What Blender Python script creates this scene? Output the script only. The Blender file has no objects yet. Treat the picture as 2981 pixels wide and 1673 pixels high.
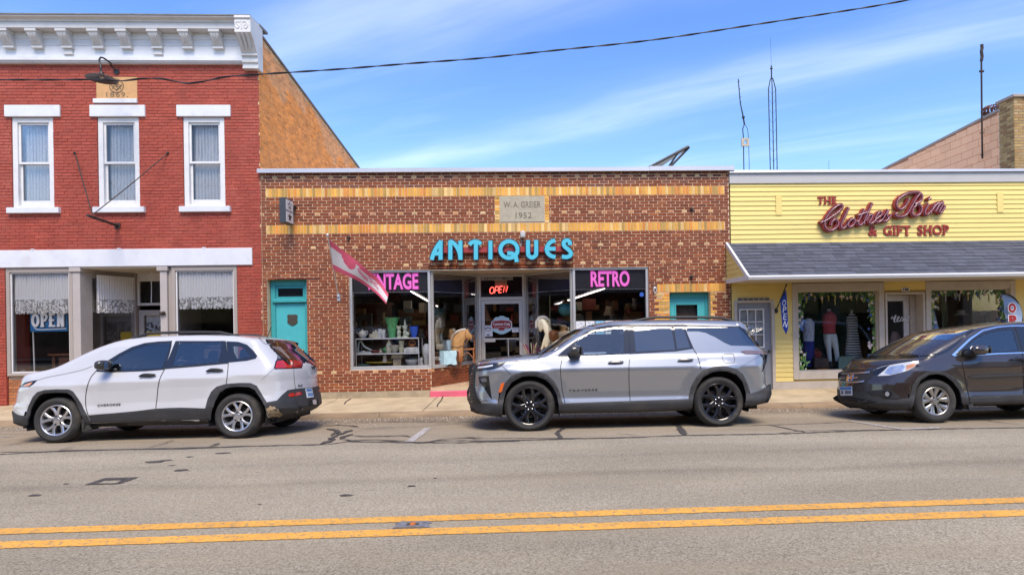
import bpy, bmesh, math, random
import numpy as np
from mathutils import Vector, Matrix
from mathutils.geometry import delaunay_2d_cdt
random.seed(11)
R = math.radians
scene = bpy.context.scene
COL = scene.collection
# ------------------------------------------------------------------ camera
PW, PH = 2981.0,1673.0
FOC = 1700.0
CAM = np.array([0.0,-13.178,1.742])
YAW, ROLL = R(2.49), R(0.91)
PX0, PY0 = 1623.93,919.87
_f = np.array([math.sin(YAW), math.cos(YAW),0.0])
_r = np.array([math.cos(YAW),-math.sin(YAW),0.0])
_u = np.array([0.0,0.0,1.0])
_c, _s = math.cos(ROLL), math.sin(ROLL)
cam_data = bpy.data.cameras.new('camera')
cam = bpy.data.objects.new('camera', cam_data)
COL.objects.link(cam)
cx_ = _r * _c - _u * _s
cy_ = _r * _s + _u * _c
cz_ = -_f
cam.matrix_world = Matrix(((cx_[0], cy_[0], cz_[0], CAM[0]),(cx_[1], cy_[1], cz_[1], CAM[1]),
                           (cx_[2], cy_[2], cz_[2], CAM[2]),(0,0,0,1)))
cam_data.sensor_width = 36.0
cam_data.lens = FOC / PW * 36.0
cam_data.shift_x = (PW / 2 - PX0) / PW
cam_data.shift_y = (PY0 - PH / 2) / PW
cam_data.clip_end = 3000
scene.camera = cam
scene.render.resolution_x, scene.render.resolution_y = 1024,574
# ------------------------------------------------------------------ sky, sun, exposure
SUN_EL, SUN_AZ = R(56), R(170)
world = bpy.data.worlds.new('World')
scene.world = world
world.use_nodes = True
nt = world.node_tree
nt.nodes.clear()
def wn(t, **k):
 n = nt.nodes.new(t)
 for a, b in k.items():
  setattr(n, a, b)
 return n
def wl(a, b):
 nt.links.new(a, b)
sky = wn('ShaderNodeTexSky', sky_type='NISHITA')
sky.sun_disc = False
sky.sun_elevation = SUN_EL
sky.sun_rotation = SUN_AZ
sky.altitude = 0
sky.air_density = 1.25
sky.dust_density = 0.35
sky.ozone_density = 4.0
gm = wn('ShaderNodeHueSaturation')
gm.inputs['Hue'].default_value = 0.515
gm.inputs['Saturation'].default_value = 1.22
gm.inputs['Value'].default_value = 1.0
wl(sky.outputs[0], gm.inputs['Color'])
tc = wn('ShaderNodeTexCoord')
sep = wn('ShaderNodeSeparateXYZ'); wl(tc.outputs['Generated'], sep.inputs[0])
zc = wn('ShaderNodeMath', operation='MAXIMUM'); wl(sep.outputs[2], zc.inputs[0]); zc.inputs[1].default_value = 0.04
dx = wn('ShaderNodeMath', operation='DIVIDE'); wl(sep.outputs[0], dx.inputs[0]); wl(zc.outputs[0], dx.inputs[1])
dy = wn('ShaderNodeMath', operation='DIVIDE'); wl(sep.outputs[1], dy.inputs[0]); wl(zc.outputs[0], dy.inputs[1])
cmb = wn('ShaderNodeCombineXYZ'); wl(dx.outputs[0], cmb.inputs[0]); wl(dy.outputs[0], cmb.inputs[1])
def cloud(rot, sx, sy, loc, lo, hi, detail=5, dist=0.6):
 mp = wn('ShaderNodeMapping', vector_type='POINT'); wl(cmb.outputs[0], mp.inputs['Vector'])
 mp.inputs['Rotation'].default_value = (0,0, rot)
 m2 = wn('ShaderNodeMapping', vector_type='POINT'); wl(mp.outputs[0], m2.inputs['Vector'])
 m2.inputs['Scale'].default_value = (sx, sy, 1)
 m2.inputs['Location'].default_value = loc
 nz = wn('ShaderNodeTexNoise'); wl(m2.outputs[0], nz.inputs['Vector'])
 nz.inputs['Scale'].default_value = 1.0
 nz.inputs['Detail'].default_value = detail
 nz.inputs['Roughness'].default_value = 0.55
 nz.inputs['Distortion'].default_value = dist
 mr = wn('ShaderNodeMapRange', interpolation_type='SMOOTHSTEP'); wl(nz.outputs[0], mr.inputs['Value'])
 mr.inputs['From Min'].default_value = lo
 mr.inputs['From Max'].default_value = hi
 return mr.outputs[0]
mp1 = wn('ShaderNodeMapping'); wl(cmb.outputs[0], mp1.inputs['Vector']); mp1.inputs['Rotation'].default_value = (0,0, R(34.5))
lown = wn('ShaderNodeTexNoise'); wl(mp1.outputs[0], lown.inputs['Vector']); lown.inputs['Scale'].default_value = 0.55; lown.inputs['Detail'].default_value = 3
sy_ = wn('ShaderNodeSeparateXYZ'); wl(mp1.outputs[0], sy_.inputs[0])
def wm(op, a, b, clamp=False):
 n = wn('ShaderNodeMath', operation=op, use_clamp=clamp)
 for k, v in enumerate((a, b)):
  if isinstance(v, (int, float)): n.inputs[k].default_value = v
  else: wl(v, n.inputs[k])
 return n.outputs[0]
bend = wm('ADD', sy_.outputs[1], wm('MULTIPLY', wm('SUBTRACT', lown.outputs[0],0.5),0.9))
street = wm('COSINE', wm('MULTIPLY', wm('SUBTRACT', bend, 2.62),5.2),0)
street = wm('MULTIPLY', wm('ADD', street, 1.0),0.5)
c1 = cloud(R(34.5),0.30,1.5,(1.7,0.35,0),0.28,0.80,7,0.5)
c2 = cloud(R(28),0.9,3.4,(3.1,1.2,3),0.48,0.80,8,0.7)
dens = wm('MULTIPLY', wm('POWER', street, 2.4), c1)
dens = wm('ADD', dens, wm('MULTIPLY', c2,0.16))
mxc_ = wm('MULTIPLY', dens, 0.29, True)
mix = wn('ShaderNodeMix', data_type='RGBA'); wl(mxc_, mix.inputs['Factor']); wl(gm.outputs[0], mix.inputs['A'])
mix.inputs['B'].default_value = (7.4,7.7,8.4,1)
bg = wn('ShaderNodeBackground'); wl(mix.outputs['Result'], bg.inputs['Color'])
bg.inputs['Strength'].default_value = 0.12
ow = wn('ShaderNodeOutputWorld'); wl(bg.outputs[0], ow.inputs['Surface'])
sun_data = bpy.data.lights.new('sun', 'SUN')
sun_data.energy = 2.2
sun_data.angle = R(28)
sun_data.color = (1.0,0.885,0.72)
sun = bpy.data.objects.new('sun', sun_data)
COL.objects.link(sun)
sd = Vector((math.sin(SUN_AZ) * math.cos(SUN_EL), math.cos(SUN_AZ) * math.cos(SUN_EL), math.sin(SUN_EL)))
sun.rotation_euler = sd.to_track_quat('Z', 'Y').to_euler()
sun.location = sd * 40
vs = scene.view_settings
vs.view_transform = 'Standard'
vs.look = 'None'
vs.gamma = 1
vs.use_curve_mapping = False
vs.exposure = 1.12
try:
 scene.cycles.max_bounces = 8
 scene.cycles.transparent_max_bounces = 16
 scene.cycles.caustics_reflective = False
 scene.cycles.caustics_refractive = False
except Exception:
 pass
# ------------------------------------------------------------------ measuring helpers: photograph pixel -> point in the place
def ray(px, py):
 a, b = px - PX0, PY0 - py
 u, v = a * _c + b * _s, -a * _s + b * _c
 return _f * FOC + _r * u + _u * v
def at(px, py, Y=0.0):
 d = ray(px, py); t = (Y - CAM[1]) / d[1]; p = CAM + d * t
 return float(p[0]), float(p[2])
def rect(x0, y0, x1, y1, Y=0.0):
 xm, ym = (x0 + x1) / 2,(y0 + y1) / 2
 return at(x0, ym, Y)[0], at(x1, ym, Y)[0], at(xm, y1, Y)[1], at(xm, y0, Y)[1]
ROADP = [(-40,-0.30),(-15.2,-0.12),(-12.0,.05),(-8.5,.11),(-6.6,.10),(-5.2,.070),(-4.57,.040),(-3.8,-.012),(-3.05,-.066),(-2.5,-.105),(-2.05,-0.14),(3,-0.14)]
def roadz(Y):
 return float(np.interp(Y, [p[0] for p in ROADP],[p[1] for p in ROADP]))
def ground(px, py):
 d = ray(px, py); z = 0.03
 for _ in range(25):
  t = (z - CAM[2]) / d[2]; p = CAM + d * t; z = roadz(p[1])
 return float(p[0]), float(p[1]), z
# ------------------------------------------------------------------ mesh helpers
class MB:
 def __init__(self):
  self.v = []; self.f = []; self.c = []; self.m = []
 def add(self, vs, fs, col=None, m=0):
  o = len(self.v)
  self.v.extend(vs)
  for f in fs:
   self.f.append([i + o for i in f]); self.c.append(col); self.m.append(m)
  return self
 def box(self, x0, x1, y0, y1, z0, z1, col=None, m=0):
  vs = [(x0, y0, z0),(x1, y0, z0),(x1, y1, z0),(x0, y1, z0),(x0, y0, z1),(x1, y0, z1),(x1, y1, z1),(x0, y1, z1)]
  fs = [(0,3,2,1),(4,5,6,7),(0,1,5,4),(1,2,6,5),(2,3,7,6),(3,0,4,7)]
  return self.add(vs, fs, col, m)
 def brick(self, x0, x1, yf, yb, z0, z1, col=None, j=0.0):
  e = 0.0025
  r = lambda: random.uniform(-j, j)
  vs = [(x0, yb, z0),(x1, yb, z0),(x1, yb, z1),(x0, yb, z1),
              (x0 + e, yf + r(), z0 + e),(x1 - e, yf + r(), z0 + e),(x1 - e, yf + r(), z1 - e),(x0 + e, yf + r(), z1 - e)]
  fs = [(4,5,6,7),(0,1,5,4),(1,2,6,5),(2,3,7,6),(3,0,4,7)]
  return self.add(vs, fs, col)
 def prism(self, poly, a0, a1, axis='y', col=None, m=0):
  n = len(poly)
  def P(p, a):
   return {'y': (p[0], a, p[1]), 'x': (a, p[0], p[1]), 'z': (p[0], p[1], a)}[axis]
  vs = [P(p, a0) for p in poly] + [P(p, a1) for p in poly]
  fs = [tuple(range(n)), tuple(range(2 * n - 1, n - 1,-1))] + [(i, i + n, (i + 1) % n + n, (i + 1) % n) for i in range(n)]
  return self.add(vs, fs, col, m)
 def lathe(self, prof, c=(0,0,0), n=24, axis='z', col=None, m=0, sx=1.0, sy=1.0, caps=True):
  vs = []
  for r_, h in prof:
   for k in range(n):
    a = 2 * math.pi * k / n
    p, q = r_ * math.cos(a) * sx, r_ * math.sin(a) * sy
    vs.append({'z': (c[0] + p, c[1] + q, c[2] + h), 'y': (c[0] + p, c[1] + h, c[2] + q), 'x': (c[0] + h, c[1] + p, c[2] + q)}[axis])
  fs = []
  for i in range(len(prof) - 1):
   for k in range(n):
    fs.append((i * n + k, i * n + (k + 1) % n, (i + 1) * n + (k + 1) % n, (i + 1) * n + k))
  if caps:
   fs.append(tuple(range(n - 1,-1,-1))); fs.append(tuple(range((len(prof) - 1) * n, len(prof) * n)))
  return self.add(vs, fs, col, m)
 def tube(self, pts, r, n=8, col=None, m=0, caps=True):
  pts = [Vector(p) for p in pts]
  rs = r if isinstance(r, (list, tuple)) else [r] * len(pts)
  vs = []; up = None
  for i, p in enumerate(pts):
   t = (pts[min(i + 1, len(pts) - 1)] - pts[max(i - 1,0)]).normalized()
   if up is None:
    up = Vector((0,0,1)) if abs(t.z) < .9 else Vector((1,0,0))
   a = t.cross(up)
   a = a.normalized() if a.length > 1e-6 else Vector((1,0,0))
   b = a.cross(t).normalized(); up = b
   for k in range(n):
    q = p + (a * math.cos(2 * math.pi * k / n) + b * math.sin(2 * math.pi * k / n)) * rs[i]
    vs.append(tuple(q))
  fs = [(i * n + k, i * n + (k + 1) % n, (i + 1) * n + (k + 1) % n, (i + 1) * n + k) for i in range(len(pts) - 1) for k in range(n)]
  if caps:
   fs.append(tuple(range(n - 1,-1,-1))); fs.append(tuple(range((len(pts) - 1) * n, len(pts) * n)))
  return self.add(vs, fs, col, m)
 def sphere(self, c, rx, ry=None, rz=None, n=14, k=9, col=None, m=0):
  ry = ry or rx; rz = rz or rx
  prof = [(math.sin(math.pi * i / k),-math.cos(math.pi * i / k)) for i in range(k + 1)]
  prof[0] = (0.02,-1); prof[-1] = (0.02,1)
  vs = []
  for r_, h in prof:
   for j in range(n):
    a = 2 * math.pi * j / n
    vs.append((c[0] + rx * r_ * math.cos(a), c[1] + ry * r_ * math.sin(a), c[2] + rz * h))
  fs = [(i * n + j, i * n + (j + 1) % n, (i + 1) * n + (j + 1) % n, (i + 1) * n + j) for i in range(k) for j in range(n)]
  fs.append(tuple(range(n - 1,-1,-1))); fs.append(tuple(range(k * n, k * n + n)))
  return self.add(vs, fs, col, m)
 def sweepx(self, prof, x0, x1, col=None, m=0):
  return self.prism(prof, x0, x1, 'x', col, m)
 def mesh(self, name, mats, smooth=False, bevel=0.0, fix=True, sharp=None):
  me = bpy.data.meshes.new(name)
  me.from_pydata([tuple(p) for p in self.v],[], self.f)
  mats = mats if isinstance(mats, (list, tuple)) else [mats]
  for mm in mats:
   me.materials.append(mm)
  if len(mats) > 1:
   me.polygons.foreach_set('material_index', self.m)
  if any(c is not None for c in self.c):
   at_ = me.attributes.new('Col', 'FLOAT_COLOR', 'FACE')
   d = []
   for c in self.c:
    d.extend((*(c or (1,1,1)),1.0))
   at_.data.foreach_set('color', d)
  if fix or bevel:
   bm = bmesh.new(); bm.from_mesh(me)
   bmesh.ops.recalc_face_normals(bm, faces=bm.faces)
   if bevel:
    bmesh.ops.bevel(bm, geom=[e for e in bm.edges if e.is_manifold and e.calc_face_angle(0) > .6], offset=bevel, segments=1, affect='EDGES', clamp_overlap=True)
   bm.to_mesh(me); bm.free()
  if smooth:
   me.polygons.foreach_set('use_smooth', [True] * len(me.polygons))
   me.set_sharp_from_angle(angle=R(sharp or 40))
  me.update()
  return me
 def build(self, name, mats, parent=None, **kw):
  return link(name, self.mesh(name, mats, **kw), parent)
def link(name, me, parent=None):
 o = bpy.data.objects.new(name, me)
 COL.objects.link(o)
 if parent is not None:
  o.parent = parent
  root = parent
  M_ = Matrix.Identity(4)
  ch = []
  while root is not None:
   ch.append(root); root = root.parent
  for q in reversed(ch):
   M_ = M_ @ q.matrix_parent_inverse @ q.matrix_basis
  o.matrix_parent_inverse = M_.inverted()
 return o
def tag(o, label=None, cat=None, group=None, kind=None):
 if label: o['label'] = label
 if cat: o['category'] = cat
 if group: o['group'] = group
 if kind: o['kind'] = kind
 return o
def thing(name, label, cat, loc=(0,0,0), group=None):
 o = bpy.data.objects.new(name, None)
 o.empty_display_size = .2
 COL.objects.link(o)
 o.location = loc
 return tag(o, label, cat, group)
def copy_tree(o, parent=None):
 c = o.copy(); COL.objects.link(c)
 if parent is not None: c.parent = parent
 for ch in [x for x in o.children]:
  copy_tree(ch, c)
 return c
# ------------------------------------------------------------------ materials
def lin(h):
 if isinstance(h, str):
  h = h.lstrip('#'); c = [int(h[i:i + 2],16) / 255 for i in (0,2,4)]
  return tuple(x / 12.92 if x <= .04045 else ((x + .055) / 1.055) ** 2.4 for x in c)
 return tuple(h)
MATS = {}
def mat(name, col, rough=.6, metal=0.0, var=.12, vs_=4.0, bump=0.0, bs=60.0, attr=False, spec=.5, coat=0.0, dirt=None, dirt_amt=.0, dirt_scale=2.0, emit=None, estr=0.0, stretch=(1,1,1), trans=0.0, alpha=None):
 if name in MATS:
  return MATS[name]
 m = bpy.data.materials.new(name); MATS[name] = m
 m.use_nodes = True
 t = m.node_tree; b = t.nodes['Principled BSDF']
 N = lambda k: t.nodes.new(k)
 L = t.links.new
 co = N('ShaderNodeTexCoord')
 mp = N('ShaderNodeMapping'); mp.inputs['Scale'].default_value = stretch; L(co.outputs['Object'], mp.inputs[0])
 nz = N('ShaderNodeTexNoise'); nz.inputs['Scale'].default_value = vs_; nz.inputs['Detail'].default_value = 6; nz.inputs['Roughness'].default_value = .62
 L(mp.outputs[0], nz.inputs['Vector'])
 c = lin(col)
 if attr:
  base = N('ShaderNodeAttribute'); base.attribute_name = 'Col'; src = base.outputs['Color']
 else:
  base = N('ShaderNodeRGB'); base.outputs[0].default_value = (*c, 1); src = base.outputs[0]
 hv = N('ShaderNodeMapRange'); hv.inputs['From Min'].default_value = .25; hv.inputs['From Max'].default_value = .75
 hv.inputs['To Min'].default_value = 1 - var; hv.inputs['To Max'].default_value = 1 + var
 L(nz.outputs[0], hv.inputs['Value'])
 ml = N('ShaderNodeVectorMath'); ml.operation = 'SCALE'; L(src, ml.inputs[0]); L(hv.outputs[0], ml.inputs['Scale'])
 out = ml.outputs[0]
 if dirt:
  dn = N('ShaderNodeTexNoise'); dn.inputs['Scale'].default_value = dirt_scale; dn.inputs['Detail'].default_value = 8; dn.inputs['Roughness'].default_value = .7
  L(mp.outputs[0], dn.inputs['Vector'])
  dr = N('ShaderNodeMapRange'); dr.interpolation_type = 'SMOOTHSTEP'; dr.inputs['From Min'].default_value = .48; dr.inputs['From Max'].default_value = .72
  dr.inputs['To Max'].default_value = dirt_amt
  L(dn.outputs[0], dr.inputs['Value'])
  mxx = N('ShaderNodeMix'); mxx.data_type = 'RGBA'; L(dr.outputs[0], mxx.inputs['Factor']); L(out, mxx.inputs['A']); mxx.inputs['B'].default_value = (*lin(dirt),1)
  out = mxx.outputs['Result']
 L(out, b.inputs['Base Color'])
 b.inputs['Roughness'].default_value = rough
 b.inputs['Metallic'].default_value = metal
 b.inputs['Specular IOR Level'].default_value = spec
 b.inputs['Coat Weight'].default_value = coat
 b.inputs['Coat Roughness'].default_value = .04
 if trans: b.inputs['Transmission Weight'].default_value = trans
 if bump:
  bn = N('ShaderNodeTexNoise'); bn.inputs['Scale'].default_value = bs; bn.inputs['Detail'].default_value = 4
  L(mp.outputs[0], bn.inputs['Vector'])
  bp = N('ShaderNodeBump'); bp.inputs['Strength'].default_value = min(1, bump); bp.inputs['Distance'].default_value = .01
  L(bn.outputs[0], bp.inputs['Height']); L(bp.outputs[0], b.inputs['Normal'])
 if emit:
  b.inputs['Emission Color'].default_value = (*lin(emit),1); b.inputs['Emission Strength'].default_value = estr
 return m
def glass(name, tint=(1,1,1), refl=1.0, rough=0.0, ior=1.5, body=0.0, bodycol=(.5,.5,.5)):
 if name in MATS:
  return MATS[name]
 m = bpy.data.materials.new(name); MATS[name] = m
 m.use_nodes = True
 t = m.node_tree; t.nodes.clear()
 N = lambda k: t.nodes.new(k); L = t.links.new
 tr = N('ShaderNodeBsdfTransparent'); tr.inputs[0].default_value = (*tint, 1)
 gl = N('ShaderNodeBsdfGlossy'); gl.inputs['Roughness'].default_value = rough; gl.inputs[0].default_value = (1,1,1,1)
 fr = N('ShaderNodeFresnel'); fr.inputs[0].default_value = ior
 k = N('ShaderNodeMath'); k.operation = 'MULTIPLY'; k.use_clamp = True; L(fr.outputs[0], k.inputs[0]); k.inputs[1].default_value = refl
 a = N('ShaderNodeMixShader'); L(k.outputs[0], a.inputs[0]); L(tr.outputs[0], a.inputs[1]); L(gl.outputs[0], a.inputs[2])
 res = a.outputs[0]
 if body:
  df = N('ShaderNodeBsdfDiffuse'); df.inputs[0].default_value = (*bodycol, 1)
  b2 = N('ShaderNodeMixShader'); b2.inputs[0].default_value = body; L(res, b2.inputs[1]); L(df.outputs[0], b2.inputs[2]); res = b2.outputs[0]
 o = N('ShaderNodeOutputMaterial'); L(res, o.inputs[0])
 return m
def emission(name, col, st):
 if name in MATS: return MATS[name]
 m = bpy.data.materials.new(name); MATS[name] = m; m.use_nodes = True
 t = m.node_tree; t.nodes.clear()
 e = t.nodes.new('ShaderNodeEmission'); e.inputs[0].default_value = (*lin(col),1); e.inputs[1].default_value = st
 o = t.nodes.new('ShaderNodeOutputMaterial'); t.links.new(e.outputs[0], o.inputs[0])
 return m
# ------------------------------------------------------------------ lettering helpers
def text_mesh(body, size=1.0, sx=1.0, depth=.01, bold=0.0, shear=0.0, space=1.0, align='CENTER'):
 cu = bpy.data.curves.new('lettering', 'FONT')
 cu.body = body; cu.size = size; cu.extrude = depth / 2; cu.offset = bold; cu.shear = shear; cu.space_character = space
 cu.align_x = align; cu.align_y = 'CENTER'; cu.resolution_u = 3
 o = bpy.data.objects.new('lettering', cu); COL.objects.link(o)
 dg = bpy.context.evaluated_depsgraph_get()
 me = bpy.data.meshes.new_from_object(o.evaluated_get(dg))
 bpy.data.objects.remove(o); bpy.data.curves.remove(cu)
 for v in me.vertices:
  v.co.x *= sx
 return me
def letters(name, body, material, X, Y, Z, size, width=None, parent=None, depth=.01, bold=0.0, sx=1.0, shear=0.0, rot=0.0, mirror=False, yaw=0.0, height=None, space=1.0):
 me = text_mesh(body, size, sx, depth, bold, shear, space)
 xs = [v.co.x for v in me.vertices]; ys = [v.co.y for v in me.vertices]
 cx, cy = (min(xs) + max(xs)) / 2,(min(ys) + max(ys)) / 2
 kx = width / (max(xs) - min(xs)) if width else 1.0
 ky = height / (max(ys) - min(ys)) if height else (1.0 if not width else 1.0)
 ca, sa = math.cos(rot), math.sin(rot); cw, sw = math.cos(yaw), math.sin(yaw)
 for v in me.vertices:
  x, y, d = (v.co.x - cx) * kx, (v.co.y - cy) * ky, -v.co.z
  if mirror: x = -x
  x, y = x * ca - y * sa, x * sa + y * ca
  v.co = (X + x * cw - d * sw, Y + x * sw + d * cw, Z + y)
 me.materials.clear(); me.materials.append(material)
 bm = bmesh.new(); bm.from_mesh(me); bmesh.ops.recalc_face_normals(bm, faces=bm.faces); bm.to_mesh(me); bm.free()
 return link(name, me, parent)
def curve_pts(pts, n=8):
 P = [np.array(p, float) for p in pts]
 if len(P) < 3: return [tuple(p) for p in P]
 Q = [2 * P[0] - P[1]] + P + [2 * P[-1] - P[-2]]
 out = []
 for i in range(1, len(Q) - 2):
  for k in range(n):
   t = k / n
   out.append(.5 * ((2 * Q[i]) + (-Q[i - 1] + Q[i + 1]) * t + (2 * Q[i - 1] - 5 * Q[i] + 4 * Q[i + 1] - Q[i + 2]) * t * t + (-Q[i - 1] + 3 * Q[i] - 3 * Q[i + 1] + Q[i + 2]) * t ** 3))
 out.append(P[-1])
 return [tuple(p) for p in out]
def ribbon(mb, pts, w, y0, y1, col=None, m=0, plane='y'):
 P = [np.array(p, float) for p in pts]; ws = w if isinstance(w, (list, tuple)) else [w] * len(P)
 L_, R_ = [],[]
 for i in range(len(P)):
  t = P[min(i + 1, len(P) - 1)] - P[max(i - 1,0)]
  t = t / (np.linalg.norm(t) + 1e-9); nrm = np.array([-t[1], t[0]])
  L_.append(P[i] + nrm * ws[i] / 2); R_.append(P[i] - nrm * ws[i] / 2)
 n = len(P)
 A = (lambda p, d: (p[0], d, p[1])) if plane == 'y' else (lambda p, d: (p[0], p[1], d))
 vs = [A(p, y0) for p in L_] + [A(p, y0) for p in R_] + [A(p, y1) for p in L_] + [A(p, y1) for p in R_]
 fs = []
 for i in range(n - 1):
  fs += [(i, i + 1, n + i + 1, n + i),(2 * n + i, 3 * n + i, 3 * n + i + 1,2 * n + i + 1),(i, 2 * n + i, 2 * n + i + 1, i + 1),(n + i, n + i + 1,3 * n + i + 1,3 * n + i)]
 fs += [(0, n, 3 * n, 2 * n),(n - 1,3 * n - 1,4 * n - 1,2 * n - 1)]
 mb.add(vs, fs, col, m)
 return mb
# ================================================================== ground, road, sidewalk
def asphalt(name, base, dark, light, grain=85.0, contrast=1.0, wear=None, tan=(0.30,0.24,0.17), tan_amt=.35):
 m = bpy.data.materials.new(name); MATS[name] = m; m.use_nodes = True
 t = m.node_tree; b = t.nodes['Principled BSDF']; N = lambda k: t.nodes.new(k); L = t.links.new
 co = N('ShaderNodeTexCoord')
 v1 = N('ShaderNodeTexVoronoi'); v1.inputs['Scale'].default_value = grain; L(co.outputs['Object'], v1.inputs['Vector'])
 n1 = N('ShaderNodeTexNoise'); n1.inputs['Scale'].default_value = grain * .45; n1.inputs['Detail'].default_value = 6; n1.inputs['Roughness'].default_value = .75; L(co.outputs['Object'], n1.inputs['Vector'])
 bw = N('ShaderNodeSeparateColor'); L(v1.outputs['Color'], bw.inputs[0])
 ad = N('ShaderNodeMath'); ad.operation = 'MULTIPLY_ADD'; L(bw.outputs[0], ad.inputs[0]); ad.inputs[1].default_value = .42; L(n1.outputs[0], ad.inputs[2])
 cr = N('ShaderNodeValToRGB'); L(ad.outputs[0], cr.inputs[0])
 e = cr.color_ramp.elements; e[0].position = .30; e[0].color = (*dark, 1); e[1].position = 1.0; e[1].color = (*light, 1)
 k = e.new(.55); k.color = (*base, 1)
 k = e.new(.42); k.color = (*[(a * .55 + d * .45) for a, d in zip(base, dark)],1)
 n2 = N('ShaderNodeTexNoise'); n2.inputs['Scale'].default_value = .55; n2.inputs['Detail'].default_value = 7; n2.inputs['Roughness'].default_value = .6
 mp = N('ShaderNodeMapping'); mp.inputs['Scale'].default_value = (.45,1.5,1); L(co.outputs['Object'], mp.inputs[0]); L(mp.outputs[0], n2.inputs['Vector'])
 mr = N('ShaderNodeMapRange'); mr.inputs['From Min'].default_value = .3; mr.inputs['From Max'].default_value = .7; mr.inputs['To Min'].default_value = .80; mr.inputs['To Max'].default_value = 1.14; L(n2.outputs[0], mr.inputs['Value'])
 sc = N('ShaderNodeVectorMath'); sc.operation = 'SCALE'; L(cr.outputs[0], sc.inputs[0]); L(mr.outputs[0], sc.inputs['Scale'])
 n3 = N('ShaderNodeTexNoise'); n3.inputs['Scale'].default_value = 1.3; n3.inputs['Detail'].default_value = 9; n3.inputs['Roughness'].default_value = .65
 mp3 = N('ShaderNodeMapping'); mp3.inputs['Scale'].default_value = (.3,2.2,1); mp3.inputs['Location'].default_value = (5,2,0); L(co.outputs['Object'], mp3.inputs[0]); L(mp3.outputs[0], n3.inputs['Vector'])
 m3 = N('ShaderNodeMapRange'); m3.interpolation_type = 'SMOOTHSTEP'; m3.inputs['From Min'].default_value = .45; m3.inputs['From Max'].default_value = .75; m3.inputs['To Max'].default_value = tan_amt; L(n3.outputs[0], m3.inputs['Value'])
 mx = N('ShaderNodeMix'); mx.data_type = 'RGBA'; L(m3.outputs[0], mx.inputs['Factor']); L(sc.outputs[0], mx.inputs['A']); mx.inputs['B'].default_value = (*tan, 1)
 n4 = N('ShaderNodeTexNoise'); n4.inputs['Scale'].default_value = 2.1; n4.inputs['Detail'].default_value = 8; n4.inputs['Roughness'].default_value = .7
 mp4 = N('ShaderNodeMapping'); mp4.inputs['Scale'].default_value = (.7,2.4,1); mp4.inputs['Location'].default_value = (9,4,0); L(co.outputs['Object'], mp4.inputs[0]); L(mp4.outputs[0], n4.inputs['Vector'])
 m4 = N('ShaderNodeMapRange'); m4.interpolation_type = 'SMOOTHSTEP'; m4.inputs['From Min'].default_value = .62; m4.inputs['From Max'].default_value = .76; m4.inputs['To Max'].default_value = .5; L(n4.outputs[0], m4.inputs['Value'])
 mx4 = N('ShaderNodeMix'); mx4.data_type = 'RGBA'; L(m4.outputs[0], mx4.inputs['Factor']); L(mx.outputs['Result'], mx4.inputs['A']); mx4.inputs['B'].default_value = (.07,.062,.056,1)
 res = mx4.outputs['Result']
 if wear:
  sp = N('ShaderNodeSeparateXYZ'); L(co.outputs['Object'], sp.inputs[0]); tot = None
  def mt(op_, *a):
   n = N('ShaderNodeMath'); n.operation = op_
   for i, v in enumerate(a):
    if isinstance(v, (int, float)): n.inputs[i].default_value = v
    else: L(v, n.inputs[i])
   return n.outputs[0]
  yy = mt('ADD', sp.outputs[1], mt('MULTIPLY', mt('SUBTRACT', n2.outputs[0],.5),.5))
  for yc, w, am in wear:
   d = mt('DIVIDE', mt('SUBTRACT', yy, yc), w); g = mt('MULTIPLY', mt('EXPONENT', mt('MULTIPLY', mt('MULTIPLY', d, d),-1.0)), am)
   tot = g if tot is None else mt('ADD', tot, g)
  s5 = N('ShaderNodeVectorMath'); s5.operation = 'SCALE'; L(res, s5.inputs[0]); L(mt('ADD', tot, 1.0), s5.inputs['Scale']); res = s5.outputs[0]
 L(res, b.inputs['Base Color'])
 b.inputs['Roughness'].default_value = .92; b.inputs['Specular IOR Level'].default_value = .25
 bp = N('ShaderNodeBump'); bp.inputs['Strength'].default_value = .55; bp.inputs['Distance'].default_value = .006; L(ad.outputs[0], bp.inputs['Height']); L(bp.outputs[0], b.inputs['Normal'])
 return m
ASPH = asphalt('road_asphalt', (.238,.200,.140),(.080,.066,.048),(.42,.37,.28),105, tan=(.31,.25,.165), tan_amt=.45, wear=[(-5.75,.28,.13),(-6.35,.10,-.10),(-7.15,.12,-.16),(-7.6,.3,.06),(-9.6,.3,-.07),(-10.7,.25,.08)])
PARK = asphalt('parking_asphalt', (.270,.218,.150),(.115,.092,.065),(.39,.33,.245),110, tan=(.23,.165,.10), tan_amt=.5)
GUTT = asphalt('gutter_grit', (.165,.125,.082),(.055,.042,.029),(.36,.30,.22),55, tan=(.13,.088,.052), tan_amt=.6)
EARTH = mat('earth', (.16,.14,.10),.95, var=.3, vs_=.4, bump=.3, bs=8)
g = MB()
g.add([(-900,-900,-.5),(900,-900,-.5),(900,900,-.5),(-900,900,-.5)],[(0,1,2,3)])
tag(g.build('ground', EARTH, fix=False), 'bare ground under and behind the buildings', 'ground', kind='structure')
def strip(name, ys, material, label, cat, x0=-70, x1=70, dz=0.0, nx=2):
 mb = MB(); vs = []; xs = np.linspace(x0, x1, nx)
 for y in ys:
  for x in xs: vs.append((x, y, roadz(y) + dz))
 fs = [(j * nx + i, j * nx + i + 1,(j + 1) * nx + i + 1,(j + 1) * nx + i) for j in range(len(ys) - 1) for i in range(nx - 1)]
 mb.add(vs, fs)
 return tag(mb.build(name, material, fix=False, smooth=True), label, cat, kind='structure')
strip('road', list(np.linspace(-15.3,-5.2,60)), ASPH, 'tan grey asphalt road with worn aggregate', 'road')
strip('parking_lane', list(np.linspace(-5.2,-2.75,24)), PARK, 'smoother tan parking lane beside the kerb', 'parking lane')
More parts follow.
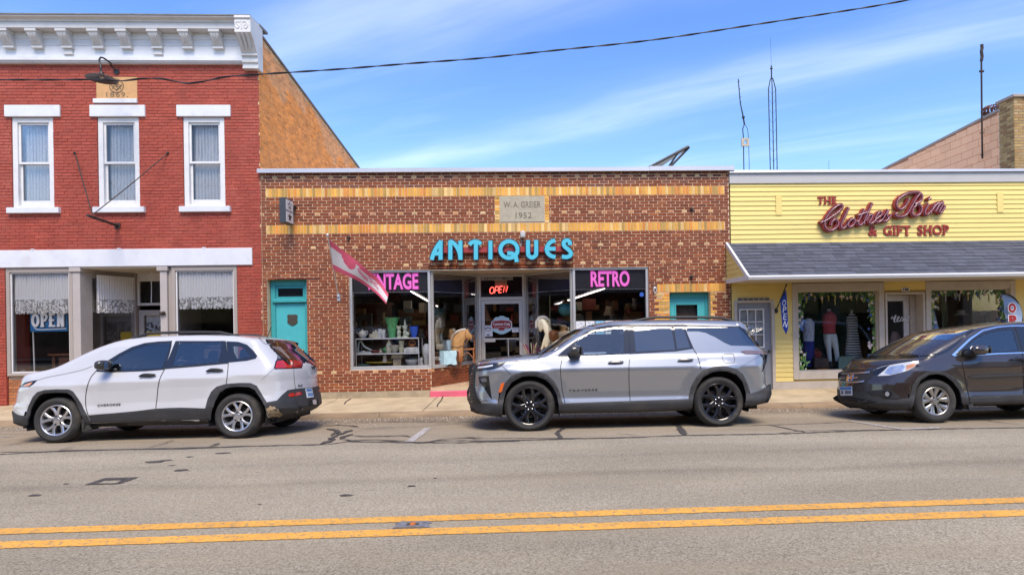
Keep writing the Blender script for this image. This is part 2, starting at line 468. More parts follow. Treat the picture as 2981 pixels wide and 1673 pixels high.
strip('gutter', list(np.linspace(-2.75,-1.93,8)), GUTT, 'gritty gutter strip along the kerb', 'gutter')
CONC = mat('sidewalk_concrete', (.48,.38,.235),.9, var=.22, vs_=2.2, bump=.25, bs=140, dirt=(.30,.20,.11), dirt_amt=.6, dirt_scale=1.6)
CONCK = mat('kerb_concrete', (.27,.19,.115),.92, var=.3, vs_=3.0, bump=.3, bs=90, dirt=(.17,.12,.085), dirt_amt=.65, dirt_scale=1.6, stretch=(.5,1,2.5))
CONCF = mat('foundation_concrete', (.36,.29,.19),.92, var=.25, vs_=4.0, bump=.35, bs=70, dirt=(.2,.15,.09), dirt_amt=.5, dirt_scale=2.2)
def swz(y):
 return -0.008 + 0.034 * (y / 1.75) if y < 0 else -0.008
walk = bpy.data.objects.new('sidewalk', None); COL.objects.link(walk); tag(walk, 'tan concrete sidewalk in slabs along the shopfronts', 'sidewalk', kind='structure')
joints = [-30,-24,-19,-15.2,-13.1,-10.9,-8.7,-6.5,-4.35,-2.15,.05,2.2,4.4,6.6,8.8,11.0,13.2,16,20,25,30]
for a, b in zip(joints[:-1], joints[1:]):
 mb = MB(); e = .010
 dz = random.uniform(-.006,.006)
 y0, y1 = -1.80,.25
 vs = [(a + e, y0, swz(y0) + dz),(b - e, y0, swz(y0) - dz),(b - e, y1, swz(y1)),(a + e, y1, swz(y1))]
 vs = [(x, y, -.45) for x, y, z in vs] + vs
 mb.add(vs, [(4,5,6,7),(0,1,5,4),(1,2,6,5),(2,3,7,6),(3,0,4,7)])
 mb.build('slab', CONC, walk, bevel=.006)
kerb = bpy.data.objects.new('kerb', None); COL.objects.link(kerb); tag(kerb, 'rounded concrete kerb stained brown above the gutter', 'kerb', kind='structure')
kj = [-30,-24,-18,-15.2,-12,-9,-6,-2.95,0.3,2.9,5.27,8.4,11.4,15,20,26,30]
for a, b in zip(kj[:-1], kj[1:]):
 prof = [(-1.805,-.45),(-1.805,-.043),(-1.83,-.047),(-1.86,-.055),(-1.89,-.072),(-1.91,-.11),(-1.94,-.17),(-1.95,-.45)]
 mb = MB()
 n = max(2, int((b - a) / .25)); xs = np.linspace(a + .004, b - .004, n)
 vs = []
 for i, x in enumerate(xs):
  for k, (y, z) in enumerate(prof):
   j = .007 if 2 <= k <= 5 else 0
   vs.append((x, y + random.uniform(-j, j) - .002, z + random.uniform(-j, j) * .6))
 p = len(prof)
 fs = [(i * p + k, i * p + k + 1,(i + 1) * p + k + 1,(i + 1) * p + k) for i in range(n - 1) for k in range(p - 1)]
 fs += [tuple(range(p - 1,-1,-1)), tuple(range((n - 1) * p, n * p))]
 mb.add(vs, fs)
 mb.build('kerb_stone', CONCK, kerb, smooth=True, sharp=50)
CRK = mat('crack_black', (.035,.03,.026),.95, var=.3)
def flat_strip(mb, pts, w, dz=.004, jit=.3):
 P = [np.array(p[:2]) for p in pts]
 L_, R_ = [],[]
 for i in range(len(P)):
  t = P[min(i + 1, len(P) - 1)] - P[max(i - 1,0)]; t = t / (np.linalg.norm(t) + 1e-9); nn = np.array([-t[1], t[0]])
  ww = w * (1 + random.uniform(-jit, jit)) / 2
  if jit > .2 and i in (0, len(P) - 1): ww *= .25
  L_.append(P[i] + nn * ww); R_.append(P[i] - nn * ww)
 vs = [(p[0], p[1], roadz(p[1]) + dz) for p in L_] + [(p[0], p[1], roadz(p[1]) + dz) for p in R_]
 n = len(P)
 mb.add(vs, [(n + i, n + i + 1, i + 1, i) for i in range(n - 1)])
def dense(pts, step=.08, jit=.012):
 out = []
 for a, b in zip(pts[:-1], pts[1:]):
  a, b = np.array(a[:2]), np.array(b[:2]); n = max(2, int(np.linalg.norm(b - a) / step))
  for k in range(n):
   out.append(a + (b - a) * k / n + np.random.uniform(-jit, jit, 2) * (1,.8))
 out.append(np.array(pts[-1][:2]))
 return out
np.random.seed(4)
TAR = mat('crack_sealant', (.055,.048,.043),.75, var=.35, vs_=14, bump=.3, bs=60, dirt=(.2,.165,.12), dirt_amt=.5, dirt_scale=7)
seal = bpy.data.objects.new('crack_sealing', None); COL.objects.link(seal)
tag(seal, 'black tar seams sealing the cracks along the parking lane', 'road seam', kind='structure')
def zr(pts, ox, oy, s): return [(ox + x / s, oy + y / s) for x, y in pts]
lines = [
 (zr([(-40,212),(350,190),(700,183),(1100,173),(1500,163),(1640,160),(1740,146),(2000,150),(2300,152),(2600,143)],0,1200,1.717),.05),
 (zr([(0,200),(300,196),(620,186),(900,184),(1300,168)],0,1200,1.717),.022),
 (zr([(-60,219),(400,208),(700,201),(950,191),(1400,184),(1740,171),(2100,161),(2640,153)],1400,1150,1.6294),.042),
 (zr([(-60,206),(350,204),(640,206)],1400,1150,1.6294),.02),
 (zr([(1040,153),(1400,141),(1650,132),(1800,125)],1400,1150,1.6294),.022),
 (zr([(1360,142),(1460,160),(1560,181)],1400,1150,1.6294),.024),
 (zr([(1400,184),(1500,170),(1800,166),(2150,163)],1400,1150,1.6294),.018),
 (zr([(2380,118),(2480,132),(2576,143)],1400,1150,1.6294),.018),
 (zr([(385,208),(362,182),(372,168),(392,158)],1400,1150,1.6294),.055),
 (zr([(968,190),(952,168),(940,152),(925,138)],1400,1150,1.6294),.075),
 (zr([(640,182),(760,192)],1400,1150,1.6294),.014),
 (zr([(140,1110),(260,1075),(370,1030),(330,1010),(420,960),(560,915),(640,885)],900,1080,5.152),.06),
 (zr([(320,970),(440,915),(400,890),(270,868)],900,1080,5.152),.06),
 (zr([(480,1020),(520,985),(600,965),(660,945)],900,1080,5.152),.05),
 (zr([(500,1025),(620,1045),(1000,1035),(1250,1050),(1500,1052)],900,1080,5.152),.035),
 (zr([(640,970),(800,985),(1100,980),(1400,972),(1520,990)],900,1080,5.152),.03),
 (zr([(1570,1085),(1800,1070),(2000,1030),(2300,1010),(2600,995)],900,1080,5.152),.035),
 (zr([(1900,1045),(2200,1050),(2600,1040)],900,1080,5.152),.03),
 (zr([(230,825),(420,812),(600,822),(740,840)],900,1080,5.152),.05),
 (zr([(1180,768),(1500,766),(1900,768),(2600,764)],900,1080,5.152),.03),
 (zr([(760,870),(1300,850),(1700,835),(1960,800),(2300,790)],900,1080,5.152),.02),
 (zr([(0,172),(90,158),(180,146)],0,1200,1.717),.02),
 (zr([(290,195),(380,172)],0,1200,1.717),.016),
 (zr([(740,178),(820,160),(870,140)],0,1200,1.717),.02),
 (zr([(1040,175),(1098,157)],0,1200,1.717),.035),
]
for k, (pts, w) in enumerate(lines):
 mb = MB(); flat_strip(mb, dense([ground(*p) for p in pts]), w * 1.25, dz=.0035 + .0006 * k, jit=.55)
 mb.build('tar_seam', TAR, seal, fix=False)
mb = MB()
def quadg(mb, px, dz=.004):
 vs = [ground(*p) for p in px]; mb.add([(x, y, z + dz) for x, y, z in vs],[tuple(range(len(vs)))])
o = zr([(418,363),(520,328),(695,325),(600,356),(560,340),(520,343),(485,356)],0,1200,1.717)
quadg(mb, zr([(418,363),(520,329),(545,331),(470,361)],0,1200,1.717))
quadg(mb, zr([(520,329),(695,324),(660,336),(505,341)],0,1200,1.717),.0045)
quadg(mb, zr([(668,334),(600,357),(575,357),(605,340)],0,1200,1.717),.005)
quadg(mb, zr([(440,358),(590,354),(582,359),(425,363)],0,1200,1.717),.0055)
mb.build('tar_patch', TAR, seal, fix=False)
mb = MB()
for (x, y, w) in [(1115,204,30),(770,247,45),(830,240,30),(860,265,14),(900,290,34),(950,222,20),(175,415,24),(330,357,12),(1725,415,22),(2060,368,18),(1300,459,7),(2175,329,8)]:
 cx, cy, cz = ground(x / 1.717,1200 + y / 1.717); hx = w / 1.717 / 190
 vs = []
 for k in range(9):
  a = 2 * math.pi * k / 9; rr = random.uniform(.6,1.15)
  yy = cy + hx * .55 * rr * math.sin(a); vs.append((cx + hx * rr * math.cos(a), yy, roadz(yy) + .004))
 mb.add(vs, [tuple(range(9))])
mb.build('tar_spots', TAR, seal, fix=False)['kind'] = 'stuff'
mb = MB()
for pts, zf in [([(1290,1153),(1284,1166),(1275,1176),(1272,1184)], None),([(1022,1160),(1008,1168),(1002,1176)], None)]:
 gp = []
 for p in pts:
  d = ray(*p); z = -.015
  for _ in range(6):
   q = CAM + d * ((z - CAM[2]) / d[2]); z = swz(q[1])
  gp.append(q)
 for a, b in zip(gp[:-1], gp[1:]):
  w = .012
  mb.add([(a[0] - w, a[1], swz(a[1]) + .009),(a[0] + w, a[1], swz(a[1]) + .009),(b[0] + w, b[1], swz(b[1]) + .009),(b[0] - w, b[1], swz(b[1]) + .009)],[(0,1,2,3)])
mb.build('crack', CRK, walk, fix=False)
def paint(name, col, worn, amount):
 m = bpy.data.materials.new(name); MATS[name] = m; m.use_nodes = True
 t = m.node_tree; b = t.nodes['Principled BSDF']; N = lambda k: t.nodes.new(k); L = t.links.new
 co = N('ShaderNodeTexCoord')
 n = N('ShaderNodeTexNoise'); n.inputs['Scale'].default_value = 30; n.inputs['Detail'].default_value = 9; n.inputs['Roughness'].default_value = .8; L(co.outputs['Object'], n.inputs['Vector'])
 r = N('ShaderNodeMapRange'); r.interpolation_type = 'SMOOTHSTEP'; r.inputs['From Min'].default_value = amount; r.inputs['From Max'].default_value = amount + .1; L(n.outputs[0], r.inputs['Value'])
 n2 = N('ShaderNodeTexNoise'); n2.inputs['Scale'].default_value = 4; n2.inputs['Detail'].default_value = 6; L(co.outputs['Object'], n2.inputs['Vector'])
 r2 = N('ShaderNodeMapRange'); r2.inputs['From Min'].default_value = .3; r2.inputs['From Max'].default_value = .7; r2.inputs['To Min'].default_value = .84; r2.inputs['To Max'].default_value = 1.1; L(n2.outputs[0], r2.inputs['Value'])
 rgb = N('ShaderNodeRGB'); rgb.outputs[0].default_value = (*col, 1)
 s = N('ShaderNodeVectorMath'); s.operation = 'SCALE'; L(rgb.outputs[0], s.inputs[0]); L(r2.outputs[0], s.inputs['Scale'])
 mx = N('ShaderNodeMix'); mx.data_type = 'RGBA'; L(r.outputs[0], mx.inputs['Factor']); mx.inputs['A'].default_value = (*worn, 1); L(s.outputs[0], mx.inputs['B'])
 L(mx.outputs['Result'], b.inputs['Base Color']); b.inputs['Roughness'].default_value = .75
 bp = N('ShaderNodeBump'); bp.inputs['Strength'].default_value = .5; bp.inputs['Distance'].default_value = .005; L(n.outputs[0], bp.inputs['Height']); L(bp.outputs[0], b.inputs['Normal'])
 return m
YEL = paint('yellow_road_paint', (.74,.36,.055),(.27,.20,.11),.40)
WHT = paint('white_road_paint', (.52,.50,.47),(.30,.26,.22),.46)
def road_line(name, yc, w, x0, x1, material, label, step=.05, jag=.004):
 mb = MB(); n = int((x1 - x0) / step); vs = []
 for i in range(n + 1):
  x = x0 + (x1 - x0) * i / n
  for sgn in (-1,1):
   y = yc + sgn * w / 2 + random.uniform(-jag, jag); vs.append((x, y, roadz(y) + .005))
 mb.add(vs, [(2 * i, 2 * i + 2,2 * i + 3,2 * i + 1) for i in range(n)])
 return tag(mb.build(name, material, fix=False), label, 'road marking', kind='structure')
road_line('centre_line', -8.375,.135,-30,30, YEL, 'far yellow stripe of the double centre line')
road_line('centre_line', -8.665,.135,-30,30, YEL, 'near yellow stripe of the double centre line')
mb = MB()
def stall(mb, pts, w):
 flat_strip(mb, dense([ground(*p) for p in pts],.05,.002), w, dz=.0068, jit=.08)
stall(mb, [(1246,1245),(1219,1266),(1192,1286)],.12)
mb.build('stall_mark', WHT, None, fix=False)
tag(bpy.data.objects['stall_mark'], 'short white parking stall stripe between the silver SUV and white SUV', 'road marking', kind='structure')
mb = MB(); stall(mb, [(2480,1226),(2550,1237),(2625,1249),(2740,1245)],.09); stall(mb, [(0,1273),(40,1269)],.1)
tag(mb.build('stall_mark', WHT, None, fix=False), 'faint worn white parking stall stripe near the brown SUV', 'road marking', kind='structure')
mk = thing('road_reflector', 'steel road reflector casting with an amber lens between the yellow stripes', 'reflector', (0,0,0))
gx0, gy0, _ = ground(1144,1534); gx1, gy1, _ = ground(1252,1533)
gyc = -8.52
STEEL = mat('worn_steel', (.36,.36,.37),.5,.7, var=.3, vs_=25, dirt=(.1,.08,.06), dirt_amt=.6, dirt_scale=14)
zc_ = roadz(gyc)
for sy in (-.045,.045):
 m_ = MB(); m_.prism([(gx0, zc_ + .002),(gx0 + .04, zc_ + .014),(gx1 - .05, zc_ + .014),(gx1, zc_ + .002)], gyc + sy - .016, gyc + sy + .016, 'y'); m_.build('keel', STEEL, mk)
m_ = MB(); m_.box(gx0 + .02,(gx0 + gx1) / 2 - .05, gyc - .04, gyc + .04, zc_ + .001, zc_ + .009); m_.build('plate', STEEL, mk)
m_ = MB(); m_.box((gx0 + gx1) / 2 + .05, gx1 - .02, gyc - .04, gyc + .04, zc_ + .001, zc_ + .009); m_.build('plate', STEEL, mk)
m_ = MB(); m_.box((gx0 + gx1) / 2 - .045,(gx0 + gx1) / 2 + .045, gyc - .037, gyc + .037, zc_ + .001, zc_ + .004); m_.build('well', CRK, mk)
m_ = MB(); m_.prism([((gx0 + gx1) / 2 - .022, zc_ + .004),((gx0 + gx1) / 2 + .022, zc_ + .004),((gx0 + gx1) / 2 + .016, zc_ + .016),((gx0 + gx1) / 2 - .016, zc_ + .016)], gyc - .034, gyc + .034, 'y'); m_.build('lens', mat('amber_lens', (.55,.16,.03),.35), mk)
mb = MB()
for i in range(9000):
 x = random.uniform(-13,13)
 y = -1.96 - abs(random.gauss(0,.36)) if random.random() < .8 else random.uniform(-3.4,-2.05)
 s = random.uniform(.005,.014) * (1.7 if random.random() < .06 else 1)
 z = roadz(y) - s * .2
 c = random.choice([(.42,.36,.28),(.30,.24,.18),(.18,.15,.12),(.55,.50,.43),(.25,.17,.11),(.36,.3,.24)])
 a = random.uniform(0,6.28)
 p = [(x + s * random.uniform(.7,1.3) * math.cos(a + q * 2.09), y + s * random.uniform(.7,1.3) * math.sin(a + q * 2.09), z) for q in range(3)]
 mb.add(p + [(x, y, z + s * random.uniform(.8,1.4))],[(0,1,3),(1,2,3),(2,0,3)], c)
tag(mb.build('gutter_gravel', mat('gravel', (.4,.35,.3),.95, attr=True, var=.2, vs_=80), fix=False), 'loose gravel and grit scattered along the gutter', 'gravel', kind='stuff')
# ================================================================== shared builders for buildings
def wall_holes(mb, x0, x1, z0, z1, holes, y0, y1, col=None):
 xs = sorted({x0, x1, *[min(max(v, x0), x1) for h in holes for v in h[:2]]})
 zs = sorted({z0, z1, *[min(max(v, z0), z1) for h in holes for v in h[2:]]})
 occ = {}
 for i in range(len(xs) - 1):
  for j in range(len(zs) - 1):
   cx, cz = (xs[i] + xs[i + 1]) / 2,(zs[j] + zs[j + 1]) / 2
   occ[i, j] = not any(h[0] < cx < h[1] and h[2] < cz < h[3] for h in holes)
 for (i, j), o in occ.items():
  if not o: continue
  a, b, c, d = xs[i], xs[i + 1], zs[j], zs[j + 1]
  mb.add([(a, y0, c),(b, y0, c),(b, y0, d),(a, y0, d)],[(0,1,2,3)], col)
  mb.add([(a, y1, c),(b, y1, c),(b, y1, d),(a, y1, d)],[(3,2,1,0)], col)
  if not occ.get((i - 1, j), False): mb.add([(a, y0, c),(a, y0, d),(a, y1, d),(a, y1, c)],[(0,1,2,3)], col)
  if not occ.get((i + 1, j), False): mb.add([(b, y0, c),(b, y1, c),(b, y1, d),(b, y0, d)],[(0,1,2,3)], col)
  if not occ.get((i, j - 1), False): mb.add([(a, y0, c),(a, y1, c),(b, y1, c),(b, y0, c)],[(0,1,2,3)], col)
  if not occ.get((i, j + 1), False): mb.add([(a, y0, d),(b, y0, d),(b, y1, d),(a, y1, d)],[(0,1,2,3)], col)
 return mb
def minus(seg, cuts):
 segs = [seg]
 for c in cuts:
  ns = []
  for a, b in segs:
   if c[1] <= a or c[0] >= b: ns.append((a, b)); continue
   if c[0] > a: ns.append((a, c[0]))
   if c[1] < b: ns.append((c[1], b))
  segs = ns
 return segs
def course(x0, x1, za, zb, holes, off, colf, bl=.2032, gap=.010, hz=.0095, accent=None):
 zc = (za + zb) / 2
 cuts = [(h[0], h[1]) for h in holes if h[2] < zc < h[3]]
 out = []; x = x0 - off; i = 0
 while x < x1:
  hdr = accent(i, x) if accent else None
  L_ = bl * .5 if hdr else bl
  for a, b in minus((max(x, x0) + gap / 2, min(x + L_, x1) - gap / 2), cuts):
   if b - a > .025:
    out.append((a, b, za + hz / 2, zb - hz / 2, hdr or colf()))
  x += L_; i += 1
 return out
def lay(parent, bricks, Y, proud, material, focus, n_single=300, name='brick', jit=.0):
 bricks = list(bricks)
 order = sorted(range(len(bricks)), key=lambda k: (-round((bricks[k][1] - bricks[k][0]) * (bricks[k][3] - bricks[k][2]),3), abs((bricks[k][0] + bricks[k][1]) / 2 - focus[0]) + 1.4 * abs((bricks[k][2] + bricks[k][3]) / 2 - focus[1])))
 one = set(order[:n_single])
 mb = MB(); cache = {}
 for k, (a, b, c, d, col) in enumerate(bricks):
  p = proud + random.uniform(-jit, jit)
  if k not in one:
   mb.brick(a, b, Y - p, Y + .004, c, d, col, j=jit * .4); continue
  key = (round(b - a, 3), round(d - c, 3), random.randint(0,11))
  if key not in cache:
   q = MB(); q.brick(-(b - a) / 2,(b - a) / 2,-proud, .004,-(d - c) / 2,(d - c) / 2, col, j=jit * .4)
   cache[key] = q.mesh(name, material, fix=False)
  o = bpy.data.objects.new(name, cache[key]); COL.objects.link(o)
  o.parent = parent
  o.location = Vector(((a + b) / 2, Y - p + proud, (c + d) / 2)) - parent.location
 r = mb.build(name + '_courses', material, parent, fix=False)
 r['kind'] = 'stuff'
 return r
def frame(mb, x0, x1, z0, z1, y0, y1, w, wt=None, wb=None):
 wt = w if wt is None else wt; wb = w if wb is None else wb
 mb.box(x0, x0 + w, y0, y1, z0, z1); mb.box(x1 - w, x1, y0, y1, z0, z1)
 if wt: mb.box(x0 + w, x1 - w, y0 + .0015, y1 - .0015, z1 - wt, z1)
 if wb: mb.box(x0 + w, x1 - w, y0 + .0015, y1 - .0015, z0, z0 + wb)
 return mb
def pane(name, x0, x1, z0, z1, Y, material, parent, t=.006):
 mb = MB(); mb.box(x0, x1, Y - t / 2, Y + t / 2, z0, z1)
 return mb.build(name, material, parent, fix=False)
def slab_between(mb, p, q, z0, z1, t, col=None):
 p, q = np.array(p, float), np.array(q, float); d = (q - p) / np.linalg.norm(q - p); n = np.array([-d[1], d[0]]) * t
 c = [p, q, q + n, p + n]
 mb.add([(x, y, z0) for x, y in c] + [(x, y, z1) for x, y in c],[(0,3,2,1),(4,5,6,7),(0,1,5,4),(1,2,6,5),(2,3,7,6),(3,0,4,7)], col)
 return mb
def cloth_mat(name, col, thin=.25, lace=0.0, lace_z=0.0, scale=26.0, gather=0.0):
 if name in MATS: return MATS[name]
 m = bpy.data.materials.new(name); MATS[name] = m; m.use_nodes = True
 t = m.node_tree; t.nodes.clear(); N = lambda k: t.nodes.new(k); L = t.links.new
 df = N('ShaderNodeBsdfDiffuse'); df.inputs[0].default_value = (*col, 1)
 tl = N('ShaderNodeBsdfTranslucent'); tl.inputs[0].default_value = (*col, 1)
 a = N('ShaderNodeMixShader'); a.inputs[0].default_value = .15; L(df.outputs[0], a.inputs[1]); L(tl.outputs[0], a.inputs[2])
 tr = N('ShaderNodeBsdfTransparent')
 mx = N('ShaderNodeMixShader'); L(a.outputs[0], mx.inputs[1]); L(tr.outputs[0], mx.inputs[2])
 co = N('ShaderNodeTexCoord')
 if lace:
  vo = N('ShaderNodeTexVoronoi'); vo.inputs['Scale'].default_value = scale; L(co.outputs['Object'], vo.inputs['Vector'])
  nz = N('ShaderNodeTexNoise'); nz.inputs['Scale'].default_value = scale * .55; nz.inputs['Detail'].default_value = 3; L(co.outputs['Object'], nz.inputs['Vector'])
  ad = N('ShaderNodeMath'); ad.operation = 'MULTIPLY_ADD'; L(vo.outputs['Distance'], ad.inputs[0]); ad.inputs[1].default_value = .5; L(nz.outputs[0], ad.inputs[2])
  r = N('ShaderNodeMapRange'); r.interpolation_type = 'SMOOTHSTEP'; r.inputs['From Min'].default_value = .70; r.inputs['From Max'].default_value = .82; r.inputs['To Max'].default_value = lace; L(ad.outputs[0], r.inputs['Value'])
  sp = N('ShaderNodeSeparateXYZ'); L(co.outputs['Object'], sp.inputs[0])
  zr_ = N('ShaderNodeMapRange'); zr_.inputs['From Min'].default_value = lace_z + .01; zr_.inputs['From Max'].default_value = lace_z - .01; L(sp.outputs[2], zr_.inputs['Value'])
  mu = N('ShaderNodeMath'); mu.operation = 'MULTIPLY'; L(r.outputs[0], mu.inputs[0]); L(zr_.outputs[0], mu.inputs[1])
  mxm = N('ShaderNodeMath'); mxm.operation = 'MAXIMUM'; L(mu.outputs[0], mxm.inputs[0]); mxm.inputs[1].default_value = thin
  L(mxm.outputs[0], mx.inputs[0])
 else:
  nz = N('ShaderNodeTexNoise'); nz.inputs['Scale'].default_value = scale; nz.inputs['Detail'].default_value = 5; L(co.outputs['Object'], nz.inputs['Vector'])
  r = N('ShaderNodeMapRange'); r.inputs['From Min'].default_value = .35; r.inputs['From Max'].default_value = .7; r.inputs['To Min'].default_value = max(0, thin - .2); r.inputs['To Max'].default_value = min(1, thin + .2); L(nz.outputs[0], r.inputs['Value'])
  L(r.outputs[0], mx.inputs[0])
 o = N('ShaderNodeOutputMaterial'); L(mx.outputs[0], o.inputs[0])
 return m
def curtain(name, p, q, z0, z1, folds, amp, material, parent, scallop=0.0, n=None):
 p, q = np.array(p, float), np.array(q, float); Ln = np.linalg.norm(q - p); d = (q - p) / Ln; nn = np.array([-d[1], d[0]])
 n = n or folds * 8; rows = 10; vs = []
 ph = [random.uniform(-.6,.6) for _ in range(folds + 2)]
 for j in range(rows + 1):
  f = j / rows
  for i in range(n + 1):
   s = i / n; k = s * folds
   a = amp * (.45 + .55 * f) * math.sin(2 * math.pi * k + .5 * ph[int(k)] + .25 * math.sin(5 * f + ph[int(k)] * 4))
   pt = p + d * (s * Ln + .3 * amp * math.sin(4 * math.pi * k + 1)) + nn * a
   z = z1 + (z0 - z1) * f - (scallop * abs(math.sin(math.pi * k * .75)) * f if scallop else 0)
   vs.append((pt[0], pt[1], z))
 mb = MB(); w = n + 1
 mb.add(vs, [(j * w + i, j * w + i + 1,(j + 1) * w + i + 1,(j + 1) * w + i) for j in range(rows) for i in range(n)])
 return mb.build(name, material, parent, smooth=True, fix=False, sharp=180)
def room(parent, x0, x1, y0, y1, z0, z1, material, name='interior'):
 mb = MB()
 mb.add([(x0, y0, z0),(x1, y0, z0),(x1, y1, z0),(x0, y1, z0),(x0, y0, z1),(x1, y0, z1),(x1, y1, z1),(x0, y1, z1)],
           [(0,1,2,3),(7,6,5,4),(3,2,6,7),(0,3,7,4),(2,1,5,6)])
 return mb.build(name, material, parent, fix=False)
WHITE = mat('white_paint', (.68,.69,.72),.55, var=.06, vs_=3, bump=.05, bs=40, dirt=(.42,.41,.40), dirt_amt=.3, dirt_scale=2.5)
TRIMW = mat('white_window_paint', (.70,.69,.68),.5, var=.05, vs_=5, dirt=(.4,.38,.34), dirt_amt=.2, dirt_scale=4)
TAUPE = mat('taupe_paint', (.36,.31,.27),.55, var=.08, vs_=3, dirt=(.24,.19,.15), dirt_amt=.35, dirt_scale=3)
TAUPE2 = mat('taupe_post_paint', (.43,.385,.355),.5, var=.07, vs_=2.5, dirt=(.27,.22,.18), dirt_amt=.3, dirt_scale=4)
ALU = mat('aluminium', (.60,.58,.55),.38,.55, var=.08, vs_=6, dirt=(.3,.27,.22), dirt_amt=.25, dirt_scale=3)
PGLASS = glass('shop_glass', (.99,.99,.99),.55,0.0,1.5)
UGLASS = glass('upper_glass', (.98,.985,.99),.6,0.0,1.5)
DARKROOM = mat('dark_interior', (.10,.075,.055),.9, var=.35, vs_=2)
ROOF = mat('roof_membrane', (.55,.54,.52),.9, var=.15, vs_=1)  # unseen roofs, toned pale to bounce light onto the side walls
IRON = mat('old_iron', (.05,.035,.03),.7,.3, var=.3, vs_=20)
BLACKM = mat('black_metal', (.03,.03,.032),.5,.4, var=.15)
# ================================================================== building 1: painted red brick, 1869
B1R = -5.957
b1 = thing('brick_building', 'two storey red painted brick building with white bracketed cornice and lace curtained shopfront', 'building', (-11,0,0))
zA = lambda x, y: (x / 2.576, y / 2.576)
zB = lambda x, y: (x / 2.576,450 + y / 2.576)
RED = mat('red_painted_brick', (.5,.1,.07),.62, attr=True, var=.16, vs_=2.2, bump=.5, bs=70, spec=.35, dirt=(.44,.13,.09), dirt_amt=.45, dirt_scale=1.1, stretch=(1,1,.6))
REDM = mat('red_painted_mortar', (.27,.052,.033),.75, var=.18, vs_=4, bump=.3, bs=60)
def redc():
 k = random.gauss(1,.06); h = random.uniform(-.012,.012)
 return (.36 * k, .070 * k + h * .4,.042 * k + h * .3)
win = []
for (x0, x1) in ((90,403),(733,1046),(1375,1686)):
 r_ = rect(x0 / 2.576,880 / 2.576, x1 / 2.576,450 + 395 / 2.576)
 win.append((r_[0], r_[1], r_[2], r_[3]))
zwin0 = sum(w[2] for w in win) / 3; zwin1 = sum(w[3] for w in win) / 3
win = [(w[0], w[1], zwin0, zwin1) for w in win]
BEAM_Z0, BEAM_Z1 = at(500,774)[1], at(500,724)[1]
SF_X0, SF_X1 = at(16,900)[0], at(692,900)[0]
store = (SF_X0, SF_X1,-.3, BEAM_Z0 + .06)
stone = rect(281,225,400,289)
Z_CORN = at(505,190)[1]
B1TOP = at(505,46,-.55)[1]
holes = win + [store]
mb = MB(); wall_holes(mb, -19, B1R - .03,-.1, Z_CORN + .6, holes, 0.0,.33); mb.build('mortar_wall', REDM, b1, fix=False)
bricks = []
nC = int((Z_CORN + .05 - .02) / .0677)
for k in range(nC):
 za = .02 + k * .0677
 bricks += course(-14.3, B1R, za, za + .0677, holes + [(stone[0], stone[1], stone[2] - .09, stone[3])],(k % 2) * .1016 + random.uniform(0,.06), redc, gap=.007, hz=.0085)
lay(b1, bricks, 0.0,.007, RED, (-9,5), jit=.0035)
ORB = mat('raw_orange_brick', (.5,.2,.07),.85, attr=True, var=.22, vs_=5, bump=.4, bs=60, dirt=(.50,.22,.09), dirt_amt=.35, dirt_scale=.9)
ORM = mat('lime_mortar', (.66,.44,.25),.95, var=.2, vs_=5, bump=.4, bs=50)
def side_top(y): return at(752,80)[1] + (-.55 - .115 * y)
S_T0 = at(757,96)[1]
def side_top(y): return S_T0 - .150 * y
mb = MB()
mb.add([(B1R - .30,0.004,-.1),(B1R - .008,0.004,-.1),(B1R - .008,15,-.1),(B1R - .30,15,-.1),(B1R - .30,0.004, side_top(0)),(B1R - .008,0.004, side_top(0)),(B1R - .008,15, side_top(15)),(B1R - .30,15, side_top(15))],
       [(0,3,2,1),(4,5,6,7),(0,1,5,4),(1,2,6,5),(2,3,7,6),(3,0,4,7)])
mb.build('side_mortar', ORM, b1, fix=False)
mb = MB()
for k in range(60):
 za = 4.9 + k * .0677; zb = za + .0677
 y = .01 - (k % 2) * .1
 while y < 14.5:
  a, b = max(y, .004) + .007, y + .2032 - .006; y += .2032
  if b - a < .03 or zb > side_top(b) - .02: continue
  u = min(1, max(0,(side_top(a) - za) / 1.5))
  k_ = random.gauss(1,.13)
  warm = np.array([.82,.275,.04]); grey = np.array([.76,.33,.12])
  edge = .55 + .25 * math.sin(a * 1.7) + .2 * math.sin(a * 4.1 + k * .3)
  f = 1 if (side_top(a) - za) > edge else 0
  c = (warm * f + grey * (1 - f)) * k_
  x = B1R - random.uniform(0,.004)
  mb.add([(B1R - .012, a, za + .007),(B1R - .012, b, za + .007),(B1R - .012, b, zb - .007),(B1R - .012, a, zb - .007),(x, a + .003, za + .009),(x, b - .003, za + .009),(x, b - .003, zb - .009),(x, a + .003, zb - .009)],
               [(4,5,6,7),(0,1,5,4),(1,2,6,5),(2,3,7,6),(3,0,4,7)], tuple(c))
mb.build('side_brick_courses', ORB, b1, fix=False)['kind'] = 'stuff'
mb = MB()
mb.add([(B1R - .34,-.02, side_top(0)),(B1R + .03,-.02, side_top(0)),(B1R + .03,15, side_top(15)),(B1R - .34,15, side_top(15)),(B1R - .34,-.02, side_top(0) + .05),(B1R + .03,-.02, side_top(0) + .05),(B1R + .03,15, side_top(15) + .05),(B1R - .34,15, side_top(15) + .05)],
       [(0,3,2,1),(4,5,6,7),(0,1,5,4),(1,2,6,5),(2,3,7,6),(3,0,4,7)])
mb.build('side_coping', mat('tar_coping', (.16,.13,.11),.9, var=.3, vs_=6), b1)
mb = MB(); mb.add([(-19,.1, S_T0 - .3),(B1R - .2,.1, S_T0 - .3),(B1R - .2,15, side_top(15) - .3),(-19,15, side_top(15) - .3)],[(0,1,2,3)]); mb.build('roof', ROOF, b1, fix=False)
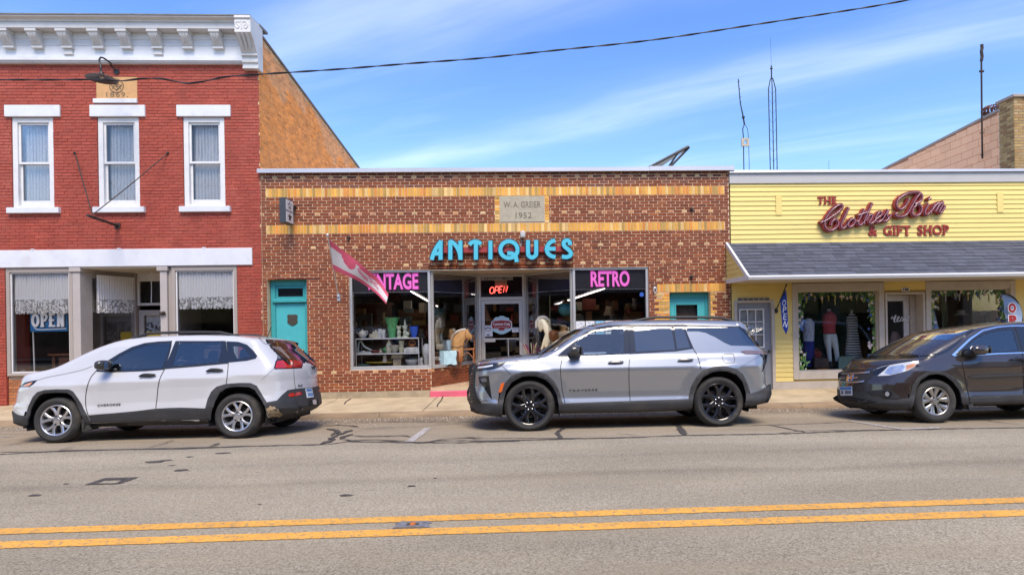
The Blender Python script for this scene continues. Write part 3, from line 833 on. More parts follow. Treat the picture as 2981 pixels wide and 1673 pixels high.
mb = MB(); mb.box(-19, B1R - .31,14.9,15,-.1, side_top(15) - .1); mb.build('rear_wall', ORM, b1)
# cornice ----------------------------------------------------------
cz = lambda y, Y: at(505, y, Y)[1]
z_top, z_cy, z_f1, z_sof = cz(46,-.42), cz(59,-.36), cz(65,-.33), cz(83,-.32)
z_arch = cz(168,-.10)
CORN = mat('cornice_paint', (.60,.59,.58),.55, var=.07, vs_=3, dirt=(.36,.34,.31), dirt_amt=.35, dirt_scale=2.0)
XE = at(690,120,-.35)[0]
con = MB()
con.sweepx([(.02, z_top),(-.43, z_top),(-.435, z_top - .025),(-.415, z_top - .04),(-.385, z_cy + .02),(-.355, z_cy),(-.352, z_f1),(-.325, z_f1 - .004),(-.325, z_sof),(-.09, z_sof),(.02, z_sof)],-19, XE)
crown = con.build('cornice_crown', CORN, b1, smooth=True, sharp=25)
fr_ = MB()
fr_.sweepx([(.0, z_sof),(-.11, z_sof),(-.11, cz(115,-.1)),(-.085, cz(116,-.1)),(-.085, cz(133,-.08)),(-.07, cz(134,-.08)),(-.07, z_arch),(.0, z_arch)],-19, XE)
fr_.build('cornice_frieze', WHITE, b1)
ar = MB()
ar.sweepx([(.02, z_arch),(-.13, z_arch),(-.13, cz(176,-.13)),(-.10, cz(178,-.1)),(-.10, cz(182,-.1)),(-.075, cz(183,-.08)),(-.075, Z_CORN),(.02, Z_CORN)],-19, XE)
ar.build('cornice_architrave', WHITE, b1)
def bracket_mesh(w=.20, long=False):
 q = MB(); P = [(-.44,0),(-.445,-.075),(-.43,-.085),(-.415,-.13),(-.37,-.165),(-.33,-.20),(-.29,-.25),(-.25,-.31),(-.205,-.345),(-.20,-.385),(-.19,-.40),(-.07,-.40),(-.07,0)]
 q.prism(P, -w / 2, w / 2, 'x')
 q.box(-w / 2 - .015, w / 2 + .015,-.462,-.07,-.07,-.002)
 for s in (-.055,0,.055):
  pts = [(s, -.415,-.10),(s, -.40,-.14),(s * .9,-.355,-.185),(s * .8,-.31,-.235),(s * .7,-.27,-.29)]
  q.tube(pts, [.018,.026,.028,.022,.012],6)
 q.box(-w / 2 - .012, w / 2 + .012,-.225,-.07,-.405,-.362)
 if long:
  q.box(-w / 2 + .02, w / 2 - .02,-.16,-.07,-.52,-.405); q.box(-w / 2, w / 2,-.175,-.07,-.545,-.515); q.box(-w / 2 + .02, w / 2 - .02,-.105,-.06,-.71,-.545)
 q.v = [(x, y * .69, z * .86) for x, y, z in q.v]
 return q.mesh('bracket', CORN, smooth=True, sharp=35)
bm1, bm2 = bracket_mesh(), bracket_mesh(long=True)
bx = [-208,25,228,455,692,905,1139,1371,1603]
for k, x in enumerate(bx):
 if k == 1: x = 10
 X = at(x / 2.576,95,-.30)[0]
 o = bpy.data.objects.new('bracket', bm2 if k in (3,6,0) else bm1); COL.objects.link(o); o.parent = b1
 o.location = Vector((X, 0, z_sof)) - b1.location
for X in (-14.3,-15.0,-15.7):
 o = bpy.data.objects.new('bracket', bm1); COL.objects.link(o); o.parent = b1; o.location = Vector((X, 0, z_sof)) - b1.location
ca, cb = at(686,120,-.42)[0], B1R + .05
zt, zbm = at(708,45,-.47)[1], at(715,199,-.15)[1]
q = MB()
q.prism([(.1, zt),(-.68, zt),(-.69, zt - .05),(-.64, zt - .075),(-.66, zt - .10),(-.655, zt - .30),(-.665, zt - .35),(-.62, zt - .37),(-.52, zt - .42),(-.40, zt - .52),(-.31, zt - .62),(-.25, zt - .68),(-.27, zt - .72),(-.20, zt - .74),(-.20, zbm + .19),(-.23, zbm + .17),(-.23, zbm + .13),(-.18, zbm + .11),(-.18, zbm + .03),(-.21, zbm + .02),(-.21, zbm),(.1, zbm)], ca, cb, 'x')
q.v = [(x, y * .7 if y < 0 else y, z) for x, y, z in q.v]
cons = q.build('end_console', CORN, b1, smooth=True, sharp=25)
q = MB()
xm = (ca + cb) / 2 - .02
for s in (-1,1):
 pts = curve_pts([(xm + s * .02, zt - .14),(xm + s * .09, zt - .13),(xm + s * .13, zt - .20),(xm + s * .09, zt - .27),(xm + s * .05, zt - .23),(xm + s * .08, zt - .19)],5)
 q.tube([(a, -.662, b) for a, b in pts],.012,6)
q.tube([(xm, -.66, zt - .12),(xm, -.66, zt - .28)],.014,6)
for s in (-.1,0,.1):
 q.tube([(xm + s, -.64, zt - .36),(xm + s * .9,-.54, zt - .43),(xm + s * .8,-.42, zt - .53),(xm + s * .7,-.33, zt - .62)],[.02,.03,.03,.015],6)
q.v = [(x, y * .7, z) for x, y, z in q.v]
q.build('scroll_carving', CORN, cons, smooth=True)
mb = MB(); mb.box(-19, cb - .02,-.45,.3, z_top - .002, z_top + .022); mb.box(-19, cb + .01,-.05,.35, zt - .02, zt + .03); mb.build('cornice_flashing', mat('flashing', (.19,.18,.17),.8, var=.3, vs_=9), b1)
STONE = mat('tan_date_stone', (.58,.33,.15),.9, var=.14, vs_=9, bump=.25, bs=80)
CARVE = mat('carved_line', (.22,.15,.085),.95, var=.3, vs_=30)
mb = MB(); mb.box(stone[0], stone[1],-.012,.05, stone[2], stone[3]); ds = mb.build('date_stone', STONE, b1, bevel=.006)
mb = MB(); s2 = rect(707 / 2.576,745 / 2.576,1035 / 2.576,779 / 2.576); mb.box(s2[0], s2[1],-.05,.05, stone[2] - .095, stone[2] - .001); mb.build('date_stone_sill', WHITE, b1, bevel=.006)
sx, sz = (stone[0] + stone[1]) / 2,(stone[2] + stone[3]) / 2
letters('carved_date', '1869.', CARVE, sx + .01,-.0135, stone[2] + .095,.17, width=.46, parent=ds, depth=.006, height=.105, space=1.2)
em = MB(); ex, ez = sx + .0, stone[3] - .20
ring = [(ex + .145 * math.cos(a), ez + .145 * math.sin(a)) for a in np.linspace(0,2 * math.pi, 33)]
ribbon(em, ring, .022,-.0165,-.010)
ribbon(em, [(ex - .085, ez - .06),(ex, ez + .13),(ex + .085, ez - .06)],.02,-.0195,-.0095)
ribbon(em, [(ex - .11, ez + .03),(ex, ez - .09),(ex + .11, ez + .03)],.024,-.0225,-.009)
ribbon(em, [(ex + .025, ez + .03),(ex + .0, ez + .045),(ex - .022, ez + .015),(ex, ez - .015),(ex + .025, ez),(ex + .005, ez + .005)],.011,-.0255,-.0085)
em.build('carved_emblem', CARVE, ds)
LINS = [(28,445,783,868),(668,1083,783,868),(1320,1725,783,866)]
SILL = [(45,437),(692,1078),(1340,1722)]
LACE1 = cloth_mat('upper_lace', (.86,.85,.84),.06, scale=45)
for i, w in enumerate(win):
 l = rect(LINS[i][0] / 2.576, LINS[i][2] / 2.576, LINS[i][1] / 2.576, LINS[i][3] / 2.576,-.05)
 mb = MB(); mb.box(l[0], l[1],-.05,.1, zwin1 + .002, zwin1 + .255); mb.build('lintel', WHITE, b1, bevel=.008)
 s = rect(SILL[i][0] / 2.576,0, SILL[i][1] / 2.576,1000,-.08)
 mb = MB(); mb.box(at(SILL[i][0] / 2.576,610,-.08)[0], at(SILL[i][1] / 2.576,610,-.08)[0],-.085,.1, zwin0 - .125, zwin0 - .002); mb.build('sill', WHITE, b1, bevel=.008)
 wf = MB(); frame(wf, w[0] + .003, w[1] - .003, zwin0, zwin1,.015,.13,.105,.11,.05)
 wo = wf.build('window', TRIMW, b1, bevel=.006)
 a, b, c, d = w[0] + .108, w[1] - .108, zwin0 + .05, zwin1 - .11
 zm = at(285,472)[1]
 sa = MB(); frame(sa, a, b, zm - .03, d, .05,.085,.045,.045,.05); sa.build('upper_sash', TRIMW, wo, bevel=.003)
 sb = MB(); frame(sb, a, b, c, zm + .02,.088,.12,.045,.04,.12); sb.build('lower_sash', TRIMW, wo, bevel=.003)
 pane('pane', a + .04, b - .04, zm + .01, d - .04,.068, UGLASS, wo)
 pane('pane', a + .04, b - .04, c + .11, zm - .01,.104, UGLASS, wo)
 ct = curtain('lace_curtain', (a + .02,.19),(b - .02,.19), c + .05, d, 9,.03, LACE1, wo)
 mbx = MB(); mbx.box(a - .1, b + .1,.24,.26, c - .2, d + .2); mbx.build('room_backing', mat('dim_room_backing', (.34,.34,.36),.9, var=.3, vs_=3), wo)  # plain grey board standing in for the dim room behind the lace
mb = MB(); mb.box(-19, at(733,745,-.04)[0],-.04,.2, BEAM_Z0, BEAM_Z1); beam = mb.build('shop_beam', WHITE, b1, bevel=.008)
mb = MB()
for x in (245,893,1530):
 X = at(x / 2.576,723,-.03)[0]; mb.box(X - .035, X + .035,-.045,-.01, BEAM_Z1 - .004, BEAM_Z1 + .022)
mb.build('beam_clip', WHITE, beam)
SY = .0
P1a, P1b = at(212,950,.0)[0], at(234.5,950,.0)[0]
P2a, P2b = at(467,950,.0)[0], at(487.5,950,.0)[0]
CAPZ = at(230,791)[1]
for a, b in ((P1a, P1b),(P2a, P2b)):
 mb = MB(); mb.box(a, b, 0.0,.36,-.02, CAPZ); mb.build('shop_post', TAUPE2, b1, bevel=.008)
 mb = MB(); mb.box(a - .05, b + .03,-.03,.38, CAPZ, BEAM_Z0 - .002); mb.build('post_cap', TAUPE2, b1, bevel=.006)
zs0 = at(100,1090)[1]; ztg = at(150,793)[1]
def shop_window(xa, xb, nm):
 wf = MB(); frame(wf, xa, xb, zs0 - .03, BEAM_Z0 - .004, SY, SY + .16,.075,.10,.07)
 wf.box(xa + .03, xb - .03, SY - .02, SY + .0, zs0 - .02, zs0 + .03)
 wo = wf.build('shop_window', TAUPE, b1, bevel=.006)
 fr2 = MB(); frame(fr2, xa + .076, xb - .076, zs0 + .042, BEAM_Z0 - .106, SY + .03, SY + .06,.025); fr2.build('bead', TRIMW, wo)
 pane('pane', xa + .09, xb - .09, zs0 + .06, BEAM_Z0 - .12, SY + .05, PGLASS, wo)
 return wo
LW = shop_window(SF_X0 + .01, P1a - .002, 'l')
RW = shop_window(P2b + .10, SF_X1 - .01, 'r')
mb = MB(); mb.box(P2b + .002, P2b + .098,.05,.34,-.02, BEAM_Z0 - .004); mb.build('mullion', TAUPE, b1, bevel=.006)
TANB = mat('tan_base_brick', (.4,.2,.1),.85, attr=True, var=.15, vs_=7, bump=.4, bs=60)
TANM = mat('base_mortar', (.45,.37,.28),.95, var=.15)
for xa, xb in ((SF_X0 + .004, P1a - .003),(P2b + .004, SF_X1 - .004)):
 mb = MB(); mb.box(xa, xb, .05,.25,-.05, zs0 - .034); mb.build('base_wall', TANM, b1)
 bs_ = []
 for k in range(8):
  za = .01 + k * .0677
  if za + .06 > zs0 - .03: break
  bs_ += course(xa, xb, za, za + .0677,[],(k % 2) * .1016, lambda: tuple(np.array([.42,.155,.055]) * random.gauss(1,.14)))
 lay(b1, bs_, .05,.012, TANB, (xa, 0), n_single=400)
DY = 1.5
DXa, DXb = at(403,1000, DY)[0], P2a - .05
mb = MB(); slab_between(mb, (P1b - .01,.36),(DXa, DY),-.02,.45,.12); slab_between(mb, (P1b - .01,.36),(DXa, DY), BEAM_Z0 - .22, BEAM_Z0,.12)
mb.box(DXa - .09, DXa + .02, DY - .1, DY + .05,-.02, BEAM_Z0); mb.build('entry_frame', TAUPE, b1)
mb = MB(); slab_between(mb, (P1b, .37),(DXa - .01, DY - .05),.45, BEAM_Z0 - .22,.006); mb.build('entry_pane', PGLASS, b1, fix=False)
mb = MB(); slab_between(mb, (DXb, DY),(P2a + .06,.36),-.02, BEAM_Z0,.1); mb.build('entry_side', TAUPE, b1)
mb = MB(); mb.box(P1a, P2b, .0, DY + .1, BEAM_Z0 - .03, BEAM_Z0 - .004)
for k in range(12):
 x = P1b + (P2a - P1b) * k / 12; mb.box(x, x + .012,.02, DY, BEAM_Z0 - .036, BEAM_Z0 - .029)
mb.build('entry_ceiling', mat('cream_beadboard', (.60,.53,.42),.6, var=.08), b1)
mb = MB(); mb.box(P1a, P2b, .2, DY + .2,-.05,.02); mb.build('entry_floor', CONC, b1)
tz0, tz1 = at(435,450 + 1115 / 2.576, DY)[1], at(435,450 + 903 / 2.576, DY)[1]
dz1 = at(435,450 + 1165 / 2.576, DY)[1]
mb = MB(); frame(mb, DXa + .02, DXb, tz0 - .05, BEAM_Z0 - .03, DY - .04, DY + .06,.05,.2,.06); tr_ = mb.build('transom', TRIMW, b1)
pane('pane', DXa + .06, DXb - .05, tz0, tz1, DY, glass('dark_shop_glass', (.5,.52,.52),1.0), tr_)
mb = MB(); frame(mb, DXa + .03, DXb - .01,.02, dz1, DY - .02, DY + .04,.12,.13,.8); dr_ = mb.build('door', mat('door_grey_paint', (.44,.41,.385),.5), b1, bevel=.005)
pane('pane', DXa + .14, DXb - .12,.8, dz1 - .12, DY + .01, PGLASS, dr_)
DLACE = cloth_mat('door_lace', (.75,.74,.72),.12, lace=.85, lace_z=dz1 - .27, scale=24)
curtain('door_curtain', (DXa + .15, DY + .06),(DXb - .13, DY + .06),.8, dz1 - .13,8,.012, DLACE, dr_)
mb = MB(); r_ = rect(1102 / 2.576,450 + 1325 / 2.576,1200 / 2.576,450 + 1400 / 2.576, DY); mb.box(r_[0], r_[1] + .1, DY - .012, DY - .008, r_[2] - .05, r_[3]); mb.build('yellow_notice', mat('yellow_paper', (.80,.58,.06),.8, var=.05), dr_)
mb = MB(); X_, _ = at(1133 / 2.576,800,.7); mb.tube([(X_, .7, BEAM_Z0 - .03),(X_ + .005,.7, BEAM_Z0 - .45),(X_ - .005,.7, at(440,450 + 1108 / 2.576,.7)[1])],.009,6)
tag(mb.build('pull_cord', TRIMW), 'white pull cord hanging from the ceiling of the recessed entry', 'cord')
mb = MB(); X_, Z_ = at(1215 / 2.576,450 + 1190 / 2.576,-.02); mb.sphere((X_, -.03, Z_),.045,.04,.04); mb.sphere((X_ + .05,-.04, Z_ + .02),.03,.03,.028); mb.tube([(X_ - .06,-.02, Z_),(X_ + .08,-.03, Z_ - .02)],.014,6)
tag(mb.build('old_fixture', IRON, smooth=True), 'rusty metal fixture on the taupe post beside the shop door', 'fixture')
vz0, vz1 = at(120,908)[1], at(120,797)[1]
VAL = cloth_mat('valance_lace', (.95,.93,.90),.0, lace=.6, lace_z=vz0 + .28, scale=30)
curtain('valance', (SF_X0 + .12, SY + .085),(P1a - .06, SY + .085), vz0, vz1,21,.02, VAL, LW, scallop=.04)
curtain('valance', (P1b + .06,.40),(DXa + .0, DY - .07), vz0, vz1,16,.018, VAL, b1, scallop=.035)
curtain('valance', (P2b + .20, SY + .085),(SF_X1 - .1, SY + .085), vz0 + .05, vz1 + .06,20,.02, VAL, RW, scallop=.04)
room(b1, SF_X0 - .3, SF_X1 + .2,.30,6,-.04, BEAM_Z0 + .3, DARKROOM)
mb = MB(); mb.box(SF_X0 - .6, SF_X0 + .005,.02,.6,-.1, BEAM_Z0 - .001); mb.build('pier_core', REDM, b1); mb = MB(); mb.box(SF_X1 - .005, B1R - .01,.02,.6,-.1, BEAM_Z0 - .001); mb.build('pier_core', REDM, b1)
WOOD = mat('brown_wood', (.13,.052,.025),.5, var=.3, vs_=8, stretch=(1,1,8))
desk = thing('wooden_desk', 'brown wooden desk standing behind the shop window under the OPEN sign', 'desk', (SF_X0 + .9,.7,0))
x0, x1 = SF_X0 + .42, P1a - .12
for nm, bxs in (('top', (x0, x1,.55,1.2,1.02,1.07)),('drawer_front', (x0 + .2, x1 - .05,.6,1.15,.62,1.0)),('leg', (x0 + .05, x0 + .12,.6,.67,0,1.02)),('leg', (x1 - .12, x1 - .05,.6,.67,0,.62))):
 mb = MB(); mb.box(*bxs); mb.build(nm, WOOD, desk, bevel=.008)
mb = MB(); mb.box(x0 - .1, x1,.32,.5,.50,.54); tag(mb.build('window_ledge', WOOD), 'wooden ledge with papers inside the first shop window', 'ledge')
mb = MB(); r_ = rect(150 / 4.016,950 + 505 / 4.016,270 / 4.016,950 + 545 / 4.016,.4); mb.prism([(r_[0], r_[2]),(r_[1], r_[2]),(r_[1], r_[3]),(r_[0] + .05, r_[3] - .03)],.35,.45, 'y'); tag(mb.build('folded_paper', TRIMW), 'crumpled white paper lying at the bottom of the first shop window', 'paper')
mb = MB(); mb.box(P1b + .55, P1b + .85,1.7,2.2,.6,1.9); tag(mb.build('tan_cabinet', mat('tan_wood', (.32,.20,.09),.6, var=.2)), 'tan cabinet seen through the angled entry pane', 'cabinet')
mb = MB(); mb.tube([(SF_X0 + .3,.35,.55),(SF_X0 + .28,.35,1.65)],.014,6); tag(mb.build('curtain_pole', TRIMW), 'white upright pole inside the first shop window', 'pole')
curtain('hanging_cloth', (P1a - .4,.62),(P1a - .08,.62),.55,1.52,5,.025, cloth_mat('patterned_cloth', (.42,.36,.28),.0, lace=.5, lace_z=1.4, scale=38), None)
tag(bpy.data.objects['hanging_cloth'], 'patterned cloth hanging inside the window beside the taupe post', 'cloth')
mb = MB(); mb.box(P2b + .5, SF_X1 - .5,.5,.9,.9,1.12); mb.sphere((P2b + .75,.7,1.18),.3,.2,.08); tag(mb.build('upholstered_stool', mat('brown_fabric', (.16,.10,.08),.9, var=.3, vs_=20), smooth=True), 'brown upholstered seat inside the lace curtained window by the brick pier', 'seat')
osn = thing('open_sign', 'blue OPEN sign with white slab letters hanging under the lace valance', 'sign', (SF_X0 + .9,.25,1.5))
r_ = rect(228 / 2.576,450 + 1196 / 2.576,506 / 2.576,450 + 1325 / 2.576,.22)
BLUES = mat('blue_sign', (.012,.135,.33),.45, var=.06)
mb = MB(); mb.box(r_[0], r_[1],.215,.235, r_[2], r_[3]); mb.build('board', BLUES, osn)
WL = mat('white_lettering', (.8,.8,.8),.5, var=.03); SH = mat('navy_shadow', (.01,.02,.06),.5)
def slab_open(parent, cx, cz, w, h, Y, st, m_):
 mbs = MB(); lw = w / 4.3
 xs = [cx - w / 2 + lw * (.5 + 1.1 * i) for i in range(4)]
 e = .0
 def rb(pts, wd):
  nonlocal e
  ribbon(mbs, pts, wd, Y - e, Y + .004); e += .0012
 hh = h / 2; a = lw * .36
 rb([(xs[0] + a * math.cos(t), cz + (hh - st / 2) * math.sin(t)) for t in np.linspace(0,2 * math.pi, 25)], st)
 rb([(xs[1] - a * .6, cz - hh),(xs[1] - a * .6, cz + hh)], st)
 rb(curve_pts([(xs[1] - a * .6, cz + hh - st / 2),(xs[1] + a * .4, cz + hh - st / 2),(xs[1] + a, cz + hh * .5),(xs[1] + a * .4, cz),(xs[1] - a * .6, cz)],6), st * .85)
 rb([(xs[1] - a * 1.2, cz - hh + st * .3),(xs[1] + a * .1, cz - hh + st * .3)], st * .6); rb([(xs[1] - a * 1.2, cz + hh - st * .3),(xs[1] - a * .2, cz + hh - st * .3)], st * .6)
 rb([(xs[2] - a * .6, cz - hh),(xs[2] - a * .6, cz + hh)], st)
 for zz, l in ((hh - st * .35,1.0),(0,.7),(-hh + st * .35,1.1)): rb([(xs[2] - a * 1.2, cz + zz),(xs[2] + a * l, cz + zz)], st * .7)
 rb([(xs[3] - a * .8, cz - hh),(xs[3] - a * .8, cz + hh)], st * .85); rb([(xs[3] - a * .8, cz + hh),(xs[3] + a * .8, cz - hh)], st); rb([(xs[3] + a * .8, cz - hh),(xs[3] + a * .8, cz + hh)], st * .85)
 rb([(xs[3] - a * 1.4, cz - hh + st * .3),(xs[3] - a * .2, cz - hh + st * .3)], st * .6); rb([(xs[3] + a * .2, cz + hh - st * .3),(xs[3] + a * 1.4, cz + hh - st * .3)], st * .6)
 mbs.build('lettering', m_, parent)
cxo, czo = (r_[0] + r_[1]) / 2,(r_[2] + r_[3]) / 2 + .06
slab_open(osn, cxo + .015, czo - .015,(r_[1] - r_[0]) * .9,.30,.213,.062, SH)
slab_open(osn, cxo, czo, (r_[1] - r_[0]) * .9,.30,.197,.058, WL)
mb = MB(); ribbon(mb, curve_pts([(r_[0] + .08, czo - .16),(r_[0] + .11, r_[2] + .08),(r_[0] + .2, r_[2] + .045),(r_[1] - .02, r_[2] + .06)],6),.018,.208,.214); mb.build('swash', WL, osn)
sb = thing('sign_bracket', 'rusty iron sign bracket with two stay rods on the red brick wall', 'bracket', (-10,0,3.8))
wx, wz = at(343.5,657.5,0); ox, oz = at(255,627,-1.05)
mb = MB(); mb.tube([(wx, 0, wz),((wx + ox) / 2,-.5,(wz + oz) / 2),(ox, -1.05, oz)],.03,8); mb.box(wx - .06, wx + .06,-.03,.005, wz - .06, wz + .06); mb.build('arm', IRON, sb)
for (px, py) in ((218.5,446),(489,446)):
 a, z_ = at(px, py, 0); e_ = (ox + .06,-1.0, oz + .02)
 mb = MB(); mb.tube([(a, 0, z_),((a + e_[0]) / 2,-.5,(z_ + e_[2]) / 2 - .02), e_],.011,6); mb.sphere((a, -.01, z_),.03); mb.build('stay_rod', IRON, sb)
gl = thing('gooseneck_lamp', 'dark gooseneck barn lamp over the date stone', 'lamp', (-9.3,0,7))
mx_, mz_ = at(341,210,0); lx, lz = at(296,224,-.75)
tp = at(299,169,-.5)
pts = curve_pts([(mx_, 0, mz_),(mx_ - .06,-.10, mz_ + .10),(at(322,184,-.3)[0],-.3, at(322,184,-.3)[1]),(tp[0],-.52, tp[1]),(at(289,176,-.68)[0],-.68, at(289,176,-.68)[1]),(lx - .02,-.75, lz + .22),(lx, -.75, lz + .06)],7)
mb = MB(); mb.tube(pts, .017,8); mb.lathe([(.06,-.02),(.06,.0),(.05,.012)],(mx_, -.0, mz_),12, 'y'); mb.build('arm', BLACKM, gl, smooth=True)
mb = MB(); mb.lathe([(.04,.10),(.05,.05),(.10,.035),(.20,.0),(.275,-.045),(.28,-.05),(.268,-.045),(.19,-.008),(.09,.02),(.03,.03)],(lx, -.75, lz),28, caps=False); mb.build('lamp_shade', mat('brown_enamel', (.045,.026,.018),.4, var=.25, vs_=9), gl, smooth=True)
mb = MB(); mb.sphere((lx, -.75, lz - .0),.035,.035,.05); mb.build('bulb', mat('frosted_bulb', (.7,.65,.55),.3), gl, smooth=True)
# ================================================================== building 2: antiques shop, brown brick 1952
zD = lambda x, y: (740 + x / 3.363,460 + y / 3.363)
zE = lambda x, y: (1400 + x / 3.363,460 + y / 3.363)
zF = lambda x, y: (980 + x / 3.363,740 + y / 3.363)
b2 = thing('antiques_shop', 'single storey brown brick antiques shop with yellow brick bands and a recessed glass entry', 'building', (-.7,0,0))
X2L, X2R = -5.955,4.535
ZB0, CH = .134,.06757
zk = lambda k: ZB0 + k * CH
ZTOP2 = zk(72)
ZHEAD, ZSILL = zk(40) - .012, zk(7) + .004
WLa, WLb = at(1017,930)[0],-2.28
WRa, WRb = at(1668,850)[0], at(1888.5,850)[0]
ld = rect(779.5,801,895,1140); ld = (ld[0], ld[1],-.3, zk(37) + .02)
rd = rect(1951,850,2070,1140); rd = (rd[0], rd[1],-.3, at(2010,850)[1])
RH0, RH1 = rd[3] + .002, rd[3] + .2
RHx0, RHx1 = at(1913,838)[0], at(2113,838)[0]
hL, hE, hR = (WLa, WLb, ZSILL, ZHEAD),(WLb - .001, WRa, -.3, ZHEAD),(WRa - .001, WRb, ZSILL, ZHEAD)
holes2 = [ld, rd, hL, hE, hR]
plq = rect(1455.6,574.5,1585,648); plq = (plq[0], plq[1], zk(55) + .02, zk(64) - .006)
BRK = mat('face_brick', (.2,.05,.03),.78, attr=True, var=.18, vs_=5, bump=.45, bs=70, spec=.3, dirt=(.26,.11,.06), dirt_amt=.2, dirt_scale=1.3)
MOR2 = mat('pink_mortar', (.70,.49,.32),.95, var=.14, vs_=6, bump=.3, bs=80)
mb = MB(); wall_holes(mb, X2L + .002, X2R, ZB0, ZTOP2 + .02, holes2,0.0,.32); mb.build('mortar_wall', MOR2, b2, fix=False)
mb = MB(); wall_holes(mb, X2L + .002, X2R, -.3, ZB0,[ld, rd, hE],-.02,.34); mb.build('foundation', CONCF, b2, fix=False)
def brown():
 k = random.gauss(1,.09); t = random.random()
 if t < .06: return (.17 * k, .044 * k, .018 * k)
 if t < .14: return (.29 * k, .088 * k, .028 * k)
 return (.225 * k, .058 * k, .020 * k)
def yellow():
 k = random.gauss(1,.10); t = random.random()
 if t < .16: return (.46 * k, .28 * k, .07 * k)
 if t < .34: return (.66 * k, .26 * k, .05 * k)
 if t < .48: return (.70 * k, .46 * k, .17 * k)
 return (.70 * k, .36 * k, .065 * k)
def peach():
 return tuple(np.array(random.choice([(.56,.33,.15),(.52,.25,.10),(.48,.22,.11),(.60,.40,.19)])) * random.gauss(1,.1))
bands = {64,65,66,52,53,54}
xb0, xb1 = at(774,610)[0], at(2110,610)[0]
px0c, px1c = at(zE(135,500)[0],610)[0], at(zE(668,500)[0],610)[0]
accent_rows = {70: -9,58: -9,47: -4.95,41: -2.9,35: 2.7,29: 2.7,23: 2.7,6: -9}
bricks = []
for k in range(72):
 za, zb = zk(k), zk(k + 1)
 hs = list(holes2)
 if k in bands: hs.append((xb0, xb1,0,9))
 if 55 <= k < 64: hs.append((px0c, px1c, 0,9))
 if RH0 < (za + zb) / 2 < RH1: hs.append((RHx0, RHx1,0,9))
 acc = None
 if k in accent_rows:
  lim = accent_rows[k]
  acc = (lambda i, x, lim=lim: peach() if (i % 2 == 0 and x > lim) else None)
 row = course(X2L + .004, X2R, za, zb, hs, (k % 2) * .1016 + (.05 if acc else 0), brown, gap=.0115, hz=.0120, accent=acc)
 out = []
 for a, b, c, d, col in row:
  m_ = (a + b) / 2
  if k >= 69 and col[0] < .3: col = tuple(np.array(col) * random.uniform(.55,.95) + np.array((.012,.013,.016)))
  elif k in (67,68) and random.random() < .25: col = tuple(np.array(col) * .8 + np.array((.03,.03,.033)))
  if zb < RH0 + .02 and (rd[0] - (.14 if k % 2 else .24) < m_ < rd[0] or rd[1] < m_ < rd[1] + (.14 if k % 2 else .24)): col = yellow()
  out.append((a, b, c, d, col))
 bricks += out
for k0 in (64,52):
 x = xb0
 while x < xb1 - .03:
  w = min(CH, xb1 - x)
  bricks.append((x + .004, x + w - .004, zk(k0) + .005, zk(k0 + 3) - .005, yellow())); x += CH
for k in range(55,64):
 for a, b in ((px0c, plq[0] - .006),(plq[1] + .006, px1c)):
  bricks.append((a + .005, b - .005, zk(k) + .004, zk(k + 1) - .004, yellow()))
x = RHx0
while x < RHx1 - .03:
 bricks.append((x + .004, min(x + CH, RHx1) - .004, RH0 + .004, RH1 - .004, yellow())); x += CH
lay(b2, bricks, 0.0,.009, BRK, (-.5,4.1), jit=.0025)
mb = MB(); mb.box(X2L, X2R + .01,-.022,.05, ZTOP2 - .006, ZTOP2 + .002); mb.build('corbel', MOR2, b2)
COPE = mat('coping_metal', (.50,.50,.52),.42,.35, var=.10, vs_=2, stretch=(.3,1,1), dirt=(.33,.32,.31), dirt_amt=.4, dirt_scale=1.5)
xs_ = [-5.99,-3.05,-.28,2.70,4.64]
for i, (a, b) in enumerate(zip(xs_[:-1], xs_[1:])):
 e = .012 if i == 3 else 0
 q = MB(); q.prism([(.36, ZTOP2 + .105 + e),(-.075 - e, ZTOP2 + .085 + e),(-.095 - e, ZTOP2 + .075 + e),(-.10 - e, ZTOP2 - .012),(-.085, ZTOP2 - .012),(-.08, ZTOP2 + .002),(.36, ZTOP2 + .002)], a + .001, b - .001, 'x')
 q.build('coping', COPE, b2)
mb = MB(); mb.box(X2L, X2R, .32,13,4.55,4.62); mb.build('roof', ROOF, b2)
mb = MB(); mb.box(X2L + .02, X2R - .01,12.8,13,-.3,4.55); mb.box(X2R - .2, X2R - .002,.33,12.8,-.3,5.02); mb.build('rear_walls', MOR2, b2)
PLQ = mat('plaque_limestone', (.42,.37,.27),.9, var=.14, vs_=9, bump=.3, bs=90, dirt=(.25,.2,.13), dirt_amt=.4, dirt_scale=6)
mb = MB(); mb.box(plq[0], plq[1],-.016,.02, plq[2], plq[3]); po = mb.build('name_plaque', PLQ, b2, bevel=.005)
CUT = mat('incised_letters', (.17,.14,.10),.95, var=.3, vs_=30)
pcx = (plq[0] + plq[1]) / 2
letters('incised_name', 'W. A. GREIER', CUT, pcx - .0,-.0175, plq[3] - .19,.2, width=.83, parent=po, depth=.005, height=.135)
letters('incised_year', '1952', CUT, pcx + .03,-.0175, plq[2] + .15,.2, width=.36, parent=po, depth=.005, height=.125)
E1, E2 = (-1.33,1.45),(-.19,1.45)
P1, P2 = (WLb, .05),(WRa, .05)
SOF = mat('soffit_paint', (.46,.38,.29),.7, var=.1)
mb = MB(); mb.prism([(WLb - .02,.0),(WRa + .02,.0),(E2[0] + .05,1.6),(E1[0] - .05,1.6)], ZHEAD - .02, ZHEAD + .1, 'z'); mb.build('entry_soffit', SOF, b2)
mb = MB(); mb.prism([(WLb, -.015),(WRa, -.015),(E2[0] + .05,1.6),(E1[0] - .05,1.6)],-.3,.115, 'z'); mb.build('entry_floor', CONC, b2)
PINK = mat('pink_step_paint', (.68,.115,.18),.6, var=.12, vs_=8, dirt=(.4,.12,.12), dirt_amt=.35, dirt_scale=5)
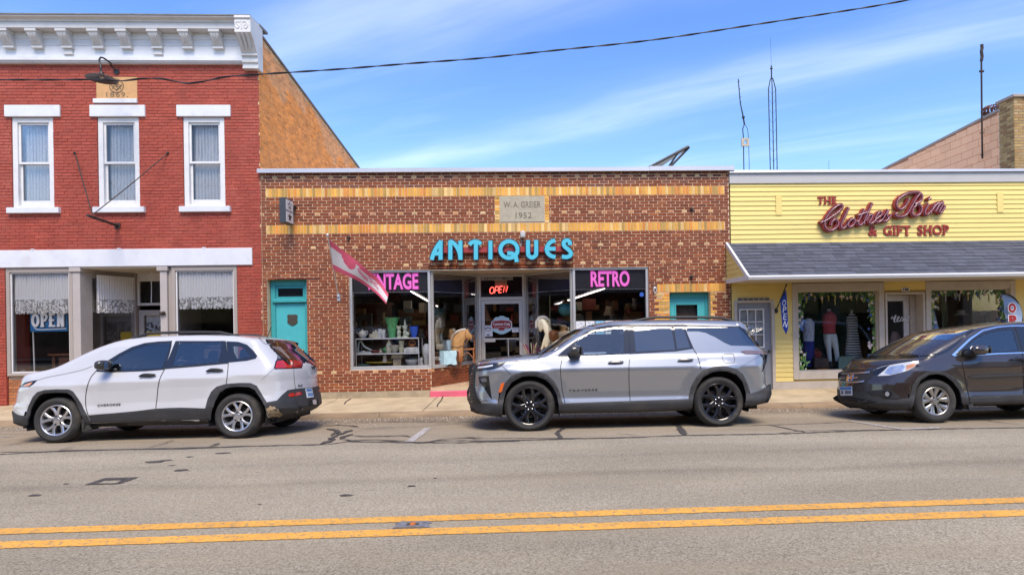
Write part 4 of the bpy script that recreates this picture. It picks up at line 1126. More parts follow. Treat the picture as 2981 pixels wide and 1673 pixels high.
mb = MB(); mb.box(WLb - .03, WRa + .03,-.06,-.0175,-.05,.118); mb.build('entry_step', PINK, b2, bevel=.012)
def splay(p, q, n, name):
 p, q = np.array(p), np.array(q); L_ = np.linalg.norm(q - p); d = (q - p) / L_; nn = np.array([d[1],-d[0]])
 m0 = MB(); slab_between(m0, p, q, .10, ZSILL - .02,.12); m0.build('plinth_mortar', MOR2, b2)
 for k in range(1,7):
  for a, b, c, e, col in course(0, L_, zk(k), zk(k + 1),[],(k % 2) * .1, brown, accent=(lambda i, x: peach() if i % 2 == 0 else None) if k == 6 else None):
   m1 = MB()
   A, B = p + d * a, p + d * b; f = nn * .009
   vs = [(*A, c),(*B, c),(*B, e),(*A, e),(*(A + f), c),(*(B + f), c),(*(B + f), e),(*(A + f), e)]
   m1.add(vs, [(4,5,6,7),(0,1,5,4),(1,2,6,5),(2,3,7,6),(3,0,4,7)], col)
   m1.build('brick', BRK, b2)
splay((WLb, .0), E1,0, 'l'); splay(E2,(WRa, .0),0, 'r')
def glazed(p, q, z0, z1, name, w=.055):
 p, q = np.array(p, float), np.array(q, float); L_ = np.linalg.norm(q - p); d = (q - p) / L_; n = np.array([-d[1], d[0]])
 mb_ = MB()
 def bar(a, b, za, zb, t0=-.03, t1=.05):
  c = [p + d * a + n * t0, p + d * b + n * t0, p + d * b + n * t1, p + d * a + n * t1]
  mb_.add([(x, y, za) for x, y in c] + [(x, y, zb) for x, y in c],[(0,3,2,1),(4,5,6,7),(0,1,5,4),(1,2,6,5),(2,3,7,6),(3,0,4,7)])
 bar(0, w, z0, z1); bar(L_ - w, L_, z0, z1); bar(w, L_ - w, z1 - w * .8, z1,-.028,.048); bar(w, L_ - w, z0, z0 + w, -.028,.048); bar(0, L_, z0 - .02, z0,-.06,.06)
 wo_ = mb_.build(name, ALU, b2, bevel=.004)
 g_ = MB(); a, b = w * .9, L_ - w * .9
 c = [p + d * a, p + d * b, p + d * b + n * .008, p + d * a + n * .008]
 g_.add([(x, y, z0 + w * .9) for x, y in c] + [(x, y, z1 - w * .7) for x, y in c],[(0,3,2,1),(4,5,6,7),(0,1,5,4),(1,2,6,5),(2,3,7,6),(3,0,4,7)])
 g_.build('pane', PGLASS, wo_, fix=False)
 return wo_
ZS = ZSILL + .02
gw1 = glazed((WLa + .003,.06),(WLb, .06), ZS, ZHEAD - .003, 'display_window')
gw2 = glazed((WLb + .01,.07),(E1[0] - .02, E1[1] - .02), ZS, ZHEAD - .022, 'display_window')
gw3 = glazed((E2[0] + .02, E2[1] - .02),(WRa - .01,.07), ZS, ZHEAD - .022, 'display_window')
gw4 = glazed((WRa, .06),(WRb - .003,.06), ZS, ZHEAD - .003, 'display_window')
DY2 = 1.45
dzt = at(1460, zF(0,432)[1], DY2)[1]
mb = MB(); frame(mb, E1[0], E2[0],.12, ZHEAD - .025, DY2 - .05, DY2 + .07,.055,.05,.0); mb.box(E1[0] + .055, E2[0] - .055, DY2 - .048, DY2 + .068, dzt - .04, dzt + .04)
ef = mb.build('entry_frame', ALU, b2, bevel=.004)
pane('transom_pane', E1[0] + .055, E2[0] - .055, dzt + .04, ZHEAD - .075, DY2, PGLASS, ef)
mb = MB(); frame(mb, E1[0] + .06, E2[0] - .06,.13, dzt - .045, DY2 - .03, DY2 + .03,.085,.09,.2); mb.box(E1[0] + .05, E1[0] + .10, DY2 - .05, DY2 - .03,.9,.98)
dr2 = mb.build('entry_door', ALU, b2, bevel=.004)
pane('pane', E1[0] + .14, E2[0] - .14,.32, dzt - .13, DY2, PGLASS, dr2)
pz = at(1460, zF(0,825)[1], DY2)[1]
mb = MB(); mb.box(E1[0] + .10, E2[0] - .10, DY2 - .09, DY2 - .07, pz - .014, pz + .014); mb.box(E1[0] + .12, E1[0] + .40, DY2 - .10, DY2 - .06, pz - .075, pz + .02); mb.box(-.62,-.60, DY2 - .085, DY2 - .07,.2, pz); mb.build('push_bar', ALU, dr2)
mb = MB(); mb.box(E1[0] + .07, E1[0] + .095, DY2 - .10, DY2 - .05,.55, pz - .12); mb.build('pull_handle', ALU, dr2)
PAPER = mat('white_paper', (.70,.70,.72),.85, var=.05)
INK = mat('grey_print', (.22,.22,.26),.85, var=.2, vs_=40)
r_ = rect(1400 + 115 / 14.46,910 + 530 / 14.46,1400 + 490 / 14.46,910 + 1000 / 14.46, DY2 - .02)
mb = MB(); mb.box(*r_[:2], DY2 - .018, DY2 - .012, r_[2], r_[3]); nt_ = mb.build('door_notice', PAPER, dr2)
mb = MB(); cx_n, cz_n = (r_[0] + r_[1]) / 2,(r_[2] + r_[3]) / 2
ribbon(mb, [(cx_n + .06 * math.cos(t), cz_n + .04 + .045 * math.sin(t)) for t in np.linspace(0,6.28,14)],.014, DY2 - .021, DY2 - .018); mb.box(r_[0] + .04, r_[1] - .04, DY2 - .021, DY2 - .0185, r_[3] - .075, r_[3] - .06); mb.lathe([(.045,0),(.045,.002)],(cx_n, DY2 - .021, cz_n - .10),14, 'y', sy=.5)
mb.build('notice_print', INK, nt_)
r_ = rect(1400 + 1305 / 14.46,910 + 620 / 14.46,1400 + 1590 / 14.46,910 + 820 / 14.46, DY2 - .02)
mb = MB(); mb.box(*r_[:2], DY2 - .018, DY2 - .012, r_[2], r_[3]); n2_ = mb.build('door_notice', PAPER, dr2)
letters('notice_print', 'ANTIQUES', INK, (r_[0] + r_[1]) / 2, DY2 - .019, r_[3] - .04,.03, width=.12, parent=n2_, depth=.002)
st_c = at(1460,910 + 545 / 14.46, DY2 - .02); W_ = .5; STY = DY2 - .022
LB = mat('sticker_pale_blue', (.45,.66,.74),.6, var=.08); RDs = mat('sticker_red', (.33,.03,.03),.55, var=.1)
stk = [(-.19,.20),(-.14,.24),(-.08,.235),(-.03,.27),(.06,.265),(.12,.225),(.19,.22),(.20,.12),(.26,.08),(.27,-.08),(.22,-.13),(.14,-.17),(.05,-.21),(-.05,-.21),(-.13,-.17),(-.22,-.13),(-.27,-.08),(-.26,.08),(-.20,.12)]
mb = MB(); mb.prism([(st_c[0] + x * .98, st_c[1] + z * .95 - .01) for x, z in stk], STY, STY + .004, 'y'); so = mb.build('door_sticker', LB, dr2)
wr = [(-.255,.10),(-.2,.135),(0,.155),(.2,.135),(.255,.10),(.265,0),(.245,-.08),(-.245,-.08),(-.265,0)]
mb = MB(); mb.prism([(st_c[0] + x, st_c[1] + z) for x, z in wr], STY - .002, STY - .0005, 'y'); mb.build('sticker_border', PAPER, so)
mb = MB(); mb.prism([(st_c[0] + x * .9, st_c[1] + z * .86 + .002) for x, z in wr] , STY - .004, STY - .0022, 'y'); mb.prism([(st_c[0] - .08, st_c[1] - .06),(st_c[0] + .08, st_c[1] - .06),(st_c[0] + .07, st_c[1] - .115),(st_c[0] - .07, st_c[1] - .115)], STY - .0045, STY - .0025, 'y'); mb.build('sticker_panel', RDs, so)
letters('sticker_name', 'Common Craig', PAPER, st_c[0] + .0, STY - .006, st_c[1] + .035,.09, width=.42, parent=so, depth=.002, bold=.004, height=.085)
letters('sticker_line', 'ANTIQUES AND MORE', PAPER, st_c[0], STY - .006, st_c[1] - .037,.03, width=.36, parent=so, depth=.002)
ax, az = at(1380 + 805 / 12.05,780 + 360 / 12.05, DY2 - .01)
letters('address_outline', '136 NORTH MAIN', PAPER, ax, DY2 - .008, az, .1, width=.78, parent=ef, depth=.002, bold=.012, height=.10)
letters('address_lettering', '136 NORTH MAIN', BLACKM, ax, DY2 - .011, az, .1, width=.76, parent=ef, depth=.002, bold=.001, height=.075)
no = thing('neon_open_sign', 'glowing red neon OPEN sign hanging behind the entry transom', 'neon sign', (-.75,1.6,2.3))
NEON = emission('neon_red', '#ff5a50', 1.5)
def zn(x, y): return at(1380 + x / 12.05,780 + y / 12.05,1.62)
def neon(pts, nm='tube'):
 q_ = MB(); q_.tube([(a, 1.62, b) for a, b in [zn(*p) for p in pts]],.011,7); q_.build(nm, NEON, no, smooth=True)
neon([(628 + 72 * math.cos(t) + 12 * math.sin(t),782 - 112 * math.sin(t)) for t in np.linspace(0,2 * math.pi, 22)])
neon(curve_pts([(715,882),(740,770),(765,660),(830,660),(862,710),(835,775),(750,785)],4))
neon(curve_pts([(1000,640),(910,650),(890,750),(868,862),(965,855)],3)); neon([(890,755),(975,748)])
neon([(1030,850),(1062,640),(1130,845),(1178,635)])
mb = MB(); r_ = rect(1440.5,816,1476,836,1.66); mb.box(r_[0], r_[1],1.655,1.69, r_[2], r_[3] + .02); mb.build('power_box', mat('tan_plastic', (.42,.35,.25),.6), no)
mb = MB(); mb.tube([(at(1450,815,1.66)[0],1.66, ZHEAD),(at(1450,815,1.66)[0],1.66, r_[3])],.004,5); mb.build('hanging_cord', BLACKM, no)
BAN = mat('banner_black', (.018,.018,.022),.7, var=.1); MAG = mat('banner_magenta_halo', (.12,.004,.07),.7, emit='#8a0060', estr=.12); PKL = mat('banner_pink', (.82,.20,.55),.6, var=.04, emit='#f060c8', estr=.28)  # magenta layer paints the glow halo around the lit pink letters
zb0 = at(1140, zF(0,363)[1],.1)[1]
for a, b, word, w, cx in ((WLa + .06, WLb - .06, 'VINTAGE', None, at(1140,822,.09)[0]),(WRa + .06, WRb - .06, 'RETRO', None, at(1776,810,.09)[0])):
 bt = thing('window_banner', 'black header banner reading %s in tall pink letters' % word, 'banner', ((a + b) / 2,.1, zb0))
 mb = MB(); mb.box(a, b, .09,.10, zb0, ZHEAD - .04); mb.build('panel', BAN, bt)
 ww = at(1218,822,.09)[0] - at(1062,822,.09)[0] if word == 'VINTAGE' else at(1832,810,.09)[0] - at(1719,810,.09)[0]
 zc = at(1140, zF(0,267)[1],.09)[1]
 letters('lettering_halo', word, MAG, cx, .086, zc, .4, width=ww * 1.04, parent=bt, depth=.004, bold=.022, height=.40)
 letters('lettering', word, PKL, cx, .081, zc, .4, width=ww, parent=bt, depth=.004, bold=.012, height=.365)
VALC = mat('purple_valance', (.022,.018,.05),.7, var=.2)
for p, q in (((WLb + .05,.14),(E1[0] - .04, E1[1] - .04)),((E2[0] + .06, E2[1] - .04),(WRa - .05,.14))):
 mb = MB(); slab_between(mb, (np.array(p) + np.array((0,.05))),(np.array(q) + np.array((0,.05))), zb0 - .02, ZHEAD - .05,.01); mb.build('purple_valance', VALC, b2)
BEAD = mat('white_beads', (.75,.75,.78),.4)
def beads(pts, step=.033, r=.0085):
 q_ = MB()
 for a, b in zip(pts[:-1], pts[1:]):
  a, b = np.array(a), np.array(b); n = int(np.linalg.norm(b - a) / step)
  for k in range(n):
   c = a + (b - a) * k / n; q_.sphere(tuple(c), r, n=6, k=4)
 o_ = q_.build('bead_string', BEAD, b2, smooth=True, fix=False); o_['kind'] = 'stuff'
beads([(WLb - .06,.085, zb0 - .02),(WLa + .065,.085, zb0 - .02),(WLa + .065,.085, ZS + .1)])
d1 = np.array([E1[0] - .05 - WLb, E1[1] - .10])
beads([(WLb + .06,.20, zb0 - .02),(E1[0] - .07, E1[1] - .10, zb0 - .03),(E1[0] - .07, E1[1] - .10, ZS + .05)])
beads([(E2[0] + .07, E2[1] - .10, ZS + .05),(E2[0] + .07, E2[1] - .10, zb0 - .03),(WRa - .06,.20, zb0 - .02)])
beads([(WRa + .07,.085, zb0 - .02),(WRb - .06,.085, zb0 - .02),(WRb - .06,.085, ZS + .1)])
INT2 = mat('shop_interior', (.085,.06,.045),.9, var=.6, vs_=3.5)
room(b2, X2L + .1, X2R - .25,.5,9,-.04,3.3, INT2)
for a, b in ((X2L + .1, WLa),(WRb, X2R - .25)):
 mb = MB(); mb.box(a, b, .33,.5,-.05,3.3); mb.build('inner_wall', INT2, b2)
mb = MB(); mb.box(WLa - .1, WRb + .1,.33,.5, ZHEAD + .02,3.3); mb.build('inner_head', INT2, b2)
mb = MB()
mb.prism([(WLa, .14),(WLb, .14),(E1[0] - .12, E1[1]),(E1[0] - .12,2.2),(WLa, 2.2)],.45, ZSILL - .03, 'z')
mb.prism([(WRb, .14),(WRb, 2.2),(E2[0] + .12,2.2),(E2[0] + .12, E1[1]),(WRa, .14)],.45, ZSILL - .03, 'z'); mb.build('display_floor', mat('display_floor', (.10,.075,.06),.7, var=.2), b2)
TUBE = emission('fluorescent_white', '#fff4ee', 3.2); UV = emission('fluorescent_violet', '#b9a0ff', 2.5)
def tube_light(p, q, m_, lab):
 t_ = thing('tube_light', lab, 'light', tuple((np.array(p) + np.array(q)) / 2), group='fluorescent tubes in the antiques shop')
 k = MB(); k.tube([p, q],.013,8); k.build('tube', m_, t_)
 k = MB(); a, b = np.array(p), np.array(q); k.tube([tuple(a + (0,0,.05)), tuple(b + (0,0,.05))],.04,4); k.build('housing', TRIMW, t_)
tube_light((*[at(1590 - 28,814,2.6)[0]],2.6, at(1562,814,2.6)[1]),(at(1612,813,2.6)[0],2.6, at(1612,813,2.6)[1]), UV, 'violet tube light behind the pane beside the entry, further from the RETRO banner')
tube_light((at(1625,813,2.6)[0],2.6, at(1625,813,2.6)[1]),(at(1662,812,2.6)[0],2.6, at(1662,812,2.6)[1]), UV, 'violet tube light behind the pane beside the entry, nearer the RETRO banner')
def P3(px, py, Y): a, b = at(px, py, Y); return (a, Y, b)
tube_light(P3(1196,848,2.2), P3(1274,892,5.6), TUBE, 'long white tube light on the ceiling behind the VINTAGE window')
tube_light(P3(1760,840,2.2), P3(1612,888,5.6), TUBE, 'long white tube light on the ceiling behind the RETRO window')
WOODL = mat('amber_wood', (.22,.10,.035),.5, var=.45, vs_=3, stretch=(1,1,6))
def simple(name, lab, cat, boxes, m_, bevel=.006, parts=None):
 t_ = thing(name, lab, cat, (boxes[0][0], boxes[0][2], boxes[0][4]))
 for k, bx_ in enumerate(boxes):
  q_ = MB(); q_.box(*bx_); q_.build((parts[k] if parts else 'panel'), m_, t_, bevel=bevel)
 return t_
ca = at(1028,950,4.0)
simple('wooden_cabinet', 'tall amber wooden cabinet at the back behind the shelf of teapots', 'cabinet', [(-5.0,-4.2,4.0,4.5,.0,2.15),(-5.05,-4.15,3.95,4.55,2.15,2.22),(-4.98,-4.62,3.97,4.0,.3,2.0),(-4.58,-4.22,3.97,4.0,.3,2.0)], WOODL, parts=['body', 'cornice', 'door', 'door'])
simple('wooden_bookcase', 'amber wooden bookcase at the back behind the green vase', 'bookcase', [(-3.95,-3.2,4.2,4.6,0,2.0),(-3.9,-3.25,4.15,4.2,1.2,1.24),(-3.9,-3.25,4.15,4.2,.7,.74)], WOODL, parts=['body', 'shelf', 'shelf'])
simple('wooden_dresser', 'brown dresser deep inside behind the mullion between the first two panes', 'dresser', [(-2.9,-2.1,3.9,4.4,0,1.65),(-2.86,-2.52,3.87,3.9,.2,1.5),(-2.48,-2.14,3.87,3.9,.2,1.5)], WOODL, parts=['body', 'door', 'door'])
simple('wooden_shelves', 'brown shelves deep inside behind the RETRO window', 'shelves', [(1.3,2.6,3.5,3.9,0,1.55),(1.25,2.65,3.45,3.95,1.55,1.6),(1.3,2.6,3.47,3.5,.9,.95)], WOODL, parts=['body', 'top', 'shelf'])
LSH = cloth_mat('lamp_shade_linen', (.62,.50,.34),.0, scale=60)
def table_lamp(c, r0_, r1_, h, lab, stem_h):
 t_ = thing('table_lamp', lab, 'lamp', c)
 k = MB(); k.lathe([(r0_, 0),(r1_, h)],(c[0], c[1], c[2] + stem_h),20, caps=False); k.build('lamp_shade', LSH, t_, smooth=True, fix=False)
 k = MB(); k.lathe([(.09,0),(.09,.02),(.03,.04),(.05, stem_h * .4),(.025, stem_h * .7),(.012, stem_h),(.012, stem_h + h * .7)], c, 14); k.build('stem', WOOD, t_, smooth=True)
 return t_
p_ = P3(zF(995,710)[0], zF(995,710)[1],1.9); table_lamp((p_[0],1.9, p_[2] - .45),.20,.155,.30, 'beige drum shade lamp behind the brown toy horse', .45)
p_ = P3(1844 / 1 - 70,912,3.0); table_lamp((p_[0],3.0, p_[2] - .5),.17,.09,.25, 'pale shade lamp inside the RETRO window', .45)
p_ = P3(1408,934,2.6); table_lamp((p_[0],2.6, p_[2] - .6),.22,.06,.42, 'tall cone shade lamp just inside the entry door', .6)
q_ = MB(); rnd = random.Random(3)
for k in range(170):
 x = rnd.uniform(-5.4,3.6); y = rnd.uniform(2.7,4.6); z = rnd.choice([.3,.75,1.2,1.55,1.9]); h = rnd.uniform(.1,.4); w = rnd.uniform(.05,.2)
 c = rnd.choice([(.35,.18,.07),(.22,.10,.04),(.5,.42,.3),(.12,.14,.16),(.4,.1,.06),(.55,.5,.42),(.2,.25,.22),(.45,.3,.1)])
 if rnd.random() < .5: q_.box(x - w, x + w, y, y + .05 + w * .5, z, z + h, c)
 else: q_.lathe([(w * .5,0),(w * .8, h * .3),(w * .4, h * .7),(w * .55, h)],(x, y, z),9, col=c)
for z in (.28,.73,1.18,1.53,1.88): q_.box(-5.5,3.7,4.62,4.66, z - .03, z, (.14,.07,.03))
tag(q_.build('shop_clutter', mat('clutter', (.3,.2,.1),.6, attr=True, var=.2), fix=False), 'crowded antiques stacked deep inside the brown brick shop', 'antiques', kind='stuff')
DYs = .42
cs = thing('display_shelves', 'white framed glass shelves of china in the VINTAGE window', 'shelves', (-3.2, DYs, ZSILL))
sx0, sx1 = at(zF(186,900)[0],1010, DYs)[0], at(zF(806,900)[0],1010, DYs)[0]
sz = [at(1130, zF(0, y)[1], DYs)[1] for y in (1098,968,820)]
for k, z in enumerate(sz):
 q_ = MB(); q_.box(sx0, sx1, DYs, DYs + .45, z - .012, z); q_.build('shelf', glass('shelf_glass', (.80,.86,.84),1.2, body=.12, bodycol=(.6,.68,.66)), cs, fix=False)
 q_ = MB(); q_.box(sx0, sx1, DYs - .008, DYs - .001, z - .022, z + .004); q_.build('shelf_edge', TRIMW, cs)
for x in (sx0, sx1 - .015):
 for y in (DYs, DYs + .44):
  q_ = MB(); q_.box(x, x + .015, y, y + .012, ZSILL - .03, sz[2] - .022); q_.build('post', TRIMW, cs)
CHI = mat('white_china', (.72,.70,.64),.25, var=.08, vs_=20, dirt=(.18,.24,.45), dirt_amt=.55, dirt_scale=14)
CRM = mat('cream_china', (.66,.60,.45),.35, var=.12, vs_=18, dirt=(.35,.25,.12), dirt_amt=.4, dirt_scale=16)
GRN = mat('green_glassware', (.10,.42,.14),.15, var=.35, vs_=22, dirt=(.30,.62,.34), dirt_amt=.6, dirt_scale=18)
BLU = mat('blue_glassware', (.045,.13,.62),.12, var=.12, vs_=9)
CLR = mat('clear_glassware', (.55,.60,.58),.12, var=.2, vs_=9, dirt=(.75,.78,.76), dirt_amt=.5, dirt_scale=12)
REDW = mat('dark_red_ware', (.24,.03,.03),.3, var=.15); YLW = mat('yellow_ware', (.68,.46,.06),.4, var=.1); AQU = mat('aqua_ware', (.20,.46,.40),.4, var=.1)
def item(name, lab, cat, px, prof, m_, shelf, Y=None, sx=1.0, sy=1.0, extra=None, n=18):
 Y = DYs + .2 if Y is None else Y
 x = at(px, 1010, Y)[0]; z = sz[shelf] if isinstance(shelf, int) else shelf
 q_ = MB(); q_.lathe([(r, h) for r, h in prof],(x, Y, z + .001), n, sx=sx, sy=sy)
 if extra: extra(q_, x, Y, z)
 return tag(q_.build(name, m_, smooth=True, sharp=50), lab, cat, 'wares on the display shelves')
def f2(x): return zF(x, 0)[0]
def handle(s, h0, h1, r=.05, t=.009):
 def go(q_, x, Y, z):
  q_.tube([(x + s * .07, Y, z + h1),(x + s * (.07 + r), Y, z + h1 - .01),(x + s * (.07 + r), Y, z + (h0 + h1) / 2),(x + s * .075, Y, z + h0)], t, 6)
 return go
def teapot_extra(q_, x, Y, z):
 handle(1,.05,.17)(q_, x, Y, z); q_.tube([(x - .07, Y, z + .08),(x - .12, Y, z + .12),(x - .14, Y, z + .17)],[.018,.012,.009],7)
item('teapot', 'white and blue china teapot at the near end of the top shelf', 'teapot', f2(255),[(.06,0),(.09,.04),(.10,.10),(.085,.15),(.05,.17),(.045,.18),(.015,.19),(.018,.21)], CHI, 2, extra=teapot_extra)
item('creamer', 'small cream jug beside the blue and white teapot', 'jug', f2(340),[(.04,0),(.055,.03),(.045,.08),(.05,.10)], CRM, 2, extra=handle(1,.02,.08,.02))
def figures(q_, x, Y, z):
 for k, (dx, h) in enumerate(((-.05,.12),(.0,.16),(.05,.11))): q_.sphere((x + dx, Y, z + h),.032, n=8, k=6); q_.lathe([(.04,0),(.03, h)],(x + dx, Y, z),8)
item('china_group', 'cream china figures clustered on the top shelf before the beakers', 'figurine', f2(385),[(.09,0),(.09,.01)], CRM, 2, extra=figures)
item('beaker', 'white patterned beaker left of its twin on the top shelf', 'beaker', f2(425),[(.042,0),(.042,.005),(.046,.21),(.042,.21)], CHI, 2)
item('beaker', 'white patterned beaker nearest the tall green vase', 'beaker', f2(462),[(.042,0),(.042,.005),(.046,.20),(.042,.20)], CHI, 2)
item('green_vase', 'tall fluted green glass vase on the top shelf', 'vase', f2(546),[(.08,0),(.075,.03),(.095,.16),(.12,.30),(.155,.42),(.185,.475),(.165,.465),(.11,.31),(.085,.1)], GRN, 2, n=14)
def fig(q_, x, Y, z):
 q_.sphere((x, Y, z + .10),.05,.05,.10); q_.sphere((x, Y, z + .22),.055,.05,.055); q_.sphere((x + .03, Y - .03, z + .12),.03); q_.sphere((x - .04, Y - .02, z + .26),.025); q_.sphere((x + .04, Y - .02, z + .265),.025)
item('figurine', 'green and white china figurine between the green vase and its taller mate', 'figurine', f2(612),[(.06,0),(.055,.02),(.03,.05)], mat('green_white_china', (.60,.62,.48),.3, var=.2, vs_=20, dirt=(.12,.26,.06), dirt_amt=.8, dirt_scale=20),2, extra=fig)
item('figurine', 'taller green and white china figurine nearest the blue vase', 'figurine', f2(672),[(.09,0),(.08,.02),(.03,.05)], MATS['green_white_china'],2, extra=lambda q_, x, Y, z: (fig(q_, x, Y, z), q_.sphere((x + .05, Y, z + .08),.06), q_.lathe([(.03,0),(.02,.1),(.005,.16)],(x, Y, z + .27),8)))
item('blue_vase', 'cobalt blue glass vase at the end of the top shelf', 'vase', f2(760),[(.055,0),(.06,.02),(.085,.12),(.105,.26),(.098,.26),(.075,.1)], BLU, 2)
def shoe(q_, x, Y, z):
 q_.tube(curve_pts([(x - .13, Y, z + .05),(x - .10, Y, z + .24),(x - .05, Y, z + .27),(x + .02, Y, z + .16),(x + .12, Y, z + .10),(x + .22, Y, z + .04)],5),.022,7); q_.box(x - .14, x + .22, Y - .04, Y + .04, z, z + .04)
item('glass_slipper', 'clear glass animal dish at the near end of the middle shelf', 'dish', f2(262),[(.05,0),(.04,.06)], CLR, 1, extra=shoe)
item('red_dish', 'dark red oval dish on the middle shelf', 'dish', f2(378),[(.09,0),(.13,.07),(.12,.07),(.08,.01)], REDW, 1, sy=.7)
item('duck_figurine', 'tiny cream duck beside the dark red dish', 'figurine', f2(430),[(.03,0),(.04,.03),(.02,.06),(.025,.09),(.005,.10)], CRM, 1)
item('green_leaf_dish', 'small green leaf shaped dish on the middle shelf', 'dish', f2(485),[(.03,0),(.06,.06),(.05,.06)], GRN, 1, extra=lambda q_, x, Y, z: [q_.sphere((x + .03 * k - .05, Y, z + .08 + .02 * (k % 2)),.03,.012,.035, n=8, k=5) for k in range(4)])
item('cookie_jar', 'cream and green lidded jar on the middle shelf', 'jar', f2(512),[(.06,0),(.075,.08),(.065,.20),(.03,.25),(.01,.30)], CRM, 1)
item('flower_bowl', 'cream bowl with dark flowers on the middle shelf', 'bowl', f2(568),[(.05,0),(.08,.06),(.13,.18),(.122,.18),(.07,.05)], CRM, 1)
item('glass_pitcher', 'pale yellow glass pitcher on the middle shelf', 'pitcher', f2(635),[(.055,0),(.06,.1),(.05,.18),(.075,.28),(.07,.28)], mat('pale_yellow_glass', (.60,.56,.36),.2, var=.15),1)
item('dish_stack', 'stack of white boxes and plates at the end of the middle shelf', 'dishes', f2(740),[(.16,0),(.17,.03),(.15,.03),(.15,.06),(.16,.09),(.14,.09),(.13,.12)], CHI, 1, extra=lambda q_, x, Y, z: q_.box(x - .17, x + .17, Y - .1, Y - .06, z, z + .11))
item('amber_basket', 'small amber glass basket standing on the stack of plates', 'basket', f2(738),[(.05,.13),(.075,.17),(.08,.2),(.07,.2)], mat('amber_glass', (.40,.13,.03),.2, var=.2),1, extra=lambda q_, x, Y, z: q_.tube(curve_pts([(x - .08, Y, z + .19),(x - .05, Y, z + .26),(x + .05, Y, z + .26),(x + .08, Y, z + .19)],5),.012,6))
item('aqua_tray', 'aqua tray lying on the bottom shelf', 'tray', f2(262),[(.10,0),(.17,.05),(.16,.05),(.1,.01)], AQU, 0, sy=.6)
item('yellow_platter', 'long yellow platter on the bottom shelf', 'platter', f2(432),[(.2,.06),(.36,.09),(.35,.095),(.2,.07)], YLW, 0, sy=.35, n=24)
item('santa_figurine', 'small red and white figurine on the yellow platter', 'figurine', f2(470),[(.05,.08),(.06,.12),(.04,.18),(.045,.22),(.01,.26)], mat('red_white_china', (.62,.55,.52),.4, dirt=(.35,.05,.05), dirt_amt=.9, dirt_scale=12),0)
def house(q_, x, Y, z):
 q_.box(x - .09, x + .09, Y - .08, Y + .08, z, z + .19); q_.prism([(x - .13, z + .19),(x + .13, z + .19),(x + .10, z + .26),(x - .10, z + .26)], Y - .12, Y + .12, 'y')
item('toy_house', 'tan toy house with a shingle roof on the bottom shelf', 'toy house', f2(597),[(.02,0),(.02,.1)], mat('tan_toy_wood', (.42,.33,.20),.7, var=.2, vs_=12, dirt=(.16,.1,.06), dirt_amt=.8, dirt_scale=9),0, extra=house)
item('mixing_bowl', 'white mixing bowl with a dark pattern on the bottom shelf', 'bowl', f2(733),[(.07,0),(.10,.02),(.155,.12),(.16,.14),(.148,.14),(.09,.02)], CHI, 0)
item('cow_figurine', 'black and white spotted figurine beside the shelf end', 'figurine', f2(826),[(.05,0),(.055,.08),(.035,.14),(.05,.20),(.01,.25)], mat('cow_print', (.68,.66,.62),.4, dirt=(.02,.02,.02), dirt_amt=1.0, dirt_scale=16), ZSILL - .03)
item('white_goose', 'tall white bird figure behind the mullion', 'figurine', f2(880),[(.06,0),(.07,.2),(.10,.35),(.09,.5),(.04,.56)], CHI, ZSILL - .03, Y=.7)
def rounded(name, pts, Y, t, m_, parent=None, bev=.05):
 q_ = MB(); q_.prism(pts, Y - t / 2, Y + t / 2, 'y')
 return q_.build(name, m_, parent, bevel=bev, smooth=True, sharp=70)
HY = .75
hs = thing('toy_horse', 'brown toy horse with a pale mane behind the angled pane beside the entry', 'toy horse', (P3(*zF(1200,950), HY)[0], HY, ZSILL))
def hp(lst, Y): return [(lambda a: (a[0], a[1]))(at(*zF(*p), Y)) for p in lst]
PAL = mat('palomino', (.48,.25,.085),.55, var=.2, vs_=6); MANE = mat('pale_mane', (.62,.58,.50),.7, var=.15); SAD = mat('tan_leather', (.33,.12,.04),.5, var=.25)
rounded('neck', hp([(1115,1000),(1118,900),(1135,840),(1170,785),(1215,752),(1262,742),(1275,730),(1290,732),(1292,752),(1310,775),(1330,805),(1325,830),(1300,832),(1272,818),(1252,850),(1240,900),(1245,1000)], HY), HY, .17, PAL, hs, .05)
q_ = MB(); q_.tube([(a, HY, b) for a, b in hp([(1118,850),(1135,800),(1175,758),(1225,738),(1265,735)], HY)],.028,8); q_.build('mane', MANE, hs, smooth=True)
q_ = MB(); q_.tube([(a, HY - .1, b) for a, b in hp([(1268,745),(1262,790),(1275,820)], HY)],.008,6); q_.tube([(a, HY - .1, b) for a, b in hp([(1300,815),(1270,880),(1190,905),(1120,885)], HY)],.008,6); q_.build('bridle', SAD, hs)
rounded('saddle', hp([(1110,940),(1150,920),(1235,930),(1240,1060),(1110,1060)], HY), HY + .01,.24, SAD, hs, .05)
def stick_chair(name, lab, px, Y, m_):
 t_ = thing(name, lab, 'chair', (P3(*zF(*px), Y)[0], Y, ZSILL))
 x, _, _ = P3(*zF(*px), Y); z0 = ZSILL - .03
 for dx in (0,.30):
  for dy in (0,.3):
   q_ = MB(); q_.tube([(x + dx, Y + dy, z0),(x + dx, Y + dy, z0 + (.62 if dy else .42))],.014,6); q_.build('leg', m_, t_)
 q_ = MB(); q_.box(x - .02, x + .32, Y - .02, Y + .32, z0 + .40, z0 + .43); q_.build('seat', m_, t_)
 q_ = MB(); q_.tube(curve_pts([(x, Y + .3, z0 + .6),(x + .05, Y + .3, z0 + .75),(x + .15, Y + .3, z0 + .62),(x + .25, Y + .3, z0 + .75),(x + .3, Y + .3, z0 + .6)],5),.012,6); q_.tube(curve_pts([(x, Y, z0 + .2),(x + .15, Y, z0 + .33),(x + .3, Y, z0 + .2)],5),.01,6); q_.build('backrest', m_, t_)
stick_chair('bentwood_chair', 'small bent twig chair beside the brown toy horse', (1215,950),.72, SAD)
